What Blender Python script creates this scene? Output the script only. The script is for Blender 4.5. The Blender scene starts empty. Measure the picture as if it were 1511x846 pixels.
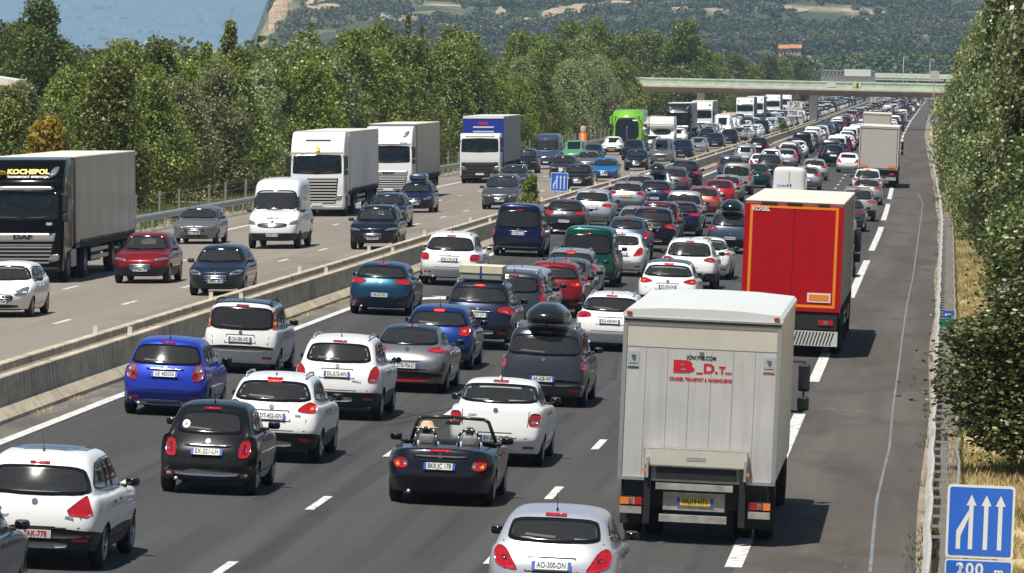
import bpy, bmesh, math, random
import numpy as np
from mathutils import Vector, Matrix
from mathutils.bvhtree import BVHTree

SC = bpy.context.scene
COL = SC.collection
RND = random.Random(7)

# ------------------------------------------------------------------ camera model
F_PX = 8650.0; CAM_H = 7.3; ROLL = math.radians(1.2)
IW, IH = 1511.0, 846.0
VPX, VPY = 1400.0, 102.0

def cam_axes():
    u, v = VPX - IW / 2, VPY - IH / 2
    c, s = math.cos(ROLL), math.sin(ROLL)
    u0 = c * u + s * v; v0 = -s * u + c * v
    yaw = math.atan2(u0, F_PX); pit = math.atan2(-v0 * math.cos(yaw), F_PX)
    f = np.array([-math.sin(yaw) * math.cos(pit), math.cos(yaw) * math.cos(pit), -math.sin(pit)])
    r0 = np.cross(f, [0, 0, 1]); r0 /= np.linalg.norm(r0); u_ = np.cross(r0, f)
    return r0 * c + u_ * s, -r0 * s + u_ * c, f
RV, UV, FV = cam_axes()

def Zg(Y):
    t = max(0.0, Y - 150.0)
    return -0.002 * t * t / (t + 100.0)
CROWN = -18.6
def ground(X, Y):
    if X > CROWN: return Zg(Y) - 0.022 * (max(min(X, 0.2), CROWN) + 11)
    return Zg(Y) + 0.167 - 0.022 * (CROWN - max(X, -36.0))

def unproj(x, y, z=0.0):
    d = FV + RV * (x - IW / 2) / F_PX - UV * (y - IH / 2) / F_PX
    t = 150.0
    for _ in range(80):
        P = d * t
        t = t * .5 + .5 * (ground(P[0], P[1]) + z - CAM_H) / d[2]
    P = d * t
    return P[0], P[1]

def unproj_at(x, y, Y):
    """world point on the pixel's ray at distance Y"""
    d = FV + RV * (x - IW / 2) / F_PX - UV * (y - IH / 2) / F_PX
    t = Y / d[1]
    return Vector((d[0] * t, Y, CAM_H + d[2] * t))

def itp(tab, Y):
    if Y <= tab[0][0]: return tab[0][1]
    for (a, b), (c, d) in zip(tab, tab[1:]):
        if Y <= c: return b + (d - b) * (Y - a) / (c - a)
    (a, b), (c, d) = tab[-2:]
    return d + (d - b) / (c - a) * (Y - c)

TS = [(0, -3.03), (270, -3.03), (320, -3.2), (368, -3.45), (439, -3.85), (575, -4.66), (760, -5.7), (1038, -6.4), (1753, -7.4), (2600, -8.7)]
TB = [(0, -18.2), (120, -18.15), (180, -17.9), (300, -17.75), (390, -17.45), (575, -17.5), (800, -17.7), (990, -18.6), (1530, -21.2), (1880, -22.6), (2600, -25.5)]
def XS(Y): return itp(TS, Y)          # right edge line
def XB(Y): return itp(TB, Y)          # top edge of the near median wall
def XO(Y, base):                       # opposite carriageway, follows the median
    return base + (XB(Y) + 17.9 if Y > 180 else 0.0)

# ------------------------------------------------------------------ materials
MATS = {}
def mat(name, col=(.5, .5, .5), rough=.5, metal=0.0, coat=0.0, spec=.5, emis=None, es=1.0, var=0.0, vscale=8.0,
        bump=0.0, bscale=30.0, backdark=False, trans=0.0):
    if name in MATS: return MATS[name]
    m = bpy.data.materials.new(name); m.use_nodes = True
    nt = m.node_tree; n = nt.nodes; l = nt.links
    b = n['Principled BSDF']
    b.inputs['Base Color'].default_value = (*col, 1)
    b.inputs['Roughness'].default_value = rough
    b.inputs['Metallic'].default_value = metal
    b.inputs['Coat Weight'].default_value = coat
    b.inputs['Coat Roughness'].default_value = .03
    b.inputs['Specular IOR Level'].default_value = spec
    if emis:
        b.inputs['Emission Color'].default_value = (*emis, 1); b.inputs['Emission Strength'].default_value = es
    if var or bump:
        tc = n.new('ShaderNodeTexCoord')
    if var:
        nz = n.new('ShaderNodeTexNoise'); nz.inputs['Scale'].default_value = vscale; nz.inputs['Detail'].default_value = 5
        l.new(tc.outputs['Object'], nz.inputs['Vector'])
        mp = n.new('ShaderNodeMapRange'); mp.inputs[1].default_value = .3; mp.inputs[2].default_value = .7
        mp.inputs[3].default_value = 1 - var; mp.inputs[4].default_value = 1 + var
        l.new(nz.outputs[0], mp.inputs[0])
        mx = n.new('ShaderNodeVectorMath'); mx.operation = 'SCALE'; mx.inputs[0].default_value = col
        l.new(mp.outputs[0], mx.inputs['Scale']); l.new(mx.outputs[0], b.inputs['Base Color'])
    if bump:
        n2 = n.new('ShaderNodeTexNoise'); n2.inputs['Scale'].default_value = bscale; n2.inputs['Detail'].default_value = 4
        l.new(tc.outputs['Object'], n2.inputs['Vector'])
        bp = n.new('ShaderNodeBump'); bp.inputs['Strength'].default_value = bump; bp.inputs['Distance'].default_value = .02
        l.new(n2.outputs[0], bp.inputs['Height']); l.new(bp.outputs[0], b.inputs['Normal'])
    MATS[name] = m
    return m

def paint(name, col, metal=0.0, rough=.28):
    """car paint with clearcoat, a faint film of road dust low on the body, dark lining on the inner side"""
    key = 'paint_' + name
    if key in MATS: return MATS[key]
    m = mat(key, col, rough, metal, .55, .12)
    nt = m.node_tree; n = nt.nodes; l = nt.links; b = n['Principled BSDF']
    tc = n.new('ShaderNodeTexCoord'); sep = n.new('ShaderNodeSeparateXYZ'); l.new(tc.outputs['Object'], sep.inputs[0])
    nz = n.new('ShaderNodeTexNoise'); nz.inputs['Scale'].default_value = 3.0; nz.inputs['Detail'].default_value = 6
    l.new(tc.outputs['Object'], nz.inputs['Vector'])
    a = n.new('ShaderNodeMapRange'); a.inputs[1].default_value = .75; a.inputs[2].default_value = .2; a.inputs[3].default_value = .0; a.inputs[4].default_value = .30
    l.new(sep.outputs[2], a.inputs[0])
    mu = n.new('ShaderNodeMath'); mu.operation = 'MULTIPLY'; l.new(a.outputs[0], mu.inputs[0]); l.new(nz.outputs[0], mu.inputs[1])
    dm = n.new('ShaderNodeMix'); dm.data_type = 'RGBA'; dm.inputs['A'].default_value = (*col, 1); dm.inputs['B'].default_value = (.20, .18, .15, 1)
    l.new(mu.outputs[0], dm.inputs['Factor']); l.new(dm.outputs['Result'], b.inputs['Base Color'])
    geo = n.new('ShaderNodeNewGeometry')
    inn = n.new('ShaderNodeBsdfDiffuse'); inn.inputs['Color'].default_value = (.05, .05, .052, 1)
    ms = n.new('ShaderNodeMixShader'); l.new(geo.outputs['Backfacing'], ms.inputs[0]); l.new(b.outputs[0], ms.inputs[1]); l.new(inn.outputs[0], ms.inputs[2])
    l.new(ms.outputs[0], n['Material Output'].inputs[0])
    return m

PAINT = {
 'white': ((.78, .78, .77), 0), 'pearl': ((.72, .72, .70), 0), 'black': ((.008, .008, .009), 0), 'ink': ((.008, .011, .02), .2),
 'navy': ((.008, .012, .045), .3), 'blueblack': ((.015, .025, .05), .4), 'grey': ((.10, .10, .11), .5), 'darkgrey': ((.035, .037, .042), .5),
 'silver': ((.42, .43, .45), .6), 'lightsilver': ((.55, .56, .60), .5), 'titan': ((.22, .22, .23), .6), 'blue': ((.02, .045, .42), .25),
 'steelblue': ((.010, .055, .105), .4), 'midblue': ((.008, .035, .17), .35), 'azure': ((.01, .16, .42), .3), 'red': ((.33, .006, .012), .15), 'darkred': ((.20, .01, .015), .3),
 'copper': ((.38, .12, .085), .5), 'green': ((.004, .065, .045), .2), 'palegreen': ((.12, .32, .17), .2), 'purple': ((.05, .03, .10), .4), 'beige': ((.38, .35, .30), .4),
 'anthracite': ((.055, .06, .072), .5), 'bordeaux': ((.07, .012, .016), .3), 'slate': ((.06, .085, .13), .4),
}
def pt(k): c, m = PAINT[k]; return paint(k, c, m)

def glass_mat(name, tint, spec=.5):
    m = bpy.data.materials.new(name); m.use_nodes = True
    n = m.node_tree.nodes; l = m.node_tree.links; n.clear()
    o = n.new('ShaderNodeOutputMaterial'); tr = n.new('ShaderNodeBsdfTransparent'); tr.inputs[0].default_value = (*tint, 1)
    gl = n.new('ShaderNodeBsdfGlossy'); gl.inputs['Roughness'].default_value = .045
    df = n.new('ShaderNodeBsdfDiffuse'); df.inputs[0].default_value = (.25, .25, .25, 1)
    fr = n.new('ShaderNodeFresnel'); fr.inputs[0].default_value = 1.55
    m0 = n.new('ShaderNodeMixShader'); m0.inputs[0].default_value = .10; l.new(tr.outputs[0], m0.inputs[1]); l.new(df.outputs[0], m0.inputs[2])
    ms = n.new('ShaderNodeMixShader'); l.new(fr.outputs[0], ms.inputs[0]); l.new(m0.outputs[0], ms.inputs[1]); l.new(gl.outputs[0], ms.inputs[2])
    l.new(ms.outputs[0], o.inputs[0]); MATS[name] = m
    return m

M_GLASS = glass_mat('tinted_glass', (.66, .72, .69))
M_DGLASS = glass_mat('dark_privacy_glass', (.10, .11, .11))
M_CLEAR = glass_mat('clear_glass', (.80, .84, .83))
M_SOLIDGLASS = mat('opaque_dark_glass', (.012, .014, .016), .03, 0, 0, .6)
M_FRIT = mat('glass_border_black', (.006, .006, .007), .12)
M_PLAST = mat('black_plastic', (.018, .018, .02), .55, var=.2)
M_GPLAST = mat('grey_plastic', (.07, .07, .075), .5)
M_TYRE = mat('tyre_rubber', (.016, .016, .016), .85, var=.25)
M_RIM = mat('alloy_rim', (.45, .45, .46), .28, .9)
M_DRIM = mat('dark_rim', (.05, .05, .055), .35, .7)
M_UNDER = mat('underbody', (.008, .008, .008), .9)
M_RED = mat('lamp_red', (.42, .008, .012), .08, 0, 1.0, .6, var=.35, vscale=60)
M_DRED = mat('lamp_dark_red', (.13, .006, .01), .08, 0, 1.0, .6)
M_AMBER = mat('lamp_amber', (.85, .22, .03), .1, 0, 1.0)
M_BRAKE = mat('lamp_lit', (.6, .02, .02), .2, emis=(1, .06, .04), es=1.6)
M_LAMPW = mat('lamp_clear', (.30, .31, .33), .12, .6, 1.0, var=.6, vscale=45)
M_MIRR = mat('mirror_glass', (.06, .07, .08), .08, 1.0)
M_CHROME = mat('chrome', (.75, .76, .78), .12, 1.0)
M_ALU = mat('aluminium_trim', (.5, .5, .5), .35, .7)
M_PLATE = mat('plate_white', (.72, .72, .70), .45)
M_PLATEY = mat('plate_yellow', (.75, .50, .06), .45)
M_PBLUE = mat('plate_band_blue', (.02, .08, .45), .5)
M_INK = mat('lettering_black', (.012, .012, .012), .5)
M_INKR = mat('lettering_red', (.55, .01, .02), .5)
M_SEAT = mat('seat_fabric', (.22, .22, .225), .9, var=.3)
M_SEATB = mat('light_luggage', (.45, .50, .48), .9)
M_GAP = mat('panel_gap', (.01, .01, .01), .9)
M_WHITEP = mat('white_lacquer', (.78, .78, .77), .3, 0, .5, var=.03, vscale=2)

# ------------------------------------------------------------------ mesh helpers
def mesh_from(bm, name, mats, smooth=True):
    me = bpy.data.meshes.new(name); bm.normal_update(); bm.to_mesh(me); bm.free()
    for m in mats: me.materials.append(m)
    if smooth:
        me.polygons.foreach_set('use_smooth', [True] * len(me.polygons))
    return me

def link(name, me, parent=None, loc=(0, 0, 0), rot=(0, 0, 0)):
    o = bpy.data.objects.new(name, me); COL.objects.link(o)
    o.location = loc; o.rotation_euler = rot
    if parent is not None: o.parent = parent
    return o

def tag(o, label=None, cat=None, group=None, kind=None):
    if label: o['label'] = label
    if cat: o['category'] = cat
    if group: o['group'] = group
    if kind: o['kind'] = kind
    return o

def empty(name, loc=(0, 0, 0), rot=(0, 0, 0)):
    o = bpy.data.objects.new(name, None); COL.objects.link(o); o.location = loc; o.rotation_euler = rot; o.empty_display_size = .2
    return o

def box(bm, x0, x1, y0, y1, z0, z1, mi=0, bev=0.0, seg=2):
    vs = [bm.verts.new(p) for p in ((x0, y0, z0), (x1, y0, z0), (x1, y1, z0), (x0, y1, z0), (x0, y0, z1), (x1, y0, z1), (x1, y1, z1), (x0, y1, z1))]
    fs = []
    for q in ((0, 3, 2, 1), (4, 5, 6, 7), (0, 1, 5, 4), (1, 2, 6, 5), (2, 3, 7, 6), (3, 0, 4, 7)):
        f = bm.faces.new([vs[i] for i in q]); f.material_index = mi; fs.append(f)
    if bev > 0:
        es = list({e for f in fs for e in f.edges})
        r = bmesh.ops.bevel(bm, geom=es, offset=bev, segments=seg, affect='EDGES', profile=.5, clamp_overlap=True)
        for f in r['faces']: f.material_index = mi
    return vs

def tube(bm, p0, p1, r0, r1=None, n=8, mi=0, cap=True):
    p0 = Vector(p0); p1 = Vector(p1); r1 = r0 if r1 is None else r1
    d = (p1 - p0).normalized(); a = d.orthogonal().normalized(); b = d.cross(a)
    R0 = []; R1 = []
    for i in range(n):
        t = 2 * math.pi * i / n; o = a * math.cos(t) + b * math.sin(t)
        R0.append(bm.verts.new(p0 + o * r0)); R1.append(bm.verts.new(p1 + o * r1))
    for i in range(n):
        f = bm.faces.new((R0[i], R0[(i + 1) % n], R1[(i + 1) % n], R1[i])); f.material_index = mi
    if cap:
        bm.faces.new(R0[::-1]).material_index = mi; bm.faces.new(R1).material_index = mi

def lathe(bm, prof, n=24, axis='x', mi=0, c=(0, 0, 0)):
    rings = []
    for (a, r) in prof:
        ring = []
        for i in range(n):
            t = 2 * math.pi * i / n
            if axis == 'x': p = (c[0] + a, c[1] + r * math.cos(t), c[2] + r * math.sin(t))
            else: p = (c[0] + r * math.cos(t), c[1] + r * math.sin(t), c[2] + a)
            ring.append(bm.verts.new(p))
        rings.append(ring)
    for A, B in zip(rings, rings[1:]):
        for i in range(n):
            f = bm.faces.new((A[i], A[(i + 1) % n], B[(i + 1) % n], B[i])); f.material_index = mi
    return rings

def simple(name, mats, fn, smooth=False):
    bm = bmesh.new(); fn(bm)
    bmesh.ops.recalc_face_normals(bm, faces=bm.faces)
    return mesh_from(bm, name, mats, smooth)

def prism(bm, poly, axis, a0, a1, mi=0):
    """extrude a 2-D polygon; axis 'x': poly in (y,z); axis 'y': poly in (x,z); axis 'z': poly in (x,y)"""
    def P(u, v, a):
        return {'x': (a, u, v), 'y': (u, a, v), 'z': (u, v, a)}[axis]
    A = [bm.verts.new(P(u, v, a0)) for u, v in poly]; B = [bm.verts.new(P(u, v, a1)) for u, v in poly]
    fs = [bm.faces.new(A), bm.faces.new(B[::-1])]
    n = len(poly)
    for i in range(n): fs.append(bm.faces.new((A[i], B[i], B[(i + 1) % n], A[(i + 1) % n])))
    for f in fs: f.material_index = mi
    return A, B, fs

def text_mesh(s, size, mat_, extr=.002, bold=0.0, space=1.0, shear=0.0):
    cu = bpy.data.curves.new('txt', 'FONT'); cu.body = s; cu.size = size; cu.extrude = extr; cu.offset = bold
    cu.space_character = space; cu.shear = shear; cu.align_x = 'CENTER'; cu.align_y = 'CENTER'; cu.resolution_u = 3
    ob = bpy.data.objects.new('txt', cu); COL.objects.link(ob)
    dg = bpy.context.evaluated_depsgraph_get(); dg.update()
    me = bpy.data.meshes.new_from_object(ob.evaluated_get(dg)); me.name = 'lettering'
    me.materials.clear(); me.materials.append(mat_)
    bpy.data.objects.remove(ob); bpy.data.curves.remove(cu)
    return me

# node tree for reusable prototypes
class Node:
    def __init__(s, name, me=None, loc=(0, 0, 0), rot=(0, 0, 0), kids=None, pslot=None, label=None, scale=None):
        s.name = name; s.me = me; s.loc = loc; s.rot = rot; s.kids = kids or []; s.pslot = pslot; s.label = label; s.scale = scale
def inst(nd, parent, pm=None, pm2=None, repl=None, skip=()):
    if nd.name in skip: return None
    me = nd.me
    if repl and nd.name in repl: me = repl[nd.name]
    o = bpy.data.objects.new(nd.name, me); COL.objects.link(o)
    o.location = nd.loc; o.rotation_euler = nd.rot
    if nd.scale: o.scale = nd.scale
    if parent is not None: o.parent = parent
    if nd.label: o['label'] = nd.label
    if nd.pslot is not None and pm is not None:
        o.material_slots[0].link = 'OBJECT'; o.material_slots[0].material = pm2 if (nd.pslot == 1 and pm2) else pm
    for k in nd.kids: inst(k, o, pm, pm2, repl, skip)
    return o
def merge_nodes(nodes, name):
    """one mesh for a far copy; slot 0 is the paint"""
    bm = bmesh.new(); mats = [None]
    def add(nd, M):
        Ml = M @ Matrix.Translation(nd.loc) @ Matrix.Rotation(nd.rot[2], 4, 'Z') @ Matrix.Rotation(nd.rot[1], 4, 'Y') @ Matrix.Rotation(nd.rot[0], 4, 'X')
        if nd.scale: Ml = Ml @ Matrix.Diagonal((*nd.scale, 1))
        if nd.me is not None:
            nf = len(bm.faces); nv = len(bm.verts)
            bm.from_mesh(nd.me); bm.faces.ensure_lookup_table(); bm.verts.ensure_lookup_table()
            mp = []
            for i, m in enumerate(nd.me.materials):
                if i == 0 and nd.pslot is not None: mp.append(0); continue
                if m not in mats: mats.append(m)
                mp.append(mats.index(m))
            for f in bm.faces[nf:]: f.material_index = mp[min(f.material_index, len(mp) - 1)]
            for v in bm.verts[nv:]: v.co = Ml @ v.co
        for k in nd.kids: add(k, Ml)
    for nd in nodes: add(nd, Matrix.Identity(4))
    mats[0] = pt('white')
    me = bpy.data.meshes.new(name); bm.to_mesh(me); bm.free()
    for m in mats: me.materials.append(m)
    me.polygons.foreach_set('use_smooth', [True] * len(me.polygons))
    return me
# ------------------------------------------------------------------ surface patches
def inpoly(x, y, poly):
    c = False; j = len(poly) - 1
    for i in range(len(poly)):
        xi, yi = poly[i]; xj, yj = poly[j]
        if (yi > y) != (yj > y) and x < (xj - xi) * (y - yi) / (yj - yi) + xi: c = not c
        j = i
    return c
def chaikin(poly, it=2, q=.25):
    for _ in range(it):
        out = []
        n = len(poly)
        for i in range(n):
            a = poly[i]; b = poly[(i + 1) % n]
            out.append((a[0] + (b[0] - a[0]) * q, a[1] + (b[1] - a[1]) * q)); out.append((b[0] + (a[0] - b[0]) * q, b[1] + (a[1] - b[1]) * q))
        poly = out
    return poly
def area(poly):
    return .5 * sum(a[0] * b[1] - b[0] * a[1] for a, b in zip(poly, poly[1:] + poly[:1]))
def inset(poly, d):
    """shrink a polygon by d (negative grows)"""
    n = len(poly); s = 1 if area(poly) > 0 else -1; out = []
    for i in range(n):
        p0 = Vector(poly[i - 1]); p1 = Vector(poly[i]); p2 = Vector(poly[(i + 1) % n])
        e1 = (p1 - p0); e2 = (p2 - p1)
        if e1.length < 1e-6 or e2.length < 1e-6: out.append(tuple(p1)); continue
        e1.normalize(); e2.normalize()
        n1 = Vector((-e1.y, e1.x)) * s; n2 = Vector((-e2.y, e2.x)) * s
        b = n1 + n2
        if b.length < 1e-4: out.append(tuple(p1)); continue
        b.normalize(); k = d / max(.35, b.dot(n1)); out.append(tuple(p1 + b * k))
    return out
VIEWS = {'R': (lambda u, v: ((u, -20, v), (0, 1, 0))), 'F': (lambda u, v: ((u, 30, v), (0, -1, 0))),
         'S': (lambda u, v: ((20, u, v), (-1, 0, 0))), 'L': (lambda u, v: ((-20, u, v), (1, 0, 0))), 'T': (lambda u, v: ((u, v, 30), (0, 0, -1)))}
def mirror(poly): return [(-a, b) for a, b in poly]

def patch_bm(bm, bvh, poly, view, off=.004, mi=0, grid=.08, skirt=.012, maxd=None):
    """a thin curved panel lying on the body: 2-D outline seen from 'view', pressed onto the surface"""
    b2 = bmesh.new()
    if area(poly) < 0: poly = poly[::-1]
    vs = [b2.verts.new((u, v, 0)) for u, v in poly]
    b2.faces.new(vs)
    us = [p[0] for p in poly]; vv = [p[1] for p in poly]
    for ax, lo, hi in ((0, min(us), max(us)), (1, min(vv), max(vv))):
        k = int((hi - lo) / grid)
        for i in range(1, k + 1):
            c = lo + (hi - lo) * i / (k + 1)
            co = (c, 0, 0) if ax == 0 else (0, c, 0); no = (1, 0, 0) if ax == 0 else (0, 1, 0)
            bmesh.ops.bisect_plane(b2, geom=b2.verts[:] + b2.edges[:] + b2.faces[:], plane_co=co, plane_no=no, dist=1e-5)
    bmesh.ops.triangulate(b2, faces=[f for f in b2.faces if len(f.verts) > 4])
    b2.verts.ensure_lookup_table()
    new = {}; nrm = {}
    for v in b2.verts:
        o, d = VIEWS[view](v.co.x, v.co.y)
        loc, no, idx, dist = bvh.ray_cast(Vector(o), Vector(d))
        if loc is None or (maxd is not None and dist > maxd):
            # off the silhouette: slide to the closest point of the body
            g = {'R': (v.co.x, .25, v.co.y), 'F': (v.co.x, BODY_L[0] - .25, v.co.y), 'S': (.8, v.co.x, v.co.y), 'L': (-.8, v.co.x, v.co.y), 'T': (v.co.x, v.co.y, 1.3)}[view]
            loc, no, idx, dist = bvh.find_nearest(Vector(g))
        if no.dot(Vector(d)) > 0: no = -no
        new[v.index] = bm.verts.new(loc + no * off); nrm[v.index] = no
    flip = None
    for f in b2.faces:
        vl = [new[v.index] for v in f.verts]
        if len(set(vl)) < 3: continue
        a, b, c = vl[0].co, vl[1].co, vl[2].co
        nn = (b - a).cross(c - a)
        if nn.dot(nrm[f.verts[0].index]) < 0: vl.reverse()
        try: nf = bm.faces.new(vl); nf.material_index = mi
        except ValueError: pass
    if skirt:
        for e in b2.edges:
            if len(e.link_faces) == 1:
                a, b = e.verts
                A, B = new[a.index], new[b.index]
                A2 = bm.verts.new(A.co - nrm[a.index] * skirt); B2 = bm.verts.new(B.co - nrm[b.index] * skirt)
                try: bm.faces.new((A, B, B2, A2)).material_index = mi
                except ValueError: pass
    b2.free()
BODY_L = [4.0]
def patch(name, bvh, poly, view, mats, off=.004, round_=0, grid=.08, extra=(), smooth=True, skirt=.012):
    if round_: poly = chaikin(poly, round_, .22)
    bm = bmesh.new(); patch_bm(bm, bvh, poly, view, off, 0, grid, skirt)
    for (p, mi, o2) in extra: patch_bm(bm, bvh, p, view, o2, mi, grid, .004)
    return mesh_from(bm, name, mats, smooth)
def strip_poly(a, b, w):
    d = Vector((b[0] - a[0], b[1] - a[1])).normalized(); n = Vector((-d.y, d.x)) * w / 2
    return [(a[0] + n.x, a[1] + n.y), (b[0] + n.x, b[1] + n.y), (b[0] - n.x, b[1] - n.y), (a[0] - n.x, a[1] - n.y)]

# ------------------------------------------------------------------ car generator
DEF = dict(L=4.2, W=1.78, H=1.46, wb=2.6, ra=.78, r=.32, gc=.19, belt_r=.97, belt_f=.93, cowl=.98, hood=.86, nose=.72,
           yr0=.16, yr1=.55, ws1=2.35, ws0=3.1, rw=.58, gb=.80, z1=.50, z2=.74, prof_r=(.12, 0, .03, .12), prof_f=(.14, 0, .03, .16),
           gs=0, deck=None, roofdrop_r=.05, roofdrop_f=.04, wr=.94, wf=.88, clad=False, roof2=False, cr_r=.20, cr_f=.30,
           rg=None, rails=None, tail=None, tail2=None, plate_z=.78, fplate_z=.45, rim='alloy', privacy=False, head=None, grille=None,
           winbot=.05, b1=None, b2=None, sg=None, spoiler=False, hmir=None, chrome=False, lowbar=None, crown=.02, wiper=True, brake3=True, ant=True,
           foglow=True, badge=True, hatch=True, vanside=False)

def body_cage(sp):
    g = lambda k: sp[k]
    L, W, H = g('L'), g('W') / 2, g('H'); ra = g('ra'); fa = ra + g('wb'); r = g('r'); a = 1.2 * r
    Ys = [0, max(.14, ra - a), ra, ra + a, (ra + fa) / 2, fa - a, fa, min(L - .15, fa + a), L]
    gs, ge = g('gs'), 5
    wc = [g('wr'), .975, 1, 1, 1, 1, .995, .96, g('wf')]
    wk = [.90, .985, 1.0, .955]
    FI = [0, .46, .84, 1.0]
    def belt(j):
        if j < gs: return g('deck')
        if j <= ge:
            t = (j - gs) / (ge - gs); return g('belt_r') * (1 - t) + g('belt_f') * t
        return {6: (g('cowl') * .45 + g('hood') * .55), 7: g('hood'), 8: g('nose')}[j]
    def P(i, j, k):
        ai = abs(i); s = 1 if i > 0 else -1
        if k <= 3:
            y = Ys[j]
            if j == 0: y = g('prof_r')[k] - .03 + (0, .01, .05, g('cr_r') * .85)[ai]
            if j == 8: y = L - g('prof_f')[k] - (0, .02, .11, g('cr_f'))[ai]
            x = FI[ai] * W * wc[j] * wk[k] * 1.025
            if k == 0: z = g('gc') + (.05 if j in (0, 8) else 0)
            elif k == 1: z = g('z1')
            elif k == 2: z = g('z2')
            else:
                z = belt(j) + (g('crown'), g('crown') * .8, 0, -.05)[ai] * (1 if j > ge or j < gs else .5)
            if ai == 3 or ai == 2:
                for c, cy in ((2, ra), (6, fa)):
                    if ai == 3:
                        if k == 1 and j == c: z = 2.13 * r
                        if k == 1 and j == c - 1: y = cy - .98 * r if j != 0 else y; z = 1.55 * r
                        if k == 1 and j == c + 1: y = cy + .98 * r; z = 1.55 * r
                        if k == 2 and j == c: z = max(g('z2'), 2.13 * r + .10)
                        if k == 1 and j == c: x *= 1.012
                    if k == 0 and j == c - 1 : y = cy - 1.1 * r
                    if k == 0 and j == c + 1: y = cy + 1.1 * r
            if k == 3 and gs <= j <= ge and ai <= 2:
                x = (0, .5, 1.0)[ai] * g('gb') * (wc[j] if j < 2 else 1)
                if j == gs: y = g('yr0') + (0, .01, .09)[ai]
                if j == ge: y = g('ws0') - (0, .03, .22)[ai]; z = g('cowl') - (0, .0, .02)[ai]
            if k == 3 and j == ge and ai == 3: y = g('ws0') - .30
            if k == 3 and j == gs and gs > 0 and ai == 3: y = g('yr0') + .1
            if k == 3 and gs > 0 and j < gs and j > 0: y = g('yr0') * j / gs * .92 + .02
            return (s * x, y, z)
        t = (j - gs) / (ge - gs)
        y = g('yr1') + (g('ws1') - g('yr1')) * t
        z = H - g('roofdrop_r') * max(0, 1 - t * 2.4) ** 2 - g('roofdrop_f') * max(0, (t - .55) / .45) ** 2
        if j == gs: y += (0, .01, .05)[ai]
        if j == ge: y -= (0, .02, .10)[ai]
        x = (0, .5, 1.0)[ai] * g('rw') * 1.10
        z -= (0, .010, .05)[ai]
        return (s * x, y, z + .02)
    cells = set()
    for j in range(8):
        for i in range(-3, 3):
            for k in range(3):
                outer = i in (-3, 2)
                if k == 0 and outer and j in (1, 2, 5, 6): continue
                if sp.get('cockpit') and k >= 1 and j in (3, 4) and i in (-2, -1, 0, 1): continue
                cells.add((i, j, k))
    if not sp.get('cockpit'):
        for j in range(gs, ge):
            for i in range(-2, 2): cells.add((i, j, 3))
    bm = bmesh.new(); V = {}
    def v(i, j, k):
        if (i, j, k) not in V: V[(i, j, k)] = bm.verts.new(P(i, j, k))
        return V[(i, j, k)]
    DIR = {(1, 0, 0): ((1, 0, 0), (1, 1, 0), (1, 1, 1), (1, 0, 1)), (-1, 0, 0): ((0, 0, 0), (0, 0, 1), (0, 1, 1), (0, 1, 0)),
           (0, 1, 0): ((0, 1, 0), (0, 1, 1), (1, 1, 1), (1, 1, 0)), (0, -1, 0): ((0, 0, 0), (1, 0, 0), (1, 0, 1), (0, 0, 1)),
           (0, 0, 1): ((0, 0, 1), (1, 0, 1), (1, 1, 1), (0, 1, 1)), (0, 0, -1): ((0, 0, 0), (0, 1, 0), (1, 1, 0), (1, 0, 0))}
    cr = bm.edges.layers.float.get('crease_edge') or bm.edges.layers.float.new('crease_edge')
    for (i, j, k) in cells:
        for d, q in DIR.items():
            nb = (i + d[0], j + d[1], k + d[2])
            if nb in cells: continue
            f = bm.faces.new([v(i + a, j + b, k + c) for a, b, c in q])
            mi = 0
            inner = (nb[2] == 0 and nb[0] in (-3, 2) and nb[1] in (1, 2, 5, 6)) and 0 <= nb[1] < 8
            if inner or (d == (0, 0, -1) and k == 0): mi = 1
            elif sp.get('cockpit') and nb[2] >= 1 and nb[2] <= 2 and nb[1] in (3, 4) and nb[0] in (-2, -1, 0, 1) : mi = 1
            elif g('clad') and k == 0: mi = 2
            elif g('roof2') and k == 3 and d == (0, 0, 1): mi = 3
            f.material_index = mi
    for e in bm.edges:
        a, b = e.verts
        m = {f.material_index for f in e.link_faces}
        if 1 in m and len(m) > 1: e[cr] = .75
        elif 2 in m and len(m) > 1: e[cr] = .3
    inv = {vv: k for k, vv in V.items()}
    for e in bm.edges:
        A = inv[e.verts[0]]; B = inv[e.verts[1]]
        if A[2] == 3 and B[2] == 3 and abs(A[0]) == 2 and abs(B[0]) == 2 and gs <= A[1] <= ge and gs <= B[1] <= ge: e[cr] = .55
        if A[2] == 3 and B[2] == 3 and A[1] == B[1] and A[1] in (gs, ge) and abs(A[0]) <= 2 and abs(B[0]) <= 2: e[cr] = .5 if A[1] == ge or gs > 0 else .15
        if A[2] == 4 and B[2] == 4 and A[1] == B[1] and A[1] == gs: e[cr] = .45
        if A[2] == 4 and B[2] == 4 and A[1] == B[1] and A[1] == ge: e[cr] = .2
        if A[2] == 4 and B[2] == 4 and abs(A[0]) == 2 and abs(B[0]) == 2: e[cr] = .25
        if A[2] == 3 and B[2] == 3 and abs(A[0]) == 3 and abs(B[0]) == 3: e[cr] = .25
        if A[2] == 1 and B[2] == 1 and A[1] == B[1] == 0: e[cr] = .35
        if A[2] == 3 and B[2] == 3 and A[1] == B[1] == 0 and gs > 0: e[cr] = .5
    return bm

def eval_subsurf(bm, lv):
    me = bpy.data.meshes.new('cage'); bm.to_mesh(me); bm.free()
    ob = bpy.data.objects.new('cage', me); COL.objects.link(ob)
    md = ob.modifiers.new('s', 'SUBSURF'); md.levels = lv; md.render_levels = lv
    dg = bpy.context.evaluated_depsgraph_get(); dg.update()
    out = bpy.data.meshes.new_from_object(ob.evaluated_get(dg))
    bpy.data.objects.remove(ob); bpy.data.meshes.remove(me)
    return out

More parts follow.
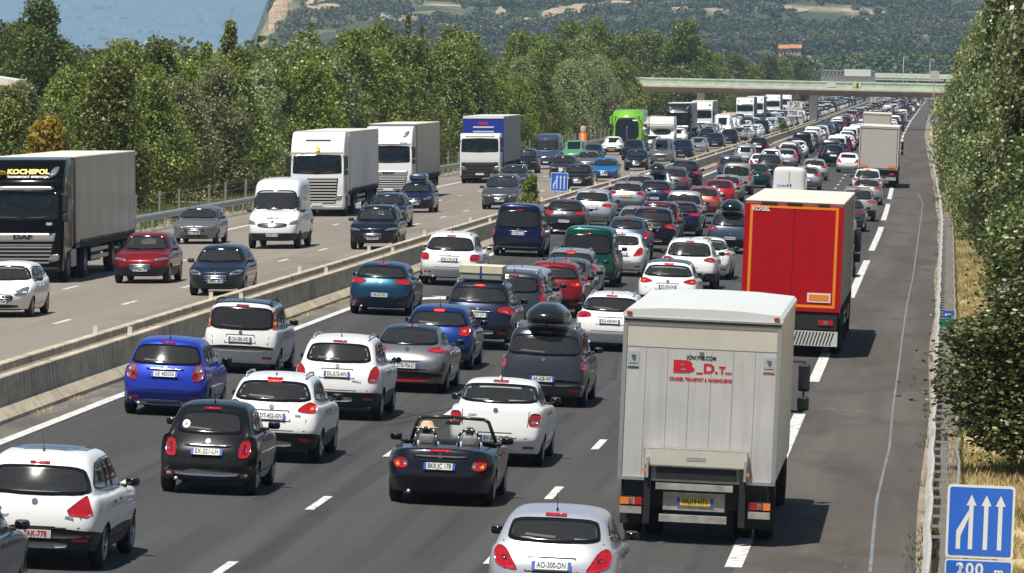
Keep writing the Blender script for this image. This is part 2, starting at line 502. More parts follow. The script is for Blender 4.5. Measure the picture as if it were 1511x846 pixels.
def wheel_nodes(r, w=.205, rim='alloy', spokes=5):
    def ty(bm):
        rr = r * .66
        lathe(bm, [(-w / 2 + .012, rr), (-w / 2, r * .80), (-w / 2 + .02, r * .965), (-w / 2 + .05, r), (w / 2 - .05, r), (w / 2 - .02, r * .965), (w / 2, r * .80), (w / 2 - .012, rr)], 28)
    t = simple('tyre', [M_TYRE], ty, True)
    def rm(bm):
        rr = r * .67
        lathe(bm, [(w / 2 - .012, rr), (w / 2 - .03, rr * .93), (w / 2 - .10, rr * .90), (w / 2 - .11, .001)], 28, mi=1)
        lathe(bm, [(w / 2 - .005, rr * 1.0), (w / 2 - .002, rr * .95), (w / 2 - .03, rr * .92)], 28)
        lathe(bm, [(w / 2 - .10, .07), (w / 2 - .03, .065), (w / 2 - .025, .03), (w / 2 - .03, .001)], 14)
        for i in range(spokes):
            for off in (-.09, .09):
                t = 2 * math.pi * i / spokes + off
                d = Vector((0, math.cos(t), math.sin(t))); s = Vector((0, -math.sin(t), math.cos(t)))
                a = []
                for rad, hw in ((.05, .022), (rr * .95, .017)):
                    for sg in (-1, 1):
                        for xx in (w / 2 - .06, w / 2 - .022):
                            a.append(bm.verts.new(d * rad + s * hw * sg + Vector((xx, 0, 0))))
                for q in ((0, 1, 3, 2), (4, 6, 7, 5), (0, 4, 5, 1), (2, 3, 7, 6), (1, 5, 7, 3), (0, 2, 6, 4)): bm.faces.new([a[x] for x in q])
    m = M_RIM if rim == 'alloy' else M_DRIM
    rmesh = simple('rim', [m, M_UNDER], rm, False)
    return t, rmesh
WH = {}
def wheels(sp):
    key = (sp['r'], sp['rim'])
    if key not in WH: WH[key] = wheel_nodes(sp['r'], .21 if sp['r'] < .36 else .24, sp['rim'], 5 if sp['rim'] == 'alloy' else 6)
    t, rm = WH[key]; out = []
    x = sp['W'] / 2 - .125
    for y in (sp['ra'], sp['ra'] + sp['wb']):
        for s in (1, -1):
            out.append(Node('wheel', t, (s * x, y, sp['r']), (0, 0, 0 if s > 0 else math.pi), [Node('rim', rm)]))
    return out

def plate_nodes(z, y, txt, front=False, yellow=False, w=.52, h=.112, red=False, blue=True, tilt=0.0):
    if red: blue = False
    def f(bm):
        box(bm, -w / 2, w / 2, -.008, .004, -h / 2, h / 2, 0)
        if blue: box(bm, -w / 2, -w / 2 + .045, -.0105, -.008, -h / 2, h / 2, 1); box(bm, w / 2 - .045, w / 2, -.0105, -.008, -h / 2, h / 2, 1)
    me = simple('number_plate', [M_PLATEY if yellow else M_PLATE, M_PBLUE], f)
    kids = []
    if txt:
        tm = text_mesh(txt, h * .98, M_INKR if red else M_INK, .001, .0018, 1.0)
        wd = max(v.co.x for v in tm.vertices) - min(v.co.x for v in tm.vertices)
        kids.append(Node('characters', tm, (0, -.011, 0), (math.pi / 2, 0, 0), scale=(min(1, .385 * w / .52 / wd * 1.0), 1.05, 1)))
    return Node('number_plate', me, (0, y, z), (-tilt, 0, math.pi if front else 0), kids)

TAILS = {
 # right-hand lamp outline in (x,z) seen from behind: list of (poly, insets[(poly, mat)])
 'tri3008': ([(.38, .80), (.80, .76), (.70, 1.05), (.66, 1.06)], []),
 'fiat': ([(.56, .62), (.73, .64), (.76, .80), (.72, .92), (.60, .90), (.55, .76)], [([(.61, .69), (.69, .70), (.70, .80), (.67, .85), (.62, .83)], 1)]),
 'jazz': ([(.55, .70), (.77, .73), (.81, .88), (.72, 1.05), (.60, 1.03)], [([(.61, .88), (.78, .88), (.72, 1.02), (.62, 1.01)], 2), ([(.70, .74), (.77, .76), (.79, .87), (.71, .87)], 2), ([(.59, .73), (.68, .74), (.68, .86), (.60, .86)], 1)]),
 'picasso': ([(.69, 1.03), (.80, 1.02), (.76, 1.46), (.70, 1.46)], [([(.71, 1.14), (.77, 1.14), (.765, 1.24), (.705, 1.24)], 3), ([(.71, 1.27), (.75, 1.27), (.745, 1.42), (.71, 1.42)], 2)]),
 'p2008': ([(.44, .93), (.80, .90), (.79, 1.05), (.68, 1.11), (.55, 1.04)], [([(.68, .96), (.76, .96), (.74, 1.03), (.69, 1.02)], 3)]),
 'mokka': ([(.60, .77), (.80, .80), (.82, 1.02), (.74, 1.12), (.65, 1.02)], [([(.64, .80), (.74, .82), (.74, .88), (.66, .88)], 2)]),
 'i30': ([(.40, .92), (.80, .88), (.82, .98), (.72, 1.02), (.50, .98)], []),
 'polo': ([(.52, .82), (.76, .80), (.80, .92), (.78, 1.02), (.60, 1.02), (.54, .96)], [([(.62, .89), (.70, .89), (.70, .95), (.62, .95)], 3)]),
 'leon': ([(.36, .92), (.78, .87), (.80, .96), (.70, 1.04), (.46, 1.01)], []),
 'cayenne': ([(.58, .82), (.82, .82), (.86, 1.03), (.60, 1.04)], [([(.62, .86), (.80, .87), (.81, .90), (.62, .89)], 1)]),
 'xtrail': ([(.46, .98), (.84, .90), (.85, 1.04), (.72, 1.13), (.52, 1.08)], [([(.58, .98), (.74, .95), (.73, 1.0), (.60, 1.03)], 2)]),
 'vito': ([(.78, .78), (.90, .80), (.88, 1.30), (.80, 1.28)], [([(.80, .96), (.87, .97), (.87, 1.1), (.80, 1.1)], 2)]),
 'golf': ([(.44, .88), (.78, .84), (.81, .96), (.74, 1.02), (.47, 1.0)], []),
 'q5': ([(.42, .92), (.84, .88), (.85, .99), (.78, 1.05), (.46, 1.04)], []),
 'espace': ([(.74, .80), (.88, .84), (.84, 1.22), (.76, 1.10)], [([(.77, .98), (.84, 1.0), (.83, 1.08), (.77, 1.05)], 2)]),
 'scenic': ([(.70, .82), (.85, .86), (.78, 1.50), (.73, 1.46), (.70, 1.06)], []),
 'logan': ([(.60, .76), (.80, .76), (.83, .98), (.63, .99)], [([(.65, .80), (.77, .80), (.77, .88), (.65, .88)], 2)]),
 'tt': ([(.50, .62), (.72, .60), (.76, .72), (.70, .78), (.54, .77)], [([(.52, .65), (.58, .64), (.59, .74), (.54, .74)], 2), ([(.64, .64), (.70, .64), (.71, .72), (.65, .73)], 3)]),
 'p207': ([(.44, .70), (.76, .76), (.80, .94), (.74, 1.03), (.62, .98), (.52, .82)], [([(.60, .82), (.68, .84), (.68, .90), (.61, .88)], 1)]),
 'p308': ([(.44, .88), (.80, .84), (.81, .95), (.66, 1.01), (.50, .98)], [([(.55, .90), (.72, .88), (.71, .92), (.57, .94)], 1)]),
 'captur': ([(.40, .95), (.74, .88), (.82, .96), (.78, 1.05), (.62, 1.04)], [([(.66, .94), (.74, .94), (.73, 1.0), (.66, 1.0)], 3)]),
 'kia': ([(.42, .96), (.78, .90), (.82, .98), (.76, 1.06), (.58, 1.06)], [([(.56, .97), (.72, .95), (.70, 1.0), (.58, 1.01)], 2)]),
 'tall': ([(.68, .84), (.82, .88), (.78, 1.22), (.70, 1.16)], []),
 'small': ([(.58, .80), (.78, .80), (.80, .96), (.62, .98)], [([(.62, .84), (.72, .84), (.72, .89), (.62, .89)], 2)]),
 'wide': ([(.42, .88), (.80, .86), (.81, .98), (.45, .98)], []),
 'van': ([(.88, .85), (.985, .85), (.985, 1.2), (.90, 1.2)], []),
}
LMATS = [M_RED, M_DRED, M_LAMPW, M_AMBER]
HEADS = {
 'std': [(.42, .60), (.80, .66), (.84, .76), (.70, .80), (.46, .70)],
 'slim': [(.44, .72), (.84, .76), (.85, .83), (.70, .83), (.46, .78)],
 'big': [(.44, .60), (.76, .62), (.82, .84), (.66, .82), (.46, .72)],
 'round': [(.50, .60), (.74, .60), (.80, .72), (.74, .80), (.54, .78)],
 'van': [(.58, .86), (.92, .92), (.94, 1.10), (.70, 1.02), (.56, .94)],
}
TYPES = {}
def make_type(key, lv=3, **kw):
    sp = dict(DEF); sp.update(kw); W = sp['W'] / 2; H = sp['H']; L = sp['L']
    BODY_L[0] = L
    fa = sp['ra'] + sp['wb']
    full = eval_subsurf(body_cage(sp), lv)
    bm = bmesh.new(); bm.from_mesh(full); bvh = BVHTree.FromBMesh(bm)
    dec = {}
    # --- outlines of the glass
    rg = sp['rg'] or ((sp['belt_r'] + .03, .80 * sp['gb']), (H - .14, sp['rw'] * .86))
    (zb, xb), (zt, xt) = rg; xb = min(xb * 1.10, W * .86); xt *= 1.10; zb -= .015; zt += .015
    zm = (zb + zt) / 2; xm = (xb + xt) / 2 * 1.035
    rpoly = chaikin([(-xb, zb), (0, zb - .02), (xb, zb), (xm, zm), (xt, zt), (0, zt + .02), (-xt, zt), (-xm, zm)], 2, .2)
    fzb = sp['cowl'] + .015; fzt = sp.get('fzt') or (H - .10 - sp['roofdrop_f'] * .5)
    fxb = sp['gb'] * .93; fxt = sp['rw'] * .92
    fpoly = chaikin([(-fxb, fzb), (0, fzb - .01), (fxb, fzb), (fxt, fzt), (0, fzt + .025), (-fxt, fzt)], 2, .16)
    br, bf = sp['belt_r'] + sp['winbot'], sp['belt_f'] + sp['winbot']
    ztop = H - .135
    if sp['sg']: side = sp['sg']
    else:
        y0 = sp['yr0'] + .30; y1 = sp['yr1'] + .20
        side = [(y0, br + .06), (y0 + .5, br), (sp['ws0'] - .42, bf + .0), (sp['ws1'] + .12, ztop - .10), (sp['ws1'] - .12, ztop), (y1 + .7, ztop + .005), (y1 + .08, ztop - .04)]
    side = chaikin(side, 2, .16)
    b2 = sp['b2'] or (sp['ws1'] + (.02)); b1 = sp['b1'] or (b2 - .92)
    segs = []
    if not sp.get('cockpit'):
        ymin = min(p[0] for p in side); ymax = max(p[0] for p in side)
        cuts = [ymin - 1] + [c for c in ([b1 - .05, b2 - .55] if not sp['vanside'] else []) if ymin + .12 < c < ymax - .2] + [ymax + 1]
        def clip(poly, a, b):
            def half(poly, c, keep_gt):
                out = []
                for p, q in zip(poly, poly[1:] + poly[:1]):
                    ip = (p[0] > c) == keep_gt; iq = (q[0] > c) == keep_gt
                    if ip: out.append(p)
                    if ip != iq:
                        t = (c - p[0]) / (q[0] - p[0]); out.append((c, p[1] + t * (q[1] - p[1])))
                return out
            r_ = half(poly, a, True)
            return half(r_, b, False) if r_ else r_
        ins = inset(side, .022)
        for a, b in zip(cuts, cuts[1:]):
            q = clip(ins, a + .03, b - .03)
            if len(q) >= 3: segs.append(q)
    # --- open the body behind the glass
    dele = []
    rin = inset(rpoly, .045); fin = inset(fpoly, .045); sin_ = inset(side, .04)
    if not sp.get('cockpit'):
        for f in bm.faces:
            c = f.calc_center_median(); n = f.normal
            if c.z < sp['belt_r'] - .1 and c.z < sp['cowl'] - .05: continue
            if c.y < sp['yr1'] + .35 and n.y < -.25 and inpoly(c.x, c.z, rin) and not sp.get('norear'): dele.append(f)
            elif c.y > sp['ws1'] - .35 and n.y > .2 and c.y < sp['ws0'] + .1 and inpoly(c.x, c.z, fin): dele.append(f)
            elif abs(n.x) > .5 and abs(c.x) > .3 and inpoly(c.y, c.z, sin_): dele.append(f)
    # --- split by material
    for k in (2, 3):
        fs = [f for f in bm.faces if f.material_index == k]
        if fs:
            b3 = bm.copy(); b3.faces.ensure_lookup_table()
            dset = {f.index for f in dele}
            bmesh.ops.delete(b3, geom=[f for f in b3.faces if f.material_index != k or f.index in dset], context='FACES')
            for f in b3.faces: f.material_index = 0
            dec[k] = mesh_from(b3, 'trim', [M_PLAST if k == 2 else M_FRIT])
    dset = set(dele)
    bmesh.ops.delete(bm, geom=[f for f in bm.faces if f in dset or f.material_index in (2, 3)], context='FACES')
    body = mesh_from(bm, 'body', [pt('white'), M_UNDER])
    N = [Node('body', body, pslot=0)]
    if 2 in dec: N.append(Node('lower_cladding', dec[2]))
    if 3 in dec: N.append(Node('roof_panel', dec[3], pslot=1))
    gm = M_DGLASS if sp['privacy'] else M_GLASS
    if not sp.get('cockpit'):
        def ring_glass(name, poly, view, m, ringw=.045):
            bmx = bmesh.new(); patch_bm(bmx, bvh, inset(poly, ringw), view, .012, 0, .09, 0)
            patch_ring(bmx, bvh, poly, inset(poly, ringw), view, .012, 1)
            return mesh_from(bmx, name, [m, M_FRIT])
        if not sp.get('norear'):
            rw_kids = []
            if sp['wiper']:
                def wp(b): patch_bm(b, bvh, strip_poly((.02, zb + .05), (-xb * .62, zb + .075), .03), 'R', .022, 0, .2, .012)
                bw = bmesh.new(); wp(bw); rw_kids.append(Node('wiper', mesh_from(bw, 'wiper', [M_PLAST], False)))
            if sp.get('splitrear'):
                bw = bmesh.new(); patch_bm(bw, bvh, strip_poly((0, zb - .3), (0, zt + .06), .04), 'R', .012, 0, .2, .012); rw_kids.append(Node('door_seam', mesh_from(bw, 'seam', [M_GAP], False)))
            N.append(Node('rear_window', ring_glass('rear_window', rpoly, 'R', gm), kids=rw_kids))
        N.append(Node('windscreen', ring_glass('windscreen', fpoly, 'F', M_GLASS)))
        for vw in ('S', 'L'):
            bmx = bmesh.new(); patch_bm(bmx, bvh, side, vw, .003, 0, .15, .008)
            # black surround with the panes cut out is built as ring strips
            bmx.free()
            bmx = bmesh.new()
            for q in segs:
                patch_bm(bmx, bvh, q, vw, .004, 0, .15, .004)
            patch_frame(bmx, bvh, side, segs, vw, .0025, 1)
            N.append(Node('side_window', mesh_from(bmx, 'side_window', [gm if sp['privacy'] else M_GLASS, M_FRIT])))
        N.append(Node('interior', interior(sp)))
    # --- lamps
    tl = TAILS[sp['tail'] or 'small']
    dz = sp.get('tail_dz', 0); sx = W / .88
    for s in (1, -1):
        T = lambda p: [(a * sx * s, b + dz) for a, b in p]
        ex = [(chaikin(T(p), 1), mi, .016) for p, mi in tl[1]]
        N.append(Node('tail_light', patch('tail_light', bvh, T(tl[0]), 'R', LMATS, .012, 1 if sp['tail'] in ('tri3008',) else 2, .06, ex, skirt=.03)))
    if sp['brake3'] and not sp.get('cockpit'):
        N.append(Node('brake_light', patch('brake_light', bvh, [(-.14, zt + .035), (.14, zt + .035), (.14, zt + .065), (-.14, zt + .065)], 'R', [M_RED], .016, 0, .1)))
    hd = HEADS[sp['head'] or 'std']; hz = sp.get('head_dz', 0)
    for s in (1, -1):
        N.append(Node('headlight', patch('headlight', bvh, [(a * sx * s, b + hz) for a, b in hd], 'F', [M_LAMPW], .010, 2, .06, skirt=.03)))
    gz0, gz1, gw = sp['grille'] or (.42, .62, .42)
    gp = [(-gw, gz1), (-gw * .82, gz0), (gw * .82, gz0), (gw, gz1), (0, gz1 + .03)]
    ex = [([(-gw * .8, z_), (gw * .8, z_), (gw * .8, z_ + .018), (-gw * .8, z_ + .018)], 1, .018) for z_ in np.linspace(gz0 + .05, gz1 - .03, 3)]
    N.append(Node('grille', patch('grille', bvh, gp, 'F', [M_PLAST, M_CHROME], .008, 1, .1, ex)))
    li = [(-.55, .27), (.55, .27), (.50, .36), (-.50, .36)]
    N.append(Node('air_intake', patch('air_intake', bvh, li, 'F', [M_PLAST], .006, 1, .1)))
    # --- panel gaps, handles, bumper details
    g = bmesh.new()
    def gapline(pts, view, w=.014):
        for a, b in zip(pts, pts[1:]): patch_bm(g, bvh, strip_poly(a, b, w), view, .0025, 0, .25, .002)
    hb = sp['z1'] + .03; hw = .70 * W
    if sp['hatch']:
        gapline([(xb + .05, zb), (hw + .04, zb - .16), (hw, hb), (-hw, hb), (-hw - .04, zb - .16), (-xb - .05, zb)], 'R')
    else:
        gapline([(hw, (sp['deck'] or .95) - .06), (hw - .03, hb), (-hw + .03, hb), (-hw, (sp['deck'] or .95) - .06)], 'R')
    pz_ = sp['plate_z']; gapline([(-.31, pz_ + .10), (-.35, pz_ - .085), (.35, pz_ - .085), (.31, pz_ + .10), (-.31, pz_ + .10)], 'R', .018)
    gapline([(-W * .93, hb - .02), (-hw, hb)], 'R'); gapline([(W * .93, hb - .02), (hw, hb)], 'R')
    for vw in ('S', 'L'):
        if sp['vanside']: xs = [sp['ws1'] - .35, sp['ws0'] - .2]
        else: xs = [b2 - .55, sp['ws0'] - .42] + ([b1 - .15] if b1 > sp['ra'] + .2 else [])
        for xx in xs: gapline([(xx, sp['gc'] + .16), (xx, br - .02)], vw)
        if len(xs) > 1: gapline([(min(xs), sp['gc'] + .16), (max(xs), sp['gc'] + .16)], vw)
    N.append(Node('panel_gap', mesh_from(g, 'panel_gap', [M_GAP], False)))
    hh = bmesh.new()
    for vw in ('S', 'L'):
        for yy in ([b2 - .38, b1 - .0] if not sp['vanside'] else [sp['ws1'] - .1]):
            if yy > sp['ra'] + .2: patch_bm(hh, bvh, [(yy, sp['belt_f'] - .11), (yy + .2, sp['belt_f'] - .11), (yy + .2, sp['belt_f'] - .075), (yy, sp['belt_f'] - .075)], vw, .03, 0, .3, .03)
    N.append(Node('door_handle', mesh_from(hh, 'door_handle', [pt('white')], False), pslot=0))
    if sp['foglow']:
        for s in (1, -1):
            lb = bmesh.new(); patch_bm(lb, bvh, [(s * .52 * W / .88, sp['z1'] - .16), (s * .72 * W / .88, sp['z1'] - .16), (s * .72 * W / .88, sp['z1'] - .11), (s * .52 * W / .88, sp['z1'] - .11)], 'R', .010, 0, .1, .01)
            N.append(Node('rear_reflector', mesh_from(lb, 'rear_reflector', [M_RED], False)))
    if not sp['clad'] and sp.get('diffuser', True):
        N.append(Node('bumper_insert', patch('bumper_insert', bvh, [(-.5 * W / .88, sp['gc'] + .01), (.5 * W / .88, sp['gc'] + .01), (.45 * W / .88, sp['gc'] + .10), (-.45 * W / .88, sp['gc'] + .10)], 'R', [M_PLAST], .006, 1, .1)))
    if sp['lowbar']:
        z_, wd, mt = sp['lowbar']
        N.append(Node('skid_plate', patch('skid_plate', bvh, [(-wd, z_ + .05), (-wd * .9, z_ - .04), (wd * .9, z_ - .04), (wd, z_ + .05)], 'R', [mt], .012, 1, .1)))
    if sp['chrome']:
        N.append(Node('chrome_bar', patch('chrome_bar', bvh, [(-.38, sp['plate_z'] + .075), (.38, sp['plate_z'] + .075), (.38, sp['plate_z'] + .115), (-.38, sp['plate_z'] + .115)], 'R', [M_CHROME], .02, 1, .1)))
    if sp.get('midtrim'):
        z_ = sp['midtrim']; N.append(Node('bumper_trim', patch('bumper_trim', bvh, [(-.86 * W, z_), (.86 * W, z_), (.86 * W, z_ + .13), (-.86 * W, z_ + .13)], 'R', [M_PLAST], .012, 1, .1)))
    if sp['badge']:
        z_ = sp['plate_z'] + .16 if sp['plate_z'] > .6 else zb - .10
        z_ = min(z_, zb - .07)
        def bd(bm_):
            patch_bm(bm_, bvh, [(.045 * math.cos(t), z_ + .04 * math.sin(t)) for t in np.linspace(0, 2 * math.pi, 11)[:-1]], 'R', .014, 0, .3, .008)
        b_ = bmesh.new(); bd(b_); N.append(Node('badge', mesh_from(b_, 'badge', [M_CHROME], False)))
        b_ = bmesh.new(); zf = gz1 + .06
        patch_bm(b_, bvh, [(.05 * math.cos(t), zf + .045 * math.sin(t)) for t in np.linspace(0, 2 * math.pi, 11)[:-1]], 'F', .014, 0, .3, .008); N.append(Node('badge', mesh_from(b_, 'badge', [M_CHROME], False)))
    # --- mirrors
    def mir(bm_):
        box(bm_, -.10, .10, -.06, .07, -.065, .065, 0, .045, 3)
        box(bm_, -.075, .075, -.0645, -.0605, -.045, .045, 1)
        box(bm_, -.2, -.08, -.02, .04, -.09, -.04, 0, .01)
    mm = simple('wing_mirror', [M_PLAST if sp.get('blackmir', 1) else pt('white'), M_MIRR], mir, True)
    my = sp['ws0'] - .50; mz = sp['belt_f'] + .10
    for s in (1, -1):
        mmx = mm if s > 0 else None
        N.append(Node('wing_mirror', mm, (s * (W + .05), my, mz), (0, 0, 0), scale=(s, 1, 1)))
    # --- roof bits
    if sp['rails']:
        def rl(bm_):
            y0, y1 = sp['yr1'] + .12, sp['ws1'] - .25; zz = H - .045
            for s in (1, -1):
                xx = s * (sp['rw'] - .045)
                pts = [(xx, y0, zz - .02), (xx, y0 + .10, zz + .055), (xx, (y0 + y1) / 2, zz + .07), (xx, y1 - .1, zz + .05), (xx, y1, zz - .02)]
                for a, b in zip(pts, pts[1:]): tube(bm_, a, b, .018, n=6)
        N.append(Node('roof_rails', simple('roof_rails', [M_ALU if sp['rails'] == 'alu' else M_PLAST], rl, True)))
    if sp['ant']:
        def an(bm_):
            tube(bm_, (0, sp['yr1'] + .22, H - .03), (0, sp['yr1'] + .20, H + .03), .022, .012, 6); tube(bm_, (0, sp['yr1'] + .20, H + .03), (0, sp['yr1'] - .0, H + .26), .006, .003, 5)
        N.append(Node('antenna', simple('antenna', [M_PLAST], an)))
    if sp['spoiler']:
        def sl(bm_):
            w = sp['rw'] * .95; y = sp['yr1']
            prism(bm_, [(y + .12, H - .045 - sp['roofdrop_r']), (y + .12, H - .012 - sp['roofdrop_r']), (y - .10, H - .035 - sp['roofdrop_r']), (y - .11, H - .06 - sp['roofdrop_r'])], 'x', -w, w)
        N.append(Node('spoiler', simple('spoiler', [pt('white')], sl), pslot=1 if sp['roof2'] else 0))
    if sp.get('sunroof'):
        y0, y1 = sp['yr1'] + .38, sp['ws1'] + .1; x_ = sp['rw'] * .86
        N.append(Node('glass_roof', patch('glass_roof', bvh, [(-x_, y0), (x_, y0), (x_, y1), (-x_, y1)], 'T', [M_SOLIDGLASS], .006, 1, .15)))
    # exhaust
    if not sp.get('noexh'):
        def exh(bm_): tube(bm_, (-.5, .05, sp['gc'] + .05), (-.5, .35, sp['gc'] + .05), .035, n=10)
        N.append(Node('exhaust_pipe', simple('exhaust_pipe', [M_ALU], exh, True)))
    N += wheels(sp)
    pz = sp['plate_z']
    loc, *_ = bvh.ray_cast(Vector((0, -5, pz)), Vector((0, 1, 0)))
    loc2, *_ = bvh.ray_cast(Vector((0, 15, sp['fplate_z'])), Vector((0, -1, 0)))
    la, *_ = bvh.ray_cast(Vector((0, -5, pz - .05)), Vector((0, 1, 0))); lb_, *_ = bvh.ray_cast(Vector((0, -5, pz + .05)), Vector((0, 1, 0)))
    tilt = max(-.1, min(.45, math.atan2(lb_.y - la.y, .1)))
    sp['_plate'] = (pz, min(la.y, lb_.y, loc.y) - .012, tilt); sp['_fplate'] = (sp['fplate_z'], loc2.y + .012)
    full_bm = None
    TYPES[key] = dict(sp=sp, nodes=N, merged=None, bvh=bvh)
    return TYPES[key]

def patch_ring(bm, bvh, outer, inner, view, off, mi):
    """band between two outlines with the same vertex count"""
    n = len(outer)
    def pr(u, v):
        o, d = VIEWS[view](u, v)
        loc, no, idx, dist = bvh.ray_cast(Vector(o), Vector(d))
        if loc is None:
            g = {'R': (u, .25, v), 'F': (u, BODY_L[0] - .25, v), 'S': (.8, u, v), 'L': (-.8, u, v), 'T': (u, v, 1.3)}[view]
            loc, no, idx, dist = bvh.find_nearest(Vector(g))
        if no.dot(Vector(d)) > 0: no = -no
        return loc + no * off, no
    O = [pr(*p) for p in outer]; I = [pr(*p) for p in inner]
    vo = [bm.verts.new(p) for p, _ in O]; vi = [bm.verts.new(p) for p, _ in I]; vs = [bm.verts.new(p - q * (off + .006)) for p, q in O]
    for i in range(n):
        j = (i + 1) % n
        for quad in ((vo[i], vo[j], vi[j], vi[i]), (vo[i], vs[i], vs[j], vo[j])):
            a, b, c = quad[0].co, quad[1].co, quad[2].co
            q = list(quad)
            if (b - a).cross(c - a).dot(O[i][1]) < 0 and quad[2] is vi[j]: q.reverse()
            try: bm.faces.new(q).material_index = mi
            except ValueError: pass
def patch_frame(bm, bvh, side, segs, view, off, mi):
    """black surround and pillars of a side window: thin bands following the outline and the pillars"""
    patch_ring(bm, bvh, inset(side, -.012), inset(side, .05), view, off, mi)
    zs = [p[1] for p in side]
    if len(segs) > 1:
        for a, b in zip(segs, segs[1:]):
            xa = max(p[0] for p in a); xb_ = min(p[0] for p in b)
            za = [p[1] for p in a if abs(p[0] - xa) < .02]; 
            if za: patch_bm(bm, bvh, [(xa - .01, min(za) - .03), (xb_ + .01, min(za) - .03), (xb_ + .01, max(za) + .02), (xa - .01, max(za) + .02)], view, off - .001, mi, .2, .004)

def interior(sp):
    W = sp['W'] / 2; H = sp['H']
    def f(bm):
        z0 = .30; bl = sp['belt_r']
        box(bm, -W * .82, W * .82, sp['ra'] - .5, sp['ws0'] - .3, z0, z0 + .06)            # floor
        box(bm, -W * .80, W * .80, sp['yr1'] + .05 if sp['gs'] == 0 else sp['yr0'] + .1, sp['ra'] + .45, bl - .14, bl - .08)   # shelf
        box(bm, -W * .80, W * .80, sp['ws0'] - .55, sp['ws0'] - .15, bl - .25, sp['cowl'] - .03, 0, .04)   # dashboard
        rows = [(sp['ra'] + .45, 3), (sp['ws1'] - .25, 2)]
        if sp.get('three'): rows.insert(0, (sp['ra'] - .25, 2))
        for y, n in rows:
            top = min(H - .42, bl + .20)
            if n == 3:
                box(bm, -.62 * W / .88, .62 * W / .88, y, y + .16, z0, top - .12, 0, .05)
                for x in (-.38, 0, .38): box(bm, x - .13, x + .13, y + .02, y + .12, top - .12, top + .04, 0, .04)
            else:
                for x in (-.37, .37):
                    box(bm, x - .24, x + .24, y, y + .16, z0, top - .02, 0, .06)
                    box(bm, x - .13, x + .13, y + .02, y + .12, top + .0, top + .20, 0, .05)
                    for s in (-.05, .05): tube(bm, (x + s, y + .07, top - .04), (x + s, y + .07, top + .03), .008, n=5)
    return simple('interior', [M_SEAT], f, True)
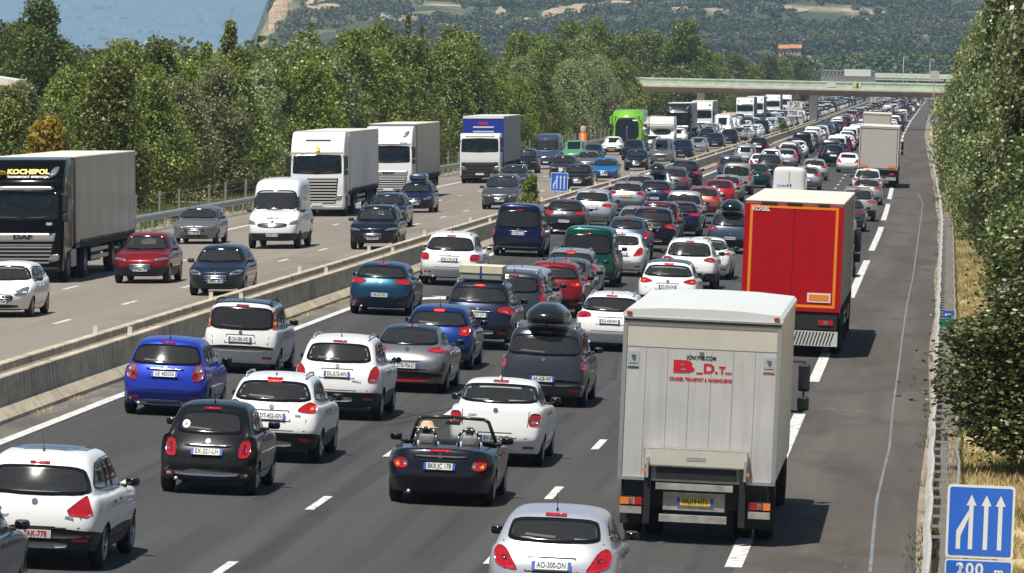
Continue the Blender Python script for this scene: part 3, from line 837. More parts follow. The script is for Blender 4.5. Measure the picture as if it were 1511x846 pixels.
# ------------------------------------------------------------------ the kinds of car
H_ = dict
def all_types():
    mk = make_type
    mk('p3008', L=4.37, W=1.84, H=1.64, wb=2.61, ra=.86, r=.34, gc=.24, belt_r=1.06, belt_f=1.0, cowl=1.06, hood=.98, nose=.82, yr0=.10, yr1=.50, ws1=2.35, ws0=3.30,
       rw=.62, gb=.83, prof_r=(.10, 0, .02, .06), clad=True, tail='tri3008', plate_z=.52, z1=.58, z2=.80, lowbar=(.36, .50, M_ALU), sunroof=True, rg=((1.08, .70), (1.42, .56)), midtrim=.47, wiper=False, cr_r=.24, foglow=True)
    mk('fiat', L=3.55, W=1.63, H=1.49, wb=2.30, ra=.62, r=.30, gc=.20, belt_r=.98, belt_f=.97, cowl=1.0, hood=.90, nose=.72, yr0=.26, yr1=.72, ws1=1.95, ws0=2.62,
       rw=.52, gb=.72, prof_r=(.10, 0, .06, .20), cr_r=.30, cr_f=.34, wr=.90, wf=.84, tail='fiat', plate_z=.72, rg=((1.02, .50), (1.33, .42)), b1=1.15, chrome=True, lowbar=(.36, .55, M_CHROME), head='round', diffuser=False)
    mk('jazz', L=3.90, W=1.70, H=1.53, wb=2.50, ra=.62, r=.30, gc=.19, belt_r=1.0, belt_f=.92, cowl=1.02, hood=.86, nose=.70, yr0=.14, yr1=.52, ws1=2.05, ws0=3.25,
       rw=.57, gb=.78, tail='jazz', plate_z=.84, rg=((1.04, .64), (1.38, .52)), privacy=True, chrome=True, sg=[(.55, 1.10), (1.0, 1.03), (2.75, .99), (2.35, 1.30), (1.85, 1.385), (1.1, 1.39), (.80, 1.34)], lowbar=(.27, .6, M_ALU), diffuser=False)
    mk('picasso', L=4.08, W=1.73, H=1.64, wb=2.54, ra=.74, r=.32, gc=.20, belt_r=1.02, belt_f=1.0, cowl=1.06, hood=.96, nose=.80, yr0=.08, yr1=.30, ws1=2.15, ws0=3.05,
       rw=.66, gb=.80, prof_r=(.10, 0, .02, .04), tail='picasso', plate_z=.79, rg=((1.03, .64), (1.48, .60)), roof2=True, rails='black', midtrim=.52, privacy=True, z1=.52, roofdrop_r=.03)
    mk('p2008', L=4.16, W=1.74, H=1.55, wb=2.54, ra=.80, r=.33, gc=.23, belt_r=1.05, belt_f=.98, cowl=1.03, hood=.94, nose=.80, yr0=.12, yr1=.52, ws1=2.2, ws0=3.1,
       rw=.58, gb=.80, clad=True, tail='p2008', plate_z=.84, z1=.56, rg=((1.12, .63), (1.42, .50)), rails='alu', lowbar=(.34, .40, M_ALU))
    mk('mokka', L=4.28, W=1.78, H=1.66, wb=2.56, ra=.80, r=.35, gc=.24, belt_r=1.10, belt_f=1.03, cowl=1.08, hood=1.0, nose=.84, yr0=.10, yr1=.50, ws1=2.3, ws0=3.2,
       rw=.60, gb=.80, clad=True, tail='mokka', plate_z=.93, z1=.58, z2=.84, rg=((1.18, .60), (1.50, .50)), rails='alu', lowbar=(.42, .34, M_ALU), cr_r=.28)
    mk('i30', L=4.45, W=1.80, H=1.42, wb=2.65, ra=.86, r=.33, gc=.17, belt_r=1.02, belt_f=.93, cowl=.96, hood=.88, nose=.72, yr0=.30, yr1=1.05, ws1=2.4, ws0=3.2, deck=1.02,
       rw=.54, gb=.74, tail='i30', plate_z=.60, rg=((1.06, .60), (1.34, .48)), sunroof=False, roof2=True, midtrim=.34, lowbar=(.30, .5, M_INKR), wiper=False, cr_r=.26, sg=[(.95, 1.10), (1.4, 1.02), (2.85, .98), (2.5, 1.20), (2.1, 1.29), (1.6, 1.28), (1.15, 1.20)])
    mk('hatch', L=4.15, W=1.77, H=1.45, tail='golf', plate_z=.62, belt_r=1.0)
    mk('leon', L=4.25, W=1.78, H=1.46, wb=2.58, ra=.84, tail='leon', plate_z=.58, belt_r=1.02, cr_r=.28, rg=((1.06, .64), (1.34, .50)), chrome=False, head='big')
    mk('polo', L=3.98, W=1.70, H=1.47, wb=2.47, ra=.74, tail='polo', plate_z=.55, belt_r=1.0, rw=.56, cr_r=.24, wiper=True)
    mk('p207', L=4.03, W=1.72, H=1.47, wb=2.54, ra=.72, r=.31, belt_r=1.03, tail='p207', plate_z=.79, cr_r=.30, rg=((1.10, .56), (1.35, .50)), yr0=.18, yr1=.62, chrome=False, head='big')
    mk('golf', L=4.25, W=1.79, H=1.46, wb=2.63, ra=.80, tail='golf', plate_z=.58, belt_r=1.0)
    mk('cayenne', L=4.80, W=1.93, H=1.70, wb=2.86, ra=.97, r=.38, gc=.24, belt_r=1.10, belt_f=1.05, cowl=1.12, hood=1.02, nose=.85, yr0=.14, yr1=.60, ws1=2.75, ws0=3.6,
       rw=.63, gb=.84, tail='cayenne', plate_z=.86, rg=((1.15, .70), (1.52, .55)), rails='alu', z1=.58, z2=.85, cr_r=.28, blackmir=0, privacy=True)
    mk('xtrail', L=4.65, W=1.82, H=1.71, wb=2.70, ra=.92, r=.36, gc=.25, belt_r=1.12, belt_f=1.05, cowl=1.12, hood=1.02, nose=.86, yr0=.12, yr1=.55, ws1=2.7, ws0=3.5,
       rw=.62, gb=.82, tail='xtrail', plate_z=.88, clad=True, rails='alu', z1=.58, z2=.86, rg=((1.20, .68), (1.54, .54)), chrome=True, lowbar=(.45, .45, M_ALU))
    mk('suv', L=4.45, W=1.84, H=1.64, wb=2.66, ra=.86, r=.35, gc=.23, belt_r=1.08, belt_f=1.02, cowl=1.08, hood=1.0, nose=.84, yr0=.12, yr1=.52, ws1=2.5, ws0=3.3,
       rw=.61, gb=.82, tail='kia', plate_z=.62, clad=True, z1=.56, z2=.82, rails='alu', head='slim')
    mk('q5', L=4.66, W=1.89, H=1.65, wb=2.82, ra=.94, r=.37, gc=.21, belt_r=1.10, belt_f=1.02, cowl=1.08, hood=1.0, nose=.84, yr0=.14, yr1=.62, ws1=2.7, ws0=3.5,
       rw=.62, gb=.83, tail='q5', plate_z=.86, rails='alu', z1=.56, z2=.84, rg=((1.16, .66), (1.48, .55)), privacy=True)
    mk('captur', L=4.12, W=1.78, H=1.57, wb=2.6, ra=.76, r=.34, gc=.22, belt_r=1.06, belt_f=.98, cowl=1.04, hood=.96, nose=.80, yr0=.12, yr1=.50, ws1=2.2, ws0=3.1,
       rw=.58, gb=.80, tail='captur', plate_z=.80, clad=True, roof2=True, z1=.54, rg=((1.12, .66), (1.40, .50)), head='slim')
    mk('juke', L=4.14, W=1.76, H=1.57, wb=2.53, ra=.80, r=.35, gc=.22, belt_r=1.10, belt_f=1.0, cowl=1.06, hood=.98, nose=.84, yr0=.18, yr1=.66, ws1=2.2, ws0=3.0,
       rw=.54, gb=.76, tail='mokka', plate_z=.80, clad=True, z1=.56, cr_r=.32, rg=((1.16, .52), (1.42, .44)), head='round')
    mk('mpv', L=4.60, W=1.84, H=1.63, wb=2.75, ra=.92, r=.33, gc=.18, belt_r=1.02, belt_f=.96, cowl=1.06, hood=.92, nose=.76, yr0=.12, yr1=.42, ws1=2.45, ws0=3.75,
       rw=.64, gb=.83, tail='p308', plate_z=.72, rg=((1.06, .70), (1.44, .58)), sg=[(.40, 1.16), (.9, 1.08), (3.2, 1.02), (2.75, 1.36), (2.2, 1.49), (1.1, 1.50), (.66, 1.45)], roofdrop_r=.03)
    mk('espace', L=4.68, W=1.86, H=1.70, wb=2.80, ra=.95, r=.33, gc=.19, belt_r=1.08, belt_f=1.0, cowl=1.08, hood=.96, nose=.80, yr0=.10, yr1=.45, ws1=2.5, ws0=3.75,
       rw=.66, gb=.84, tail='espace', plate_z=.60, rg=((1.12, .72), (1.50, .60)), rails='alu', sg=[(.42, 1.22), (.9, 1.12), (3.25, 1.06), (2.8, 1.42), (2.2, 1.55), (1.1, 1.56), (.66, 1.50)], midtrim=.46)
    mk('scenic', L=4.50, W=1.82, H=1.64, wb=2.75, ra=.9, r=.33, gc=.19, belt_r=1.06, belt_f=1.0, cowl=1.06, hood=.95, nose=.80, yr0=.10, yr1=.40, ws1=2.45, ws0=3.6,
       rw=.64, gb=.82, tail='scenic', plate_z=.62, rg=((1.10, .62), (1.46, .56)), rails='alu', sg=[(.42, 1.20), (.9, 1.10), (3.1, 1.06), (2.7, 1.38), (2.15, 1.50), (1.1, 1.50), (.66, 1.45)])
    mk('wagon', L=4.58, W=1.80, H=1.47, wb=2.73, ra=1.0, r=.32, gc=.18, belt_r=1.0, belt_f=.94, cowl=.99, hood=.90, nose=.74, yr0=.14, yr1=.58, ws1=2.75, ws0=3.55,
       rw=.58, gb=.80, tail='p308', plate_z=.78, rails='alu', rg=((1.05, .66), (1.34, .53)))
    mk('sedan', L=4.55, W=1.79, H=1.47, wb=2.70, ra=.98, r=.32, gc=.17, belt_r=1.0, belt_f=.95, cowl=1.0, hood=.92, nose=.76, gs=2, deck=1.02, yr0=.80, yr1=1.32, ws1=2.6, ws0=3.4,
       rw=.56, gb=.78, tail='wide', plate_z=.80, hatch=False, wiper=False, rg=((1.08, .66), (1.35, .52)), sg=[(1.20, 1.09), (1.6, 1.03), (2.95, 1.0), (2.65, 1.2), (2.35, 1.335), (1.75, 1.34), (1.45, 1.27)])
    mk('logan', L=4.35, W=1.74, H=1.52, wb=2.63, ra=.90, r=.31, gc=.20, belt_r=1.08, belt_f=1.0, cowl=1.04, hood=.96, nose=.78, gs=2, deck=1.08, yr0=.66, yr1=1.10, ws1=2.35, ws0=3.1,
       rw=.60, gb=.76, tail='logan', plate_z=.52, hatch=False, wiper=False, rg=((1.14, .64), (1.42, .56)), sg=[(1.02, 1.16), (1.4, 1.09), (2.66, 1.04), (2.4, 1.26), (2.1, 1.38), (1.5, 1.39), (1.25, 1.33)], cr_r=.16, crown=.0)
    mk('coupe', L=4.7, W=1.84, H=1.40, wb=2.8, ra=1.0, r=.34, gc=.16, belt_r=.98, belt_f=.92, cowl=.96, hood=.88, nose=.72, gs=2, deck=.99, yr0=.74, yr1=1.52, ws1=2.6, ws0=3.5,
       rw=.54, gb=.77, tail='i30', plate_z=.62, hatch=False, wiper=False, rg=((1.03, .66), (1.30, .50)), tail_dz=-.02, sg=[(1.30, 1.05), (1.8, .99), (3.05, .97), (2.65, 1.2), (2.35, 1.27), (1.95, 1.27), (1.6, 1.2)])
    mk('vanlow', L=4.80, W=1.90, H=1.94, wb=3.0, ra=.80, r=.33, gc=.21, belt_r=1.08, belt_f=1.06, cowl=1.16, hood=1.02, nose=.86, yr0=.06, yr1=.20, ws1=3.05, ws0=4.0,
       rw=.72, gb=.86, z1=.50, z2=.80, prof_r=(.08, 0, .01, .03), cr_r=.10, tail='vito', plate_z=.86, rg=((1.10, .70), (1.68, .62)), roofdrop_r=.02, roofdrop_f=.05, privacy=True, wr=.98, rim='dark',
       sg=[(.34, 1.20), (3.5, 1.15), (3.0, 1.60), (2.6, 1.72), (.5, 1.72), (.36, 1.64)], midtrim=.34, head='van', chrome=True, three=True, wf=.90)
    mk('daily', L=6.0, W=2.02, H=2.72, wb=3.6, ra=1.35, r=.37, gc=.30, belt_r=1.40, belt_f=1.38, cowl=1.52, hood=1.28, nose=1.05, yr0=.05, yr1=.10, ws1=4.05, ws0=5.05,
       rw=.84, gb=.94, z1=.62, z2=1.0, prof_r=(.06, 0, .0, .02), prof_f=(.10, 0, .04, .20), cr_r=.06, wr=.99, wf=.90, tail='van', plate_z=.62, fplate_z=.55, fzt=2.26, rg=((1.55, .74), (2.25, .70)), norear=True, roofdrop_r=.01, roofdrop_f=.10,
       sg=[(4.10, 1.50), (4.72, 1.46), (4.45, 1.80), (4.30, 2.0), (4.08, 2.02)], vanside=True, head='van', head_dz=.08, grille=(.84, 1.0, .62), rim='dark', hatch=False, brake3=False, ant=False, wiper=False, clad=True, foglow=False, crown=.0)
    mk('minivan', L=4.30, W=1.83, H=1.82, wb=2.7, ra=.74, r=.32, gc=.2, belt_r=1.12, belt_f=1.08, cowl=1.14, hood=1.02, nose=.86, yr0=.06, yr1=.22, ws1=2.55, ws0=3.4,
       rw=.68, gb=.84, tail='tall', plate_z=.64, rg=((1.14, .66), (1.58, .58)), wr=.97, cr_r=.12, clad=True, z1=.52, z2=.82)
# ------------------------------------------------------------------ lorries, coach, camper, roadster
M_BOXAL = mat('weathered_aluminium', (.575, .565, .545), .5, .2, var=.10, vscale=1.3, bump=.05, bscale=3)
def streaked(m, amt=.35, col=(.16, .15, .13)):
    n = m.node_tree.nodes; l = m.node_tree.links; b = n['Principled BSDF']; src = b.inputs['Base Color'].links[0].from_socket
    tc = n.new('ShaderNodeTexCoord'); mp = n.new('ShaderNodeMapping'); mp.inputs['Scale'].default_value = (7, 7, .5); l.new(tc.outputs['Object'], mp.inputs[0])
    nz = n.new('ShaderNodeTexNoise'); nz.inputs['Scale'].default_value = 1.3; nz.inputs['Detail'].default_value = 7; l.new(mp.outputs[0], nz.inputs[0])
    r = n.new('ShaderNodeMapRange'); r.inputs[1].default_value = .48; r.inputs[2].default_value = .72; r.inputs[4].default_value = amt; l.new(nz.outputs[0], r.inputs[0])
    mx = n.new('ShaderNodeMix'); mx.data_type = 'RGBA'; l.new(r.outputs[0], mx.inputs['Factor']); l.new(src, mx.inputs['A']); mx.inputs['B'].default_value = (*col, 1); l.new(mx.outputs['Result'], b.inputs['Base Color'])
streaked(M_BOXAL, .16)
M_CREAM = mat('cream_panel', (.56, .53, .46), .45, var=.06, vscale=2)
M_DIRTAL = mat('dirty_steel', (.40, .38, .34), .5, .3, var=.3, vscale=6)
M_CHASSIS = mat('chassis_black', (.014, .014, .015), .6, var=.3)
M_TRED = mat('trailer_red', (.42, .004, .010), .5, 0, 0, .2, var=.07, vscale=1.5)
streaked(M_TRED, .22, (.20, .02, .02))
M_ORANGE = mat('reflective_orange', (.85, .25, .02), .35)
M_ROOFW = mat('roof_cream_white', (.66, .63, .55), .6, var=.08, vscale=1)
M_TARPS = mat('silver_curtain', (.24, .235, .225), .30, .75, var=.12, vscale=.6, bump=.25, bscale=.9)
M_TARPG = mat('grey_curtain', (.16, .165, .18), .5, 0, var=.1, vscale=1, bump=.3, bscale=1.6)
M_TARPW = mat('white_curtain', (.62, .61, .58), .5, 0, var=.05, vscale=1, bump=.2, bscale=1.6)
M_BLUEP = mat('trailer_blue', (.012, .035, .30), .35, 0, .3)
M_STRIPE = mat('reflector_grey', (.55, .55, .52), .5)
M_TRUCKGL = mat('truck_windscreen', (.010, .013, .015), .03, 0, .0, .5, var=.5, vscale=5)
M_YEL = mat('lettering_yellow', (.80, .60, .02), .45)
M_WHT = mat('lettering_white', (.75, .75, .74), .5)
M_GREENST = mat('sticker_green', (.12, .42, .30), .5)
M_SKIN = mat('skin', (.50, .28, .20), .6)
M_STRAW = mat('straw_hat', (.62, .45, .28), .9, bump=.4, bscale=200)
M_HAIR = mat('dark_hair', (.03, .02, .015), .7)
M_SHIRT = mat('pale_shirt', (.42, .45, .46), .9)
M_BEIGEL = mat('beige_leather', (.42, .36, .28), .6)

def bx(name, mats, *boxes, smooth=False):
    bm = bmesh.new()
    for b in boxes: box(bm, *b)
    return mesh_from(bm, name, mats, smooth)
def txt(s, size, m, loc, front=False, w=None, bold=.002, name='lettering', side=None, shear=0, hs=1.0):
    tm = text_mesh(s, size, m, .002, bold, shear=shear)
    wd = max(v.co.x for v in tm.vertices) - min(v.co.x for v in tm.vertices)
    sc = (w / wd if w else 1, hs, 1)
    rot = (math.pi / 2, 0, math.pi if front else 0)
    if side == 'R': rot = (math.pi / 2, 0, math.pi / 2)
    return Node(name, tm, loc, rot, scale=sc)
def truck_wheel(r=.50, w=.30, dual=False):
    def ty(bm):
        for o in ((0, -w - .04) if dual else (0,)):
            lathe(bm, [(o - w / 2, r * .55), (o - w / 2, r * .9), (o - w / 2 + .04, r), (o + w / 2 - .04, r), (o + w / 2, r * .9), (o + w / 2, r * .55)], 26)
    def rm(bm):
        lathe(bm, [(w / 2 - .01, r * .57), (w / 2 - .05, r * .5), (w / 2 - .12, r * .42), (w / 2 - .12, r * .26), (w / 2 - .02, r * .24), (w / 2 - .02, .001)], 20)
    return simple('tyre', [M_TYRE], ty, True), simple('rim', [mat('steel_rim', (.30, .30, .30), .45, .5)], rm, True)
TW1 = truck_wheel(); TW2 = truck_wheel(dual=True)
def axle(y, half, dual=False, r=.5):
    t, m = TW2 if dual else TW1; s_ = r / .5
    return [Node('wheel', t, (s * (half - .15), y, r), (0, 0, 0 if s > 0 else math.pi), [Node('rim', m)], scale=(1, s_, s_)) for s in (1, -1)]

def trailer_nodes(L=13.6, side=M_TARPS, roof=M_ROOFW, rear='red', front=None, zt=4.0, zb=1.18, W=1.275):
    N = []
    bm = bmesh.new(); box(bm, -W + .02, W - .02, .04, L - .02, zb, zt - .03, 0, .02, 1); N.append(Node('cargo_box', mesh_from(bm, 'cargo_box', [side if rear != 'red' else M_TARPW], False)))
    bm = bmesh.new(); box(bm, -W, W, .0, L, zt - .06, zt, 0, .03, 2)
    N.append(Node('roof', mesh_from(bm, 'roof', [roof], False)))
    for s in (1, -1):
        bm = bmesh.new()
        # curtain with shallow vertical waves and a row of buckle straps
        n = 60; v0 = []; v1 = []
        for i in range(n + 1):
            y = .12 + (L - .24) * i / n; o = .012 + .005 * math.sin(i * 1.7) + .006 * math.sin(i * .6)
            v0.append(bm.verts.new((s * (W - .02 + o), y, zb + .02))); v1.append(bm.verts.new((s * (W - .02 + o * .6), y, zt - .07)))
        for i in range(n):
            q = (v0[i], v0[i + 1], v1[i + 1], v1[i]); bm.faces.new(q if s > 0 else q[::-1])
        N.append(Node('curtain', mesh_from(bm, 'curtain', [side])))
        bm = bmesh.new()
        for i in range(int((L - .6) / .42)):
            y = .4 + i * .42; box(bm, s * (W + .012) - .01, s * (W + .012) + .01, y, y + .07, zb - .16, zb + .10)
        box(bm, s * (W - .03) - .02, s * (W - .03) + .02, .05, L - .05, zb - .16, zb + .0)
        N.append(Node('strap_row', mesh_from(bm, 'strap_row', [M_CHASSIS], False)))
        bm = bmesh.new()
        for z0, z1 in ((.55, .68), (.80, .92)): box(bm, s * (W - .06) - .02, s * (W - .06) + .02, 6.2, L - 3.6, z0, z1)
        N.append(Node('side_guard', mesh_from(bm, 'side_guard', [M_DIRTAL], False)))
    bm = bmesh.new()
    for x in (-.45, .45): box(bm, x - .07, x + .07, .1, L - .3, .92, zb - .02)
    box(bm, -W + .05, W - .05, .06, L - .1, zb - .14, zb - .005); box(bm, -1.0, 1.0, 6.4, 8.6, .45, 1.0); box(bm, -.9, .9, 10.0, 10.5, .3, 1.0)
    N.append(Node('chassis', mesh_from(bm, 'chassis', [M_CHASSIS], False)))
    for y in (2.6, 3.91, 5.22): N += axle(y, W)
    # ---- rear
    bm = bmesh.new()
    if rear == 'red':
        N.append(Node('rear_door', bx('rear_door', [M_TRED, M_GAP], (-W, -.008, -.03, .04, zb, zt - .11, 0), (.008, W, -.03, .04, zb, zt - .11, 0), (-.008, .008, -.02, .03, zb, zt - .11, 1))))
        f = .07; z0, z1 = zb + .10, zt - .20; x0 = W - .14
        bo = [(-x0, x0, -.036, -.03, z1, z1 + f, 0), (-x0, x0, -.036, -.03, z0, z0 + f, 0), (-x0, -x0 + f, -.036, -.03, z0 + f, z1, 0), (x0 - f, x0, -.036, -.03, z0 + f, z1, 0)]
        N.append(Node('reflective_border', bx('reflective_border', [M_ORANGE], *bo)))
        N.append(Node('marker_plate', bx('marker_plate', [M_WHT, M_ORANGE], (.42, 1.02, -.045, -.03, zb + .24, zb + .48, 0), (.46, .98, -.049, -.045, zb + .28, zb + .44, 1))))
        N.append(txt('KÖGEL', .15, M_WHT, (-.86, -.038, zt - .235), w=.46, bold=.006))
        N.append(Node('door_hinge', bx('door_hinge', [M_CHASSIS], (-.85, -.45, -.05, .0, zt - .11, zt - .07, 0), (-.2, .2, -.05, 0, zt - .11, zt - .07, 0), (.6, .9, -.05, 0, zt - .11, zt - .07, 0))))
        N.append(Node('underrun_bar', bx('underrun_bar', [M_CHASSIS], (-1.2, 1.2, .0, .2, .72, 1.10, 0))))
        bm2 = bmesh.new(); box(bm2, -1.24, 1.24, -.02, .02, .30, .68, 0)
        for i in range(-15, 15):
            x = i * .085
            if -1.2 < x < 1.1:
                vs = [bm2.verts.new(p) for p in ((x, -.024, .32), (x + .035, -.024, .32), (x + .135, -.024, .66), (x + .10, -.024, .66))]
                bm2.faces.new(vs).material_index = 1
        N.append(Node('mud_flap', mesh_from(bm2, 'mud_flap', [M_STRIPE, M_CHASSIS], False)))
    elif rear == 'beige':
        N.append(Node('rear_door', bx('rear_door', [mat('beige_door', (.50, .47, .42), .5, var=.06)], (-W, W, -.03, .04, zb, zt - .08, 0))))
        z0, z1 = zb + .04, zt - .20; x0 = W - .05; f = .05
        N.append(Node('reflective_border', bx('reflective_border', [M_DRED, M_WHT], (-x0, x0, -.036, -.03, z1, z1 + f, 0), (-x0, x0, -.036, -.03, z0, z0 + f, 0), (-x0, -x0 + f, -.036, -.03, z0 + f, z1, 0), (x0 - f, x0, -.036, -.03, z0 + f, z1, 0), (-W, -x0 - .005, -.036, -.03, z0, z1, 1), (x0 + .005, W, -.036, -.03, z0, z1, 1))))
        N.append(Node('marker_plate', bx('marker_plate', [M_ORANGE], (-1.1, -.65, -.045, -.03, zb + .12, zb + .28, 0), (.65, 1.1, -.045, -.03, zb + .12, zb + .28, 0))))
        N.append(Node('underrun_bar', bx('underrun_bar', [M_DIRTAL, M_CHASSIS], (-1.2, 1.2, .0, .1, .5, .72, 0), (-1.2, 1.2, .1, .3, .7, 1.0, 1))))
    for s in (1, -1):
        N.append(Node('tail_light', bx('tail_light', [M_RED, M_LAMPW], (s * .92 - .19, s * .92 + .19, -.03, .05, .84, .97, 0), (s * .92 - .05, s * .92 + .05, -.034, -.03, .86, .95, 1))))
    if front:
        N.append(Node('front_wall', bx('front_wall', [front, M_WHT], (-W, W, L - .02, L + .03, zb, zt - .16, 0), (-W, W, L - .02, L + .05, zt - .155, zt, 1), (-.65, .65, L + .03, L + .034, 3.42, 3.50, 1), (-.65, .65, L + .03, L + .034, 3.14, 3.22, 1))))
        N.append(Node('sign_panel', bx('sign_panel', [M_INKR], (-.30, .30, L + .03, L + .036, 3.62, 3.76, 0))))
    return N

def tractor_nodes(style, body, lower=None, top=3.95, y0=0.0, label_text=None):
    """cab with its front at y0, facing +y"""
    N = []; lower = lower or body
    W = 1.24
    if top > 3.5:
        prof = [(-.10, .34), (0, .50), (.0, 1.50), (-.04, 2.0), (-.20, 2.92), (-.16, 3.02), (-.30, 3.25), (-.75, top - .22), (-1.0, top - .06), (-2.1, top), (-2.2, top - .08), (-2.2, 1.0), (-.95, 1.0), (-.9, .34)]
    else:
        prof = [(-.10, .34), (0, .50), (.0, 1.50), (-.03, 1.95), (-.20, top - .28), (-.32, top - .05), (-.5, top), (-2.1, top), (-2.2, top - .1), (-2.2, 1.0), (-.95, 1.0), (-.9, .34)]
    bm = bmesh.new(); A, B, fs = prism(bm, [(a + y0, b) for a, b in prof], 'x', -W, W)
    es = [e for e in bm.edges]
    bmesh.ops.bevel(bm, geom=es, offset=.075, segments=3, affect='EDGES', profile=.5, clamp_overlap=True)
    bmesh.ops.recalc_face_normals(bm, faces=bm.faces)
    bvh = BVHTree.FromBMesh(bm)
    BODY_L[0] = y0
    N.append(Node('cab', mesh_from(bm, 'cab', [body], True)))
    me = N[0].me
    P = lambda name, poly, m, off=.01, rd=0, extra=(), view='F': Node(name, patch(name, bvh, poly, view, m if isinstance(m, list) else [m], off, rd, .12, extra, skirt=.01))
    wt = 2.92 if top > 3.5 else top - .30
    wz = 2.02 if style != 'renault' else 1.95
    N.append(P('windscreen', [(-1.10, wz), (0, wz - .03), (1.10, wz), (1.16, wz + .06), (1.13, wt - .10), (1.06, wt - .03), (0, wt), (-1.06, wt - .03), (-1.13, wt - .10), (-1.16, wz + .06)], [M_TRUCKGL], .012, 0))
    for s in (-1, 1): N[-1].kids.append(Node('wiper', patch('wiper', bvh, strip_poly((s * .1, wz + .04), (s * .85, wz + .07), .03), 'F', [M_PLAST], .03, 0, .2)))
    if style == 'daf':
        N.append(P('sun_visor', [(-1.0, wt + .04), (1.0, wt + .04), (.95, wt + .14), (-.95, wt + .14)], [M_CHROME], .09, 1))
        N.append(P('badge_panel', [(-1.0, 1.32), (1.0, 1.32), (1.05, 1.58), (-1.05, 1.58)], [M_ALU], .02))
        N.append(txt('DAF', .22, M_INK, (0, y0 + .045, 1.46), front=True, w=.62, bold=.012))
        gz = (.58, 1.24)
    elif style == 'scania': gz = (.62, 1.80)
    else: gz = (.50, 1.32)
    N.append(P('grille', [(-.86, gz[0]), (.86, gz[0]), (1.0, gz[1]), (-1.0, gz[1])], [M_CHASSIS], .012))
    bm2 = bmesh.new()
    nsl = {'daf': 5, 'scania': 8, 'renault': 4}[style]
    for i in range(nsl):
        z = gz[0] + .05 + (gz[1] - gz[0] - .06) * i / nsl
        wv = .84 + .12 * i / nsl
        patch_bm(bm2, bvh, [(-wv, z), (wv, z), (wv, z + .042), (-wv, z + .042)], 'F', .035, 0, .3, .03)
    sm = M_ALU if style == 'daf' else (mat('grille_white', (.7, .7, .68), .35) if style == 'scania' else M_GPLAST)
    if style == 'daf' and lower is not body: sm = M_WHITEP
    N.append(Node('grille_slats', mesh_from(bm2, 'grille_slats', [sm], False)))
    if style == 'renault': N.append(P('lower_panel', [(-1.14, .45), (1.14, .45), (1.14, 1.32), (-1.14, 1.32)], [M_CHASSIS], .006))
    if style == 'renault': N.append(P('upper_trim', [(-.9, top - .22), (.9, top - .22), (.8, top - .08), (-.8, top - .08)], [M_ALU], .02))
    for s in (1, -1):
        z = {'daf': .80, 'scania': .90, 'renault': .95}[style]
        N.append(P('headlight', [(s * .80, z - .14), (s * 1.16, z - .10), (s * 1.18, z + .13), (s * .86, z + .10)], [M_LAMPW], .02, 1))
        if style == 'daf': N.append(P('roof_lamp', [(s * .74, 3.30), (s * 1.02, 3.42), (s * 1.10, 3.70), (s * .86, 3.62)], [M_LAMPW], .02, 1))
        vw = 'S' if s > 0 else 'L'
        N.append(P('side_window', [(y0 - 1.25, 2.08), (y0 - .28, 2.02), (y0 - .36, 2.78), (y0 - 1.2, 2.80)], [M_TRUCKGL], .01, 1, view=vw))
        # mirrors
        def mr(b):
            box(b, s * 1.36 - .09, s * 1.36 + .09, y0 - .12, y0 + .06, 2.25, 2.85, 0, .04); box(b, s * 1.36 - .09, s * 1.36 + .09, y0 - .12, y0 + .06, 1.95, 2.2, 0, .04)
            box(b, min(s * 1.2, s * 1.36), max(s * 1.2, s * 1.36), y0 - .12, y0 - .06, 2.8, 2.86)
        N.append(Node('wing_mirror', simple('wing_mirror', [M_PLAST], mr, False)))
        def st(b):
            box(b, s * 1.10 - .12, s * 1.10 + .12, y0 - 1.0 - .3, y0 - .95, .45, .52); box(b, s * 1.02 - .2, s * 1.02 + .2, y0 - 3.2, y0 - 2.1, .45, 1.0)
        N.append(Node('fuel_tank', simple('fuel_tank', [M_DIRTAL], st, False)))
    N.append(P('bumper', [(-1.18, .38), (1.18, .38), (1.18, .50), (-1.18, .50)], [M_CHASSIS if style != 'scania' else M_WHITEP], .03))
    N.append(Node('number_plate', bx('number_plate', [M_PLATE], (-.26, .26, y0 + .045, y0 + .06, .52, .64, 0))))
    N.append(Node('chassis', bx('chassis', [M_CHASSIS], (-.5, .5, y0 - 5.6, y0 - .9, .6, .98, 0), (-1.1, 1.1, y0 - 2.2, y0 - 1.0, .75, 1.02, 0))))
    if top > 3.5:
        N.append(Node('side_fairing', bx('side_fairing', [body], (-1.22, -1.18, y0 - 2.75, y0 - 2.2, 1.1, top - .1, 0), (1.18, 1.22, y0 - 2.75, y0 - 2.2, 1.1, top - .1, 0))))
    N += axle(y0 - 1.45, W); N += axle(y0 - 5.1, W, True)
    if label_text == 'koch':
        yy = y0 - .30
        N.append(txt('KOCHSPOL', .24, M_YEL, (-.12, y0 - .40, 3.52), front=True, w=1.35, bold=.012)); N[-1].rot = (math.pi / 2 - .55, 0, math.pi)
        N.append(txt('TRANSPORT SPEDYCJA', .10, M_WHT, (-.12, y0 - .30, 3.36), front=True, w=1.35, bold=.004)); N[-1].rot = (math.pi / 2 - .55, 0, math.pi)
        bm3 = bmesh.new(); lathe(bm3, [(0, .001), (0, .16), (-.015, .16)], 20, 'y'); lathe(bm3, [(.006, .001), (.006, .09), (-.0, .09)], 14, 'y', 1)
        N.append(Node('emblem', mesh_from(bm3, 'emblem', [M_YEL, M_CHASSIS], False), (.72, y0 - .375, 3.48), (.55, 0, 0)))
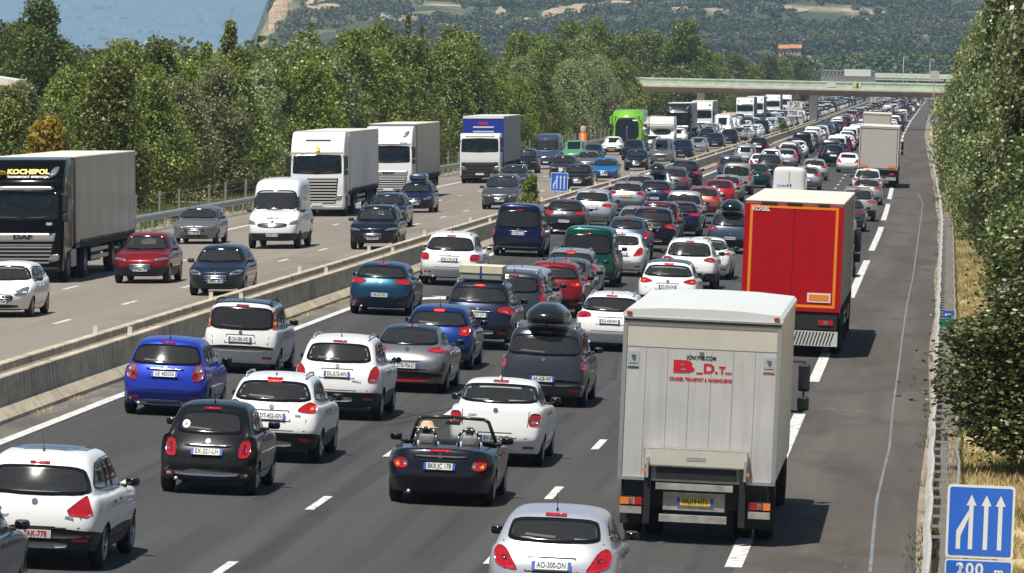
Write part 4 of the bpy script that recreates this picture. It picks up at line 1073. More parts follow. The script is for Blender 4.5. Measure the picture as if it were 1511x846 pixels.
        bm3 = bmesh.new(); lathe(bm3, [(0, .001), (0, .13), (-.015, .13)], 18, 'y'); N.append(Node('sticker', mesh_from(bm3, 'sticker', [M_GREENST], False), (-.85, y0 + .02, 1.86), kids=[txt('W', .16, M_WHT, (0, .006, 0), front=True, name='characters', bold=.006)]))
    if label_text == 'bolt':
        N.append(Node('emblem', patch('emblem', bvh, [(-.12, 3.02), (.05, 3.02), (.02, 3.18), (.12, 3.18), (-.08, 3.42), (-.04, 3.24), (-.14, 3.24)], 'F', [M_YEL], .012, 0, .1)))
        N.append(P('roof_vent', [(-.62, 3.52), (.62, 3.52), (.56, 3.60), (-.56, 3.60)], [M_CHASSIS], .012))
    return N

def box_truck_nodes():
    N = []; W = 1.225; zb, zt, L = .98, 3.62, 8.0
    bm = bmesh.new(); box(bm, -W, W, .03, L, zb, zt - .05, 0, .03, 2); N.append(Node('cargo_box', mesh_from(bm, 'cargo_box', [M_BOXAL], False)))
    bm = bmesh.new()
    # domed roof cap
    A = []
    prof = [(-W - .02, zt - .12), (-W - .02, zt - .06), (-W + .03, zt - .01), (-.6, zt + .03), (0, zt + .04), (.6, zt + .03), (W - .03, zt - .01), (W + .02, zt - .06), (W + .02, zt - .12)]
    prism(bm, prof, 'y', -.03, L + .02); bmesh.ops.recalc_face_normals(bm, faces=bm.faces)
    N.append(Node('roof', mesh_from(bm, 'roof', [mat('roof_white', (.62, .64, .63), .45, var=.06, vscale=1.5)], False)))
    N.append(Node('gutter', bx('gutter', [M_CHASSIS, M_ALU], (-W, W, -.045, .02, zt - .185, zt - .15, 0), (-W - .01, W + .01, -.05, .02, zt - .15, zt - .12, 1))))
    for s in (1, -1): N.append(Node('marker_lamp', bx('marker_lamp', [M_RED], (s * (W - .08) - .04, s * (W - .08) + .04, -.06, -.03, zt - .09, zt - .04, 0))))
    # rear: frame, cream header, grey door with seams
    N.append(Node('header_panel', bx('header_panel', [M_CREAM, M_WHITEP], (-W + .06, W - .06, -.012, .03, 3.04, zt - .19, 0), (-W + .06, W - .06, -.02, -.012, 3.37, 3.41, 1))))
    bm = bmesh.new(); box(bm, -W + .06, W - .06, -.006, .03, zb + .03, 3.035, 0)
    for x in (-.86, -.52, -.18, .16, .5, .84): box(bm, x - .004, x + .004, -.0085, -.0062, zb + .06, 3.02, 1)
    N.append(Node('rear_door', mesh_from(bm, 'rear_door', [M_BOXAL, mat('seam_grey', (.22, .22, .22), .6)], False)))
    N.append(Node('rear_frame', bx('rear_frame', [M_ALU], (-W - .005, -W + .058, -.03, .02, zb, zt - .19, 0), (W - .058, W + .005, -.03, .02, zb, zt - .19, 0), (-W, W, -.03, .02, zb - .02, zb + .028, 0))))
    N.append(txt('JCPAYNE.COM', .085, M_INK, (0, -.012, 2.90), w=.46, bold=.0015))
    for s_, sz_, x_, z_, w_ in (('B', .25, -.28, 2.75, .33), ('_', .20, -.02, 2.745, .10), ('D.', .20, .15, 2.735, .22), ('T...', .15, .38, 2.72, .20)): N.append(txt(s_, sz_, M_INKR, (x_, -.012, z_), w=w_, bold=.012 if s_ == 'B' else .006))
    N.append(txt('COURIER, TRANSPORT & WAREHOUSING', .072, M_INKR, (0, -.012, 2.56), w=.97, bold=.002))
    bm = bmesh.new(); lathe(bm, [(0, .001), (0, .045), (.006, .045)], 14, 'y', c=(0, 0, 0)); lathe(bm, [(-.003, .001), (-.003, .025), (.0, .025)], 10, 'y', 1)
    rd = mesh_from(bm, 'round_logo', [M_INK, M_STRIPE], False)
    N.append(Node('round_logo', rd, (0, -.012, 2.985), scale=(.8, 1, .8)))
    for s in (1, -1):
        st = bx('sticker', [mat('sticker_grey', (.38, .42, .42), .5), M_INKR, M_INK], (-.09, .09, -.003, .003, -.13, .13, 0), (-.085, .085, -.005, -.003, -.125, -.105, 1 if s > 0 else 2), (-.07, .07, -.005, -.003, -.06, -.05, 2))
        N.append(Node('sticker', st, (s * (W - .17), -.011, 2.83), kids=[Node('round_logo', rd, (0, -.004, .07), scale=(.8, .8, .8))]))
    # folded tail lift
    N.append(Node('tail_lift', bx('tail_lift', [M_DIRTAL, M_CREAM, M_CHASSIS], (-.82, .80, -.16, -.04, 1.20, 1.48, 0), (-.80, .78, -.165, -.16, 1.22, 1.46, 1), (-.62, .62, -.12, -.02, 1.0, 1.19, 2), (-.16, .14, -.169, -.165, 1.30, 1.36, 0)),
                  kids=[Node('side_rail', bx('side_rail', [M_CHASSIS], (-.80, -.70, -.15, 0, .30, 1.19, 0), (.68, .78, -.15, 0, .30, 1.19, 0)))]))
    for s in (1, -1):
        N.append(Node('hinge_bracket', bx('hinge_bracket', [M_DIRTAL], (s * .76 - .02, s * .76 + .02, -.22, -.165, 1.02, 1.34, 0))))
        N.append(Node('side_marker', bx('side_marker', [M_AMBER], (s * .79 - .035, s * .79 + .035, -.21, -.165, 1.10, 1.16, 0))))
        N.append(Node('tail_light', bx('tail_light', [M_RED, M_LAMPW, M_AMBER, M_CHASSIS], (s * 1.0 - .175, s * 1.0 + .175, -.05, .05, .57, .70, 3), (s * 1.0 - .17, s * 1.0 + .06, -.056, -.05, .58, .69, 0 if s > 0 else 2), (s * 1.0 + .062, s * 1.0 + .17, -.056, -.05, .58, .69, 2 if s > 0 else 0), (s * 1.0 - .035, s * 1.0 + .035, -.06, -.0562, .59, .68, 1))))
        N.append(Node('lamp_bracket', bx('lamp_bracket', [M_DIRTAL], (s * 1.0 - .17, s * 1.0 + .17, -.05, 0, .44, .55, 0))))
        N.append(Node('mud_flap', bx('mud_flap', [M_CHASSIS], (s * .98 - .22, s * .98 + .22, .7, .73, .22, .95, 0))))
    N.append(Node('bumper_beam', bx('bumper_beam', [M_DIRTAL], (-.62, .58, -.14, -.02, .84, .94, 0))))
    N.append(Node('bumper_beam', bx('bumper_beam', [M_DIRTAL], (-.55, .50, -.14, -.02, .34, .45, 0))))
    N.append(Node('plate_panel', bx('plate_panel', [M_DIRTAL], (-.50, .46, -.04, -.0, .52, .80, 0))))
    pn = plate_nodes(.66, -.055, 'WU19 HTY', yellow=True, w=.56, h=.12); N.append(pn)
    N.append(Node('chassis', bx('chassis', [M_CHASSIS], (-.5, .5, .0, 8.4, .50, .95, 0), (-1.1, 1.1, .02, 6.8, .86, .975, 0), (-1.12, 1.12, .1, .65, .55, .86, 0))))
    N += axle(1.75, 1.19, True, .46); N += axle(8.8, 1.17, False, .46)
    bm = bmesh.new(); A, B, f = prism(bm, [(7.0, .75), (7.0, 2.75), (7.5, 2.85), (8.3, 2.75), (8.75, 1.75), (8.85, 1.5), (8.85, .5), (8.3, .5), (8.2, 1.0), (7.2, 1.0)], 'x', -1.12, 1.12)
    bmesh.ops.bevel(bm, geom=bm.edges[:], offset=.07, segments=2, affect='EDGES', clamp_overlap=True)
    bmesh.ops.recalc_face_normals(bm, faces=bm.faces)
    for v in bm.verts: v.co.y += 1.1
    bvh = BVHTree.FromBMesh(bm); BODY_L[0] = 9.9
    N.append(Node('cab', mesh_from(bm, 'cab', [M_WHITEP])))
    N.append(Node('windscreen', patch('windscreen', bvh, [(-1.0, 1.75), (1.0, 1.75), (.95, 2.6), (-.95, 2.6)], 'F', [M_TRUCKGL], .01, 1)))
    for vw in 'SL': N.append(Node('side_window', patch('side_window', bvh, [(8.45, 1.8), (9.55, 1.7), (9.3, 2.5), (8.45, 2.55)], vw, [M_TRUCKGL], .01, 1)))
    for s in (1, -1):
        def mr(b):
            box(b, s * 1.40 - .10, s * 1.40 + .10, 7.9, 8.02, 1.95, 2.42, 0, .04, 2); box(b, s * 1.40 - .085, s * 1.40 + .085, 7.896, 7.90, 2.0, 2.38, 1)
            box(b, s * 1.40 - .10, s * 1.40 + .10, 7.9, 8.02, 1.62, 1.86, 0, .04, 2); box(b, s * 1.40 - .08, s * 1.40 + .08, 7.896, 7.90, 1.66, 1.83, 1)
            tube(b, (s * 1.1, 7.96, 2.46), (s * 1.4, 7.96, 2.46), .02); tube(b, (s * 1.4, 7.96, 2.46), (s * 1.4, 7.96, 1.6), .018); tube(b, (s * 1.1, 7.96, 1.6), (s * 1.4, 7.96, 1.6), .02)
        N.append(Node('wing_mirror', simple('wing_mirror', [M_PLAST, M_MIRR], mr, False), (0, 1.1, 0)))
    return N

def coach_nodes():
    g = mat('coach_green', (.20, .50, .035), .35, 0, .5); N = []
    L = 12.5; W = 1.27; top = 3.72
    prof = [(-.1, .35), (0, .6), (.0, 1.2), (-.12, 2.2), (-.45, 3.0), (-.9, 3.5), (-1.6, top), (-L + .3, top), (-L, 3.5), (-L, .5), (-L + .3, .35)]
    bm = bmesh.new(); prism(bm, prof, 'x', -W, W); bmesh.ops.bevel(bm, geom=bm.edges[:], offset=.14, segments=3, affect='EDGES', clamp_overlap=True); bmesh.ops.recalc_face_normals(bm, faces=bm.faces)
    bvh = BVHTree.FromBMesh(bm); BODY_L[0] = 0
    N.append(Node('body', mesh_from(bm, 'body', [g])))
    N.append(Node('windscreen', patch('windscreen', bvh, [(-1.08, .95), (1.08, .95), (1.02, 2.95), (0, 3.05), (-1.02, 2.95)], 'F', [M_SOLIDGLASS], .012, 1)))
    N.append(Node('wiper', patch('wiper', bvh, strip_poly((0, 1.0), (.0, 2.3), .04), 'F', [M_ALU], .03, 0, .3)))
    for vw in 'SL': N.append(Node('side_window', patch('side_window', bvh, [(-12.0, 2.0), (-.9, 1.9), (-1.2, 2.95), (-12.0, 3.1)], vw, [M_SOLIDGLASS], .012, 1, .6)))
    for s in (1, -1):
        N.append(Node('headlight', patch('headlight', bvh, [(s * .75, .68), (s * 1.12, .72), (s * 1.14, .88), (s * .82, .84)], 'F', [M_LAMPW], .012, 1)))
        def mr(b):
            tube(b, (s * 1.0, -.5, 3.2), (s * 1.36, .1, 3.15), .06); box(b, s * 1.42 - .12, s * 1.42 + .12, .02, .2, 2.45, 3.15, 0, .05)
        N.append(Node('wing_mirror', simple('wing_mirror', [g], mr)))
    N.append(Node('destination_sign', patch('destination_sign', bvh, [(-.9, 2.72), (-.5, 2.72), (-.5, 2.84), (-.9, 2.84)], 'F', [M_WHT], .02, 0)))
    N += axle(-2.6, W); N += axle(-9.0, W, True)
    return N

def camper_nodes():
    N = []; W = 1.13
    prof = [(-.05, .35), (0, .5), (-.02, .95), (-.9, 1.22), (-1.45, 1.85), (-.95, 1.95), (-.85, 2.2), (-1.05, 2.75), (-1.5, 2.95), (-6.6, 2.95), (-6.7, .5), (-6.4, .35)]
    bm = bmesh.new(); prism(bm, prof, 'x', -W, W); bmesh.ops.bevel(bm, geom=bm.edges[:], offset=.08, segments=2, affect='EDGES', clamp_overlap=True); bmesh.ops.recalc_face_normals(bm, faces=bm.faces)
    bvh = BVHTree.FromBMesh(bm); BODY_L[0] = 0
    N.append(Node('body', mesh_from(bm, 'body', [M_WHITEP], False)))
    N.append(Node('windscreen', patch('windscreen', bvh, [(-.85, 1.24), (.85, 1.24), (.80, 1.78), (-.80, 1.78)], 'F', [M_SOLIDGLASS], .012, 1)))
    N.append(Node('grille', patch('grille', bvh, [(-.45, .55), (.45, .55), (.45, .8), (-.45, .8)], 'F', [M_PLAST], .012, 1)))
    for s in (1, -1): N.append(Node('headlight', patch('headlight', bvh, [(s * .6, .68), (s * .95, .68), (s * .95, .88), (s * .6, .85)], 'F', [M_LAMPW], .012, 1)))
    for vw in 'SL': N.append(Node('side_window', patch('side_window', bvh, [(-4.2, 1.6), (-3.0, 1.6), (-3.0, 2.2), (-4.2, 2.2)], vw, [M_SOLIDGLASS], .012, 1)))
    for y in (-1.0, -4.9): N += axle(y, 1.0, False, .34)
    return N

def person_mesh(seated=True, seed=0):
    """upper-body figure sitting in a car seat, hands forward"""
    me = bpy.data.meshes.new('person')
    V = [(0, 0, .0), (0, .0, .18), (0, -.02, .36), (0, -.02, .50), (0, 0, .57), (0, .01, .62), (0, .02, .70), (0, .02, .79),
         (.17, -.01, .49), (.24, .12, .30), (.16, .36, .28), (.15, .44, .30), (-.17, -.01, .49), (-.24, .12, .30), (-.16, .36, .28), (-.15, .44, .30),
         (.10, .02, .0), (.12, .40, .06), (.12, .55, -.25), (-.10, .02, .0), (-.12, .40, .06), (-.12, .55, -.25)]
    R = [.14, .13, .15, .13, .055, .05, .095, .075, .07, .05, .038, .035, .07, .05, .038, .035, .10, .075, .055, .10, .075, .055]
    E = [(0, 1), (1, 2), (2, 3), (3, 4), (4, 5), (5, 6), (6, 7), (3, 8), (8, 9), (9, 10), (10, 11), (3, 12), (12, 13), (13, 14), (14, 15), (0, 16), (16, 17), (17, 18), (0, 19), (19, 20), (20, 21)]
    me.from_pydata(V, E, [])
    ob = bpy.data.objects.new('p', me); COL.objects.link(ob)
    ob.modifiers.new('k', 'SKIN')
    for i, sv in enumerate(me.skin_vertices[0].data): sv.radius = (R[i], R[i] * (.9 if i not in (2, 3) else .7)); sv.use_root = (i == 0)
    md = ob.modifiers.new('s', 'SUBSURF'); md.levels = 2
    dg = bpy.context.evaluated_depsgraph_get(); dg.update()
    out = bpy.data.meshes.new_from_object(ob.evaluated_get(dg)); out.name = 'person'
    bpy.data.objects.remove(ob)
    out.materials.clear(); out.materials.append(M_SHIRT); out.materials.append(M_SKIN); out.materials.append(M_HAIR)
    for p in out.polygons:
        c = p.center; p.use_smooth = True
        if c.z > .55: p.material_index = 2 if (c.y < .03 and c.z > .66 or c.z > .79) else 1
        elif c.y > .33 and c.z > .2 : p.material_index = 1
    return out

def roadster():
    T = make_type('tt', L=4.04, W=1.78, H=1.05, wb=2.42, ra=.80, r=.33, gc=.17, belt_r=.92, belt_f=.88, cowl=.93, hood=.82, nose=.68, yr0=1.3, yr1=1.5, ws1=2.4, ws0=2.75, gs=2, deck=.92,
        cockpit=True, tail='tt', plate_z=.66, cr_r=.34, cr_f=.36, wr=.92, crown=.03, hatch=False, brake3=False, ant=False, wiper=False, badge=True, prof_r=(.14, 0, .03, .16), z1=.48, z2=.70, foglow=False, head='round')
    N = T['nodes']
    def sur(b):
        w0, w1 = .72, .60; y0, y1, z0, z1 = 2.82, 2.42, .90, 1.31
        pts = [(-w0, y0 - .12, z0), (-w1, y1 - .02, z1 - .04), (-w1 + .08, y1, z1), (0, y1 + .03, z1 + .015), (w1 - .08, y1, z1), (w1, y1 - .02, z1 - .04), (w0, y0 - .12, z0)]
        for p, q in zip(pts, pts[1:]): tube(b, p, q, .030, n=8)
    N.append(Node('windscreen_frame', simple('windscreen_frame', [mat('frame_dark_bronze', (.07, .065, .055), .35, .6)], sur, True)))
    def wg(b):
        vs = [b.verts.new(p) for p in ((-.70, 2.72, .90), (.70, 2.72, .90), (.58, 2.42, 1.30), (-.58, 2.42, 1.30))]; b.faces.new(vs)
    N.append(Node('windscreen', simple('windscreen', [M_CLEAR], wg)))
    for x in (-.36, .36):
        def hp(b):
            pts = [(x - .17, 1.38, .88), (x - .17, 1.36, 1.08), (x - .11, 1.35, 1.17), (x, 1.35, 1.20), (x + .11, 1.35, 1.17), (x + .17, 1.36, 1.08), (x + .17, 1.38, .88)]
            for p, q in zip(pts, pts[1:]): tube(b, p, q, .024, n=8)
        N.append(Node('roll_hoop', simple('roll_hoop', [mat('hoop_satin', (.22, .25, .25), .3, .9)], hp, True)))
        def se(b):
            box(b, x - .24, x + .24, 1.50, 1.64, .30, .92, 0, .06, 3); box(b, x - .24, x + .24, 1.6, 2.15, .30, .46, 0, .05, 3); box(b, x - .13, x + .13, 1.50, 1.60, .90, 1.08, 0, .04, 3)
        N.append(Node('seat', simple('seat', [M_SEAT], se, True)))
    def wd(b):
        vs = [b.verts.new(p) for p in ((-.16, 1.36, .88), (.16, 1.36, .88), (.16, 1.36, 1.08), (-.16, 1.36, 1.08))]; b.faces.new(vs)
    N.append(Node('wind_deflector', simple('wind_deflector', [M_CLEAR], wd)))
    N.append(Node('rear_view_mirror', bx('rear_view_mirror', [M_PLAST], (-.12, .12, 2.36, 2.40, 1.20, 1.26, 0))))
    bvh = T['bvh']
    N.append(Node('brake_light', patch('brake_light', bvh, [(-.17, .885), (.17, .885), (.17, .925), (-.17, .925)], 'R', [M_RED], .015)))
    N.append(Node('spoiler', patch('spoiler', bvh, [(-.45, .795), (.45, .795), (.45, .845), (-.45, .845)], 'R', [M_PLAST], .02, 1)))
    N.append(Node('steering_wheel', simple('steering_wheel', [M_PLAST], lambda b: [tube(b, (-.36 + .18 * math.cos(a), 2.25 - .05 * math.sin(a), .86 + .17 * math.sin(a)), (-.36 + .18 * math.cos(a + .5), 2.25 - .05 * math.sin(a + .5), .86 + .17 * math.sin(a + .5)), .015, n=6) for a in np.arange(0, 6.3, .5)], True)))

def roofbox_nodes(kind, sp):
    H = sp['H']; y = (sp['yr1'] + sp['ws1']) / 2 - .1
    bars = Node('roof_bar', bx('roof_bar', [M_ALU], (-sp['rw'], sp['rw'], y - .5, y - .44, H + .01, H + .05, 0))); bar2 = Node('roof_bar', bars.me, (0, .94, 0))
    if kind == 'black':
        bm = bmesh.new(); n_ = 20; rings = []
        for t in np.linspace(0, 1, 12):
            zz = H + .06 + .42 * t; k_ = (1 - max(0, t - .25) ** 2.2 * 1.1) * (.86 + .14 * min(1, t / .25))
            rings.append([bm.verts.new((.47 * k_ * math.copysign(abs(math.cos(a)) ** .6, math.cos(a)), y - .25 + 1.05 * (k_ ** .8) * math.copysign(abs(math.sin(a)) ** .6, math.sin(a)), zz)) for a in np.linspace(0, 2 * math.pi, n_ + 1)[:-1]])
        for A_, B_ in zip(rings, rings[1:]):
            for i in range(n_): bm.faces.new((A_[i], A_[(i + 1) % n_], B_[(i + 1) % n_], B_[i]))
        bm.faces.new(rings[0][::-1]); bm.faces.new(rings[-1])
        bm2 = mesh_from(bm, 'roof_box', [mat('gloss_black_shell', (.012, .012, .013), .15, 0, .8)])
        return [bars, bar2, Node('roof_box', bm2, )]
    if kind == 'blue':
        bm = bmesh.new(); box(bm, -.40, .40, y - .9, y + .9, H + .05, H + .40, 0, .12, 3)
        return [bars, bar2, Node('roof_box', mesh_from(bm, 'roof_box', [mat('blue_shell', (.03, .07, .14), .25, 0, .6)]))]
    if kind == 'cream':
        return [bars, bar2, Node('roof_luggage', bx('roof_luggage', [mat('grey_canvas', (.25, .28, .25), .9), mat('cream_canvas', (.62, .58, .44), .9, var=.1), M_BLUEP], (-.52, .52, y - .9, y + .5, H + .05, H + .20, 0), (-.54, .54, y - .92, y + .52, H + .20, H + .38, 1), (-.02, .02, y - .94, y - .92, H + .05, H + .38, 2), smooth=False))]
    if kind == 'bike':
        def bk(b):
            for yy in (y - .5, y + .5):
                pts = [(0, yy + .32 * math.cos(a), H + .38 + .32 * math.sin(a)) for a in np.linspace(0, 2 * math.pi, 15)]
                for p, q in zip(pts, pts[1:]): tube(b, p, q, .02, n=6)
            for p, q in (((0, y - .5, H + .38), (0, y - .12, H + .75)), ((0, y - .12, H + .75), (0, y + .35, H + .82)), ((0, y - .05, H + .35), (0, y - .12, H + .85)), ((0, y - .05, H + .35), (0, y + .35, H + .82)), ((0, y + .5, H + .38), (0, y + .33, H + .95)), ((-.25, y + .33, H + .95), (.25, y + .33, H + .95)), ((0, y - .5, H + .38), (0, y - .05, H + .35))):
                tube(b, p, q, .018, n=6)
        return [bars, bar2, Node('bicycle', simple('bicycle', [M_CHASSIS], bk, True), kids=[])]
# ------------------------------------------------------------------ world, light, camera
SUN = Vector((-.17, -.38, 1.0)).normalized()
def setup_world():
    w = bpy.data.worlds.new('World'); SC.world = w; w.use_nodes = True; nt = w.node_tree
    s = nt.nodes.new('ShaderNodeTexSky'); s.sky_type = 'NISHITA'; s.sun_disc = False
    s.sun_elevation = math.asin(SUN.z); s.sun_rotation = math.atan2(SUN.x, SUN.y)
    s.altitude = 100; s.air_density = 1.0; s.dust_density = .6; s.ozone_density = 1.2
    nt.links.new(s.outputs[0], nt.nodes['Background'].inputs[0]); nt.nodes['Background'].inputs[1].default_value = .050
    L = bpy.data.lights.new('sun', 'SUN'); L.energy = 5.0; L.angle = math.radians(.53); L.color = (1.0, .95, .86)
    lo = bpy.data.objects.new('sun', L); COL.objects.link(lo); lo.rotation_euler = SUN.to_track_quat('Z', 'Y').to_euler()
    c = bpy.data.cameras.new('camera'); co = bpy.data.objects.new('camera', c); COL.objects.link(co)
    M = Matrix(((RV[0], UV[0], -FV[0], 0), (RV[1], UV[1], -FV[1], 0), (RV[2], UV[2], -FV[2], CAM_H), (0, 0, 0, 1)))
    co.matrix_world = M
    c.sensor_width = 36; c.lens = F_PX / IW * 36; c.clip_start = 1; c.clip_end = 60000
    SC.camera = co
    v = SC.view_settings; v.view_transform = 'Standard'; v.look = 'None'; v.gamma = 1; v.exposure = EXPO
    SC.cycles.use_denoising = True; SC.cycles.max_bounces = 8; SC.cycles.transparent_max_bounces = 16; SC.cycles.volume_bounces = 1
    SC.cycles.sample_clamp_indirect = 6
EXPO = 0.27

# ------------------------------------------------------------------ surfaces
def nodes_mat(name):
    m = bpy.data.materials.new(name); m.use_nodes = True; MATS[name] = m
    return m, m.node_tree.nodes, m.node_tree.links, m.node_tree.nodes['Principled BSDF']
def ground_mat(name, base, patches, grain=120.0, streak=None, rough=.85, bumpd=.01, cracks=0.0, spots=None):
    """base colour, [(scale vec, colour, lo, hi)] noise patches, fine grain, optional streaks along the road"""
    m, n, l, b = nodes_mat(name)
    tc = n.new('ShaderNodeTexCoord'); cur = None
    rgb = n.new('ShaderNodeRGB'); rgb.outputs[0].default_value = (*base, 1); cur = rgb.outputs[0]
    for (sc, col, lo, hi, det) in patches:
        mp = n.new('ShaderNodeMapping'); mp.inputs['Scale'].default_value = sc; l.new(tc.outputs['Object'], mp.inputs[0])
        nz = n.new('ShaderNodeTexNoise'); nz.inputs['Scale'].default_value = 1; nz.inputs['Detail'].default_value = det; nz.inputs['Roughness'].default_value = .62
        l.new(mp.outputs[0], nz.inputs['Vector'])
        r = n.new('ShaderNodeMapRange'); r.inputs[1].default_value = lo; r.inputs[2].default_value = hi; l.new(nz.outputs[0], r.inputs[0])
        mx = n.new('ShaderNodeMix'); mx.data_type = 'RGBA'; l.new(r.outputs[0], mx.inputs['Factor']); l.new(cur, mx.inputs['A']); mx.inputs['B'].default_value = (*col, 1); cur = mx.outputs['Result']
    ng = n.new('ShaderNodeTexNoise'); ng.inputs['Scale'].default_value = grain; ng.inputs['Detail'].default_value = 2; l.new(tc.outputs['Object'], ng.inputs['Vector'])
    r = n.new('ShaderNodeMapRange'); r.inputs[1].default_value = .3; r.inputs[2].default_value = .7; r.inputs[3].default_value = .8; r.inputs[4].default_value = 1.2; l.new(ng.outputs[0], r.inputs[0])
    vm = n.new('ShaderNodeVectorMath'); vm.operation = 'SCALE'; l.new(cur, vm.inputs[0]); l.new(r.outputs[0], vm.inputs['Scale'])
    l.new(vm.outputs[0], b.inputs['Base Color']); b.inputs['Roughness'].default_value = rough; b.inputs['Specular IOR Level'].default_value = .25
    bp = n.new('ShaderNodeBump'); bp.inputs['Strength'].default_value = .5; bp.inputs['Distance'].default_value = bumpd; l.new(ng.outputs[0], bp.inputs['Height']); l.new(bp.outputs[0], b.inputs['Normal'])
    return m

def ys(y0, y1):
    out = []; y = y0
    while y < y1: out.append(y); y += max(4.0, y * .03)
    out.append(y1); return out
def strip(name, fl, fr, y0, y1, zo, m, kind='structure'):
    bm = bmesh.new(); prev = None
    for y in ys(y0, y1):
        a, b = fl(y), fr(y); xs = [a, b]
        if a < CROWN < b: xs = [a, CROWN, b]
        xs2 = []
        for p, q in zip(xs, xs[1:]): xs2 += [p + (q - p) * t for t in (0, .33, .66)]
        xs2.append(xs[-1])
        row = [bm.verts.new((x, y, ground(x, y) + zo)) for x in xs2]
        if prev and len(prev) == len(row):
            for i in range(len(row) - 1): bm.faces.new((prev[i], prev[i + 1], row[i + 1], row[i]))
        prev = row
    o = link(name, mesh_from(bm, name, [m], False)); tag(o, kind=kind); return o

def sweep(bm, prof, fx, y0, y1, mi=0, step=4.0, closed=True, zf=None):
    """profile (dx,z) swept along the road"""
    prev = None; first = None
    yl = []; y = y0
    while y < y1: yl.append(y); y += max(step, y * .012)
    yl.append(y1)
    for y in yl:
        x = fx(y); row = [bm.verts.new((x + dx, y, ground(x, y) + z)) for dx, z in prof]
        if prev:
            n = len(row)
            for i in range(n if closed else n - 1):
                j = (i + 1) % n; f = bm.faces.new((prev[i], prev[j], row[j], row[i])); f.material_index = mi
        else: first = row
        prev = row
    if closed: bm.faces.new(first[::-1]); bm.faces.new(prev)

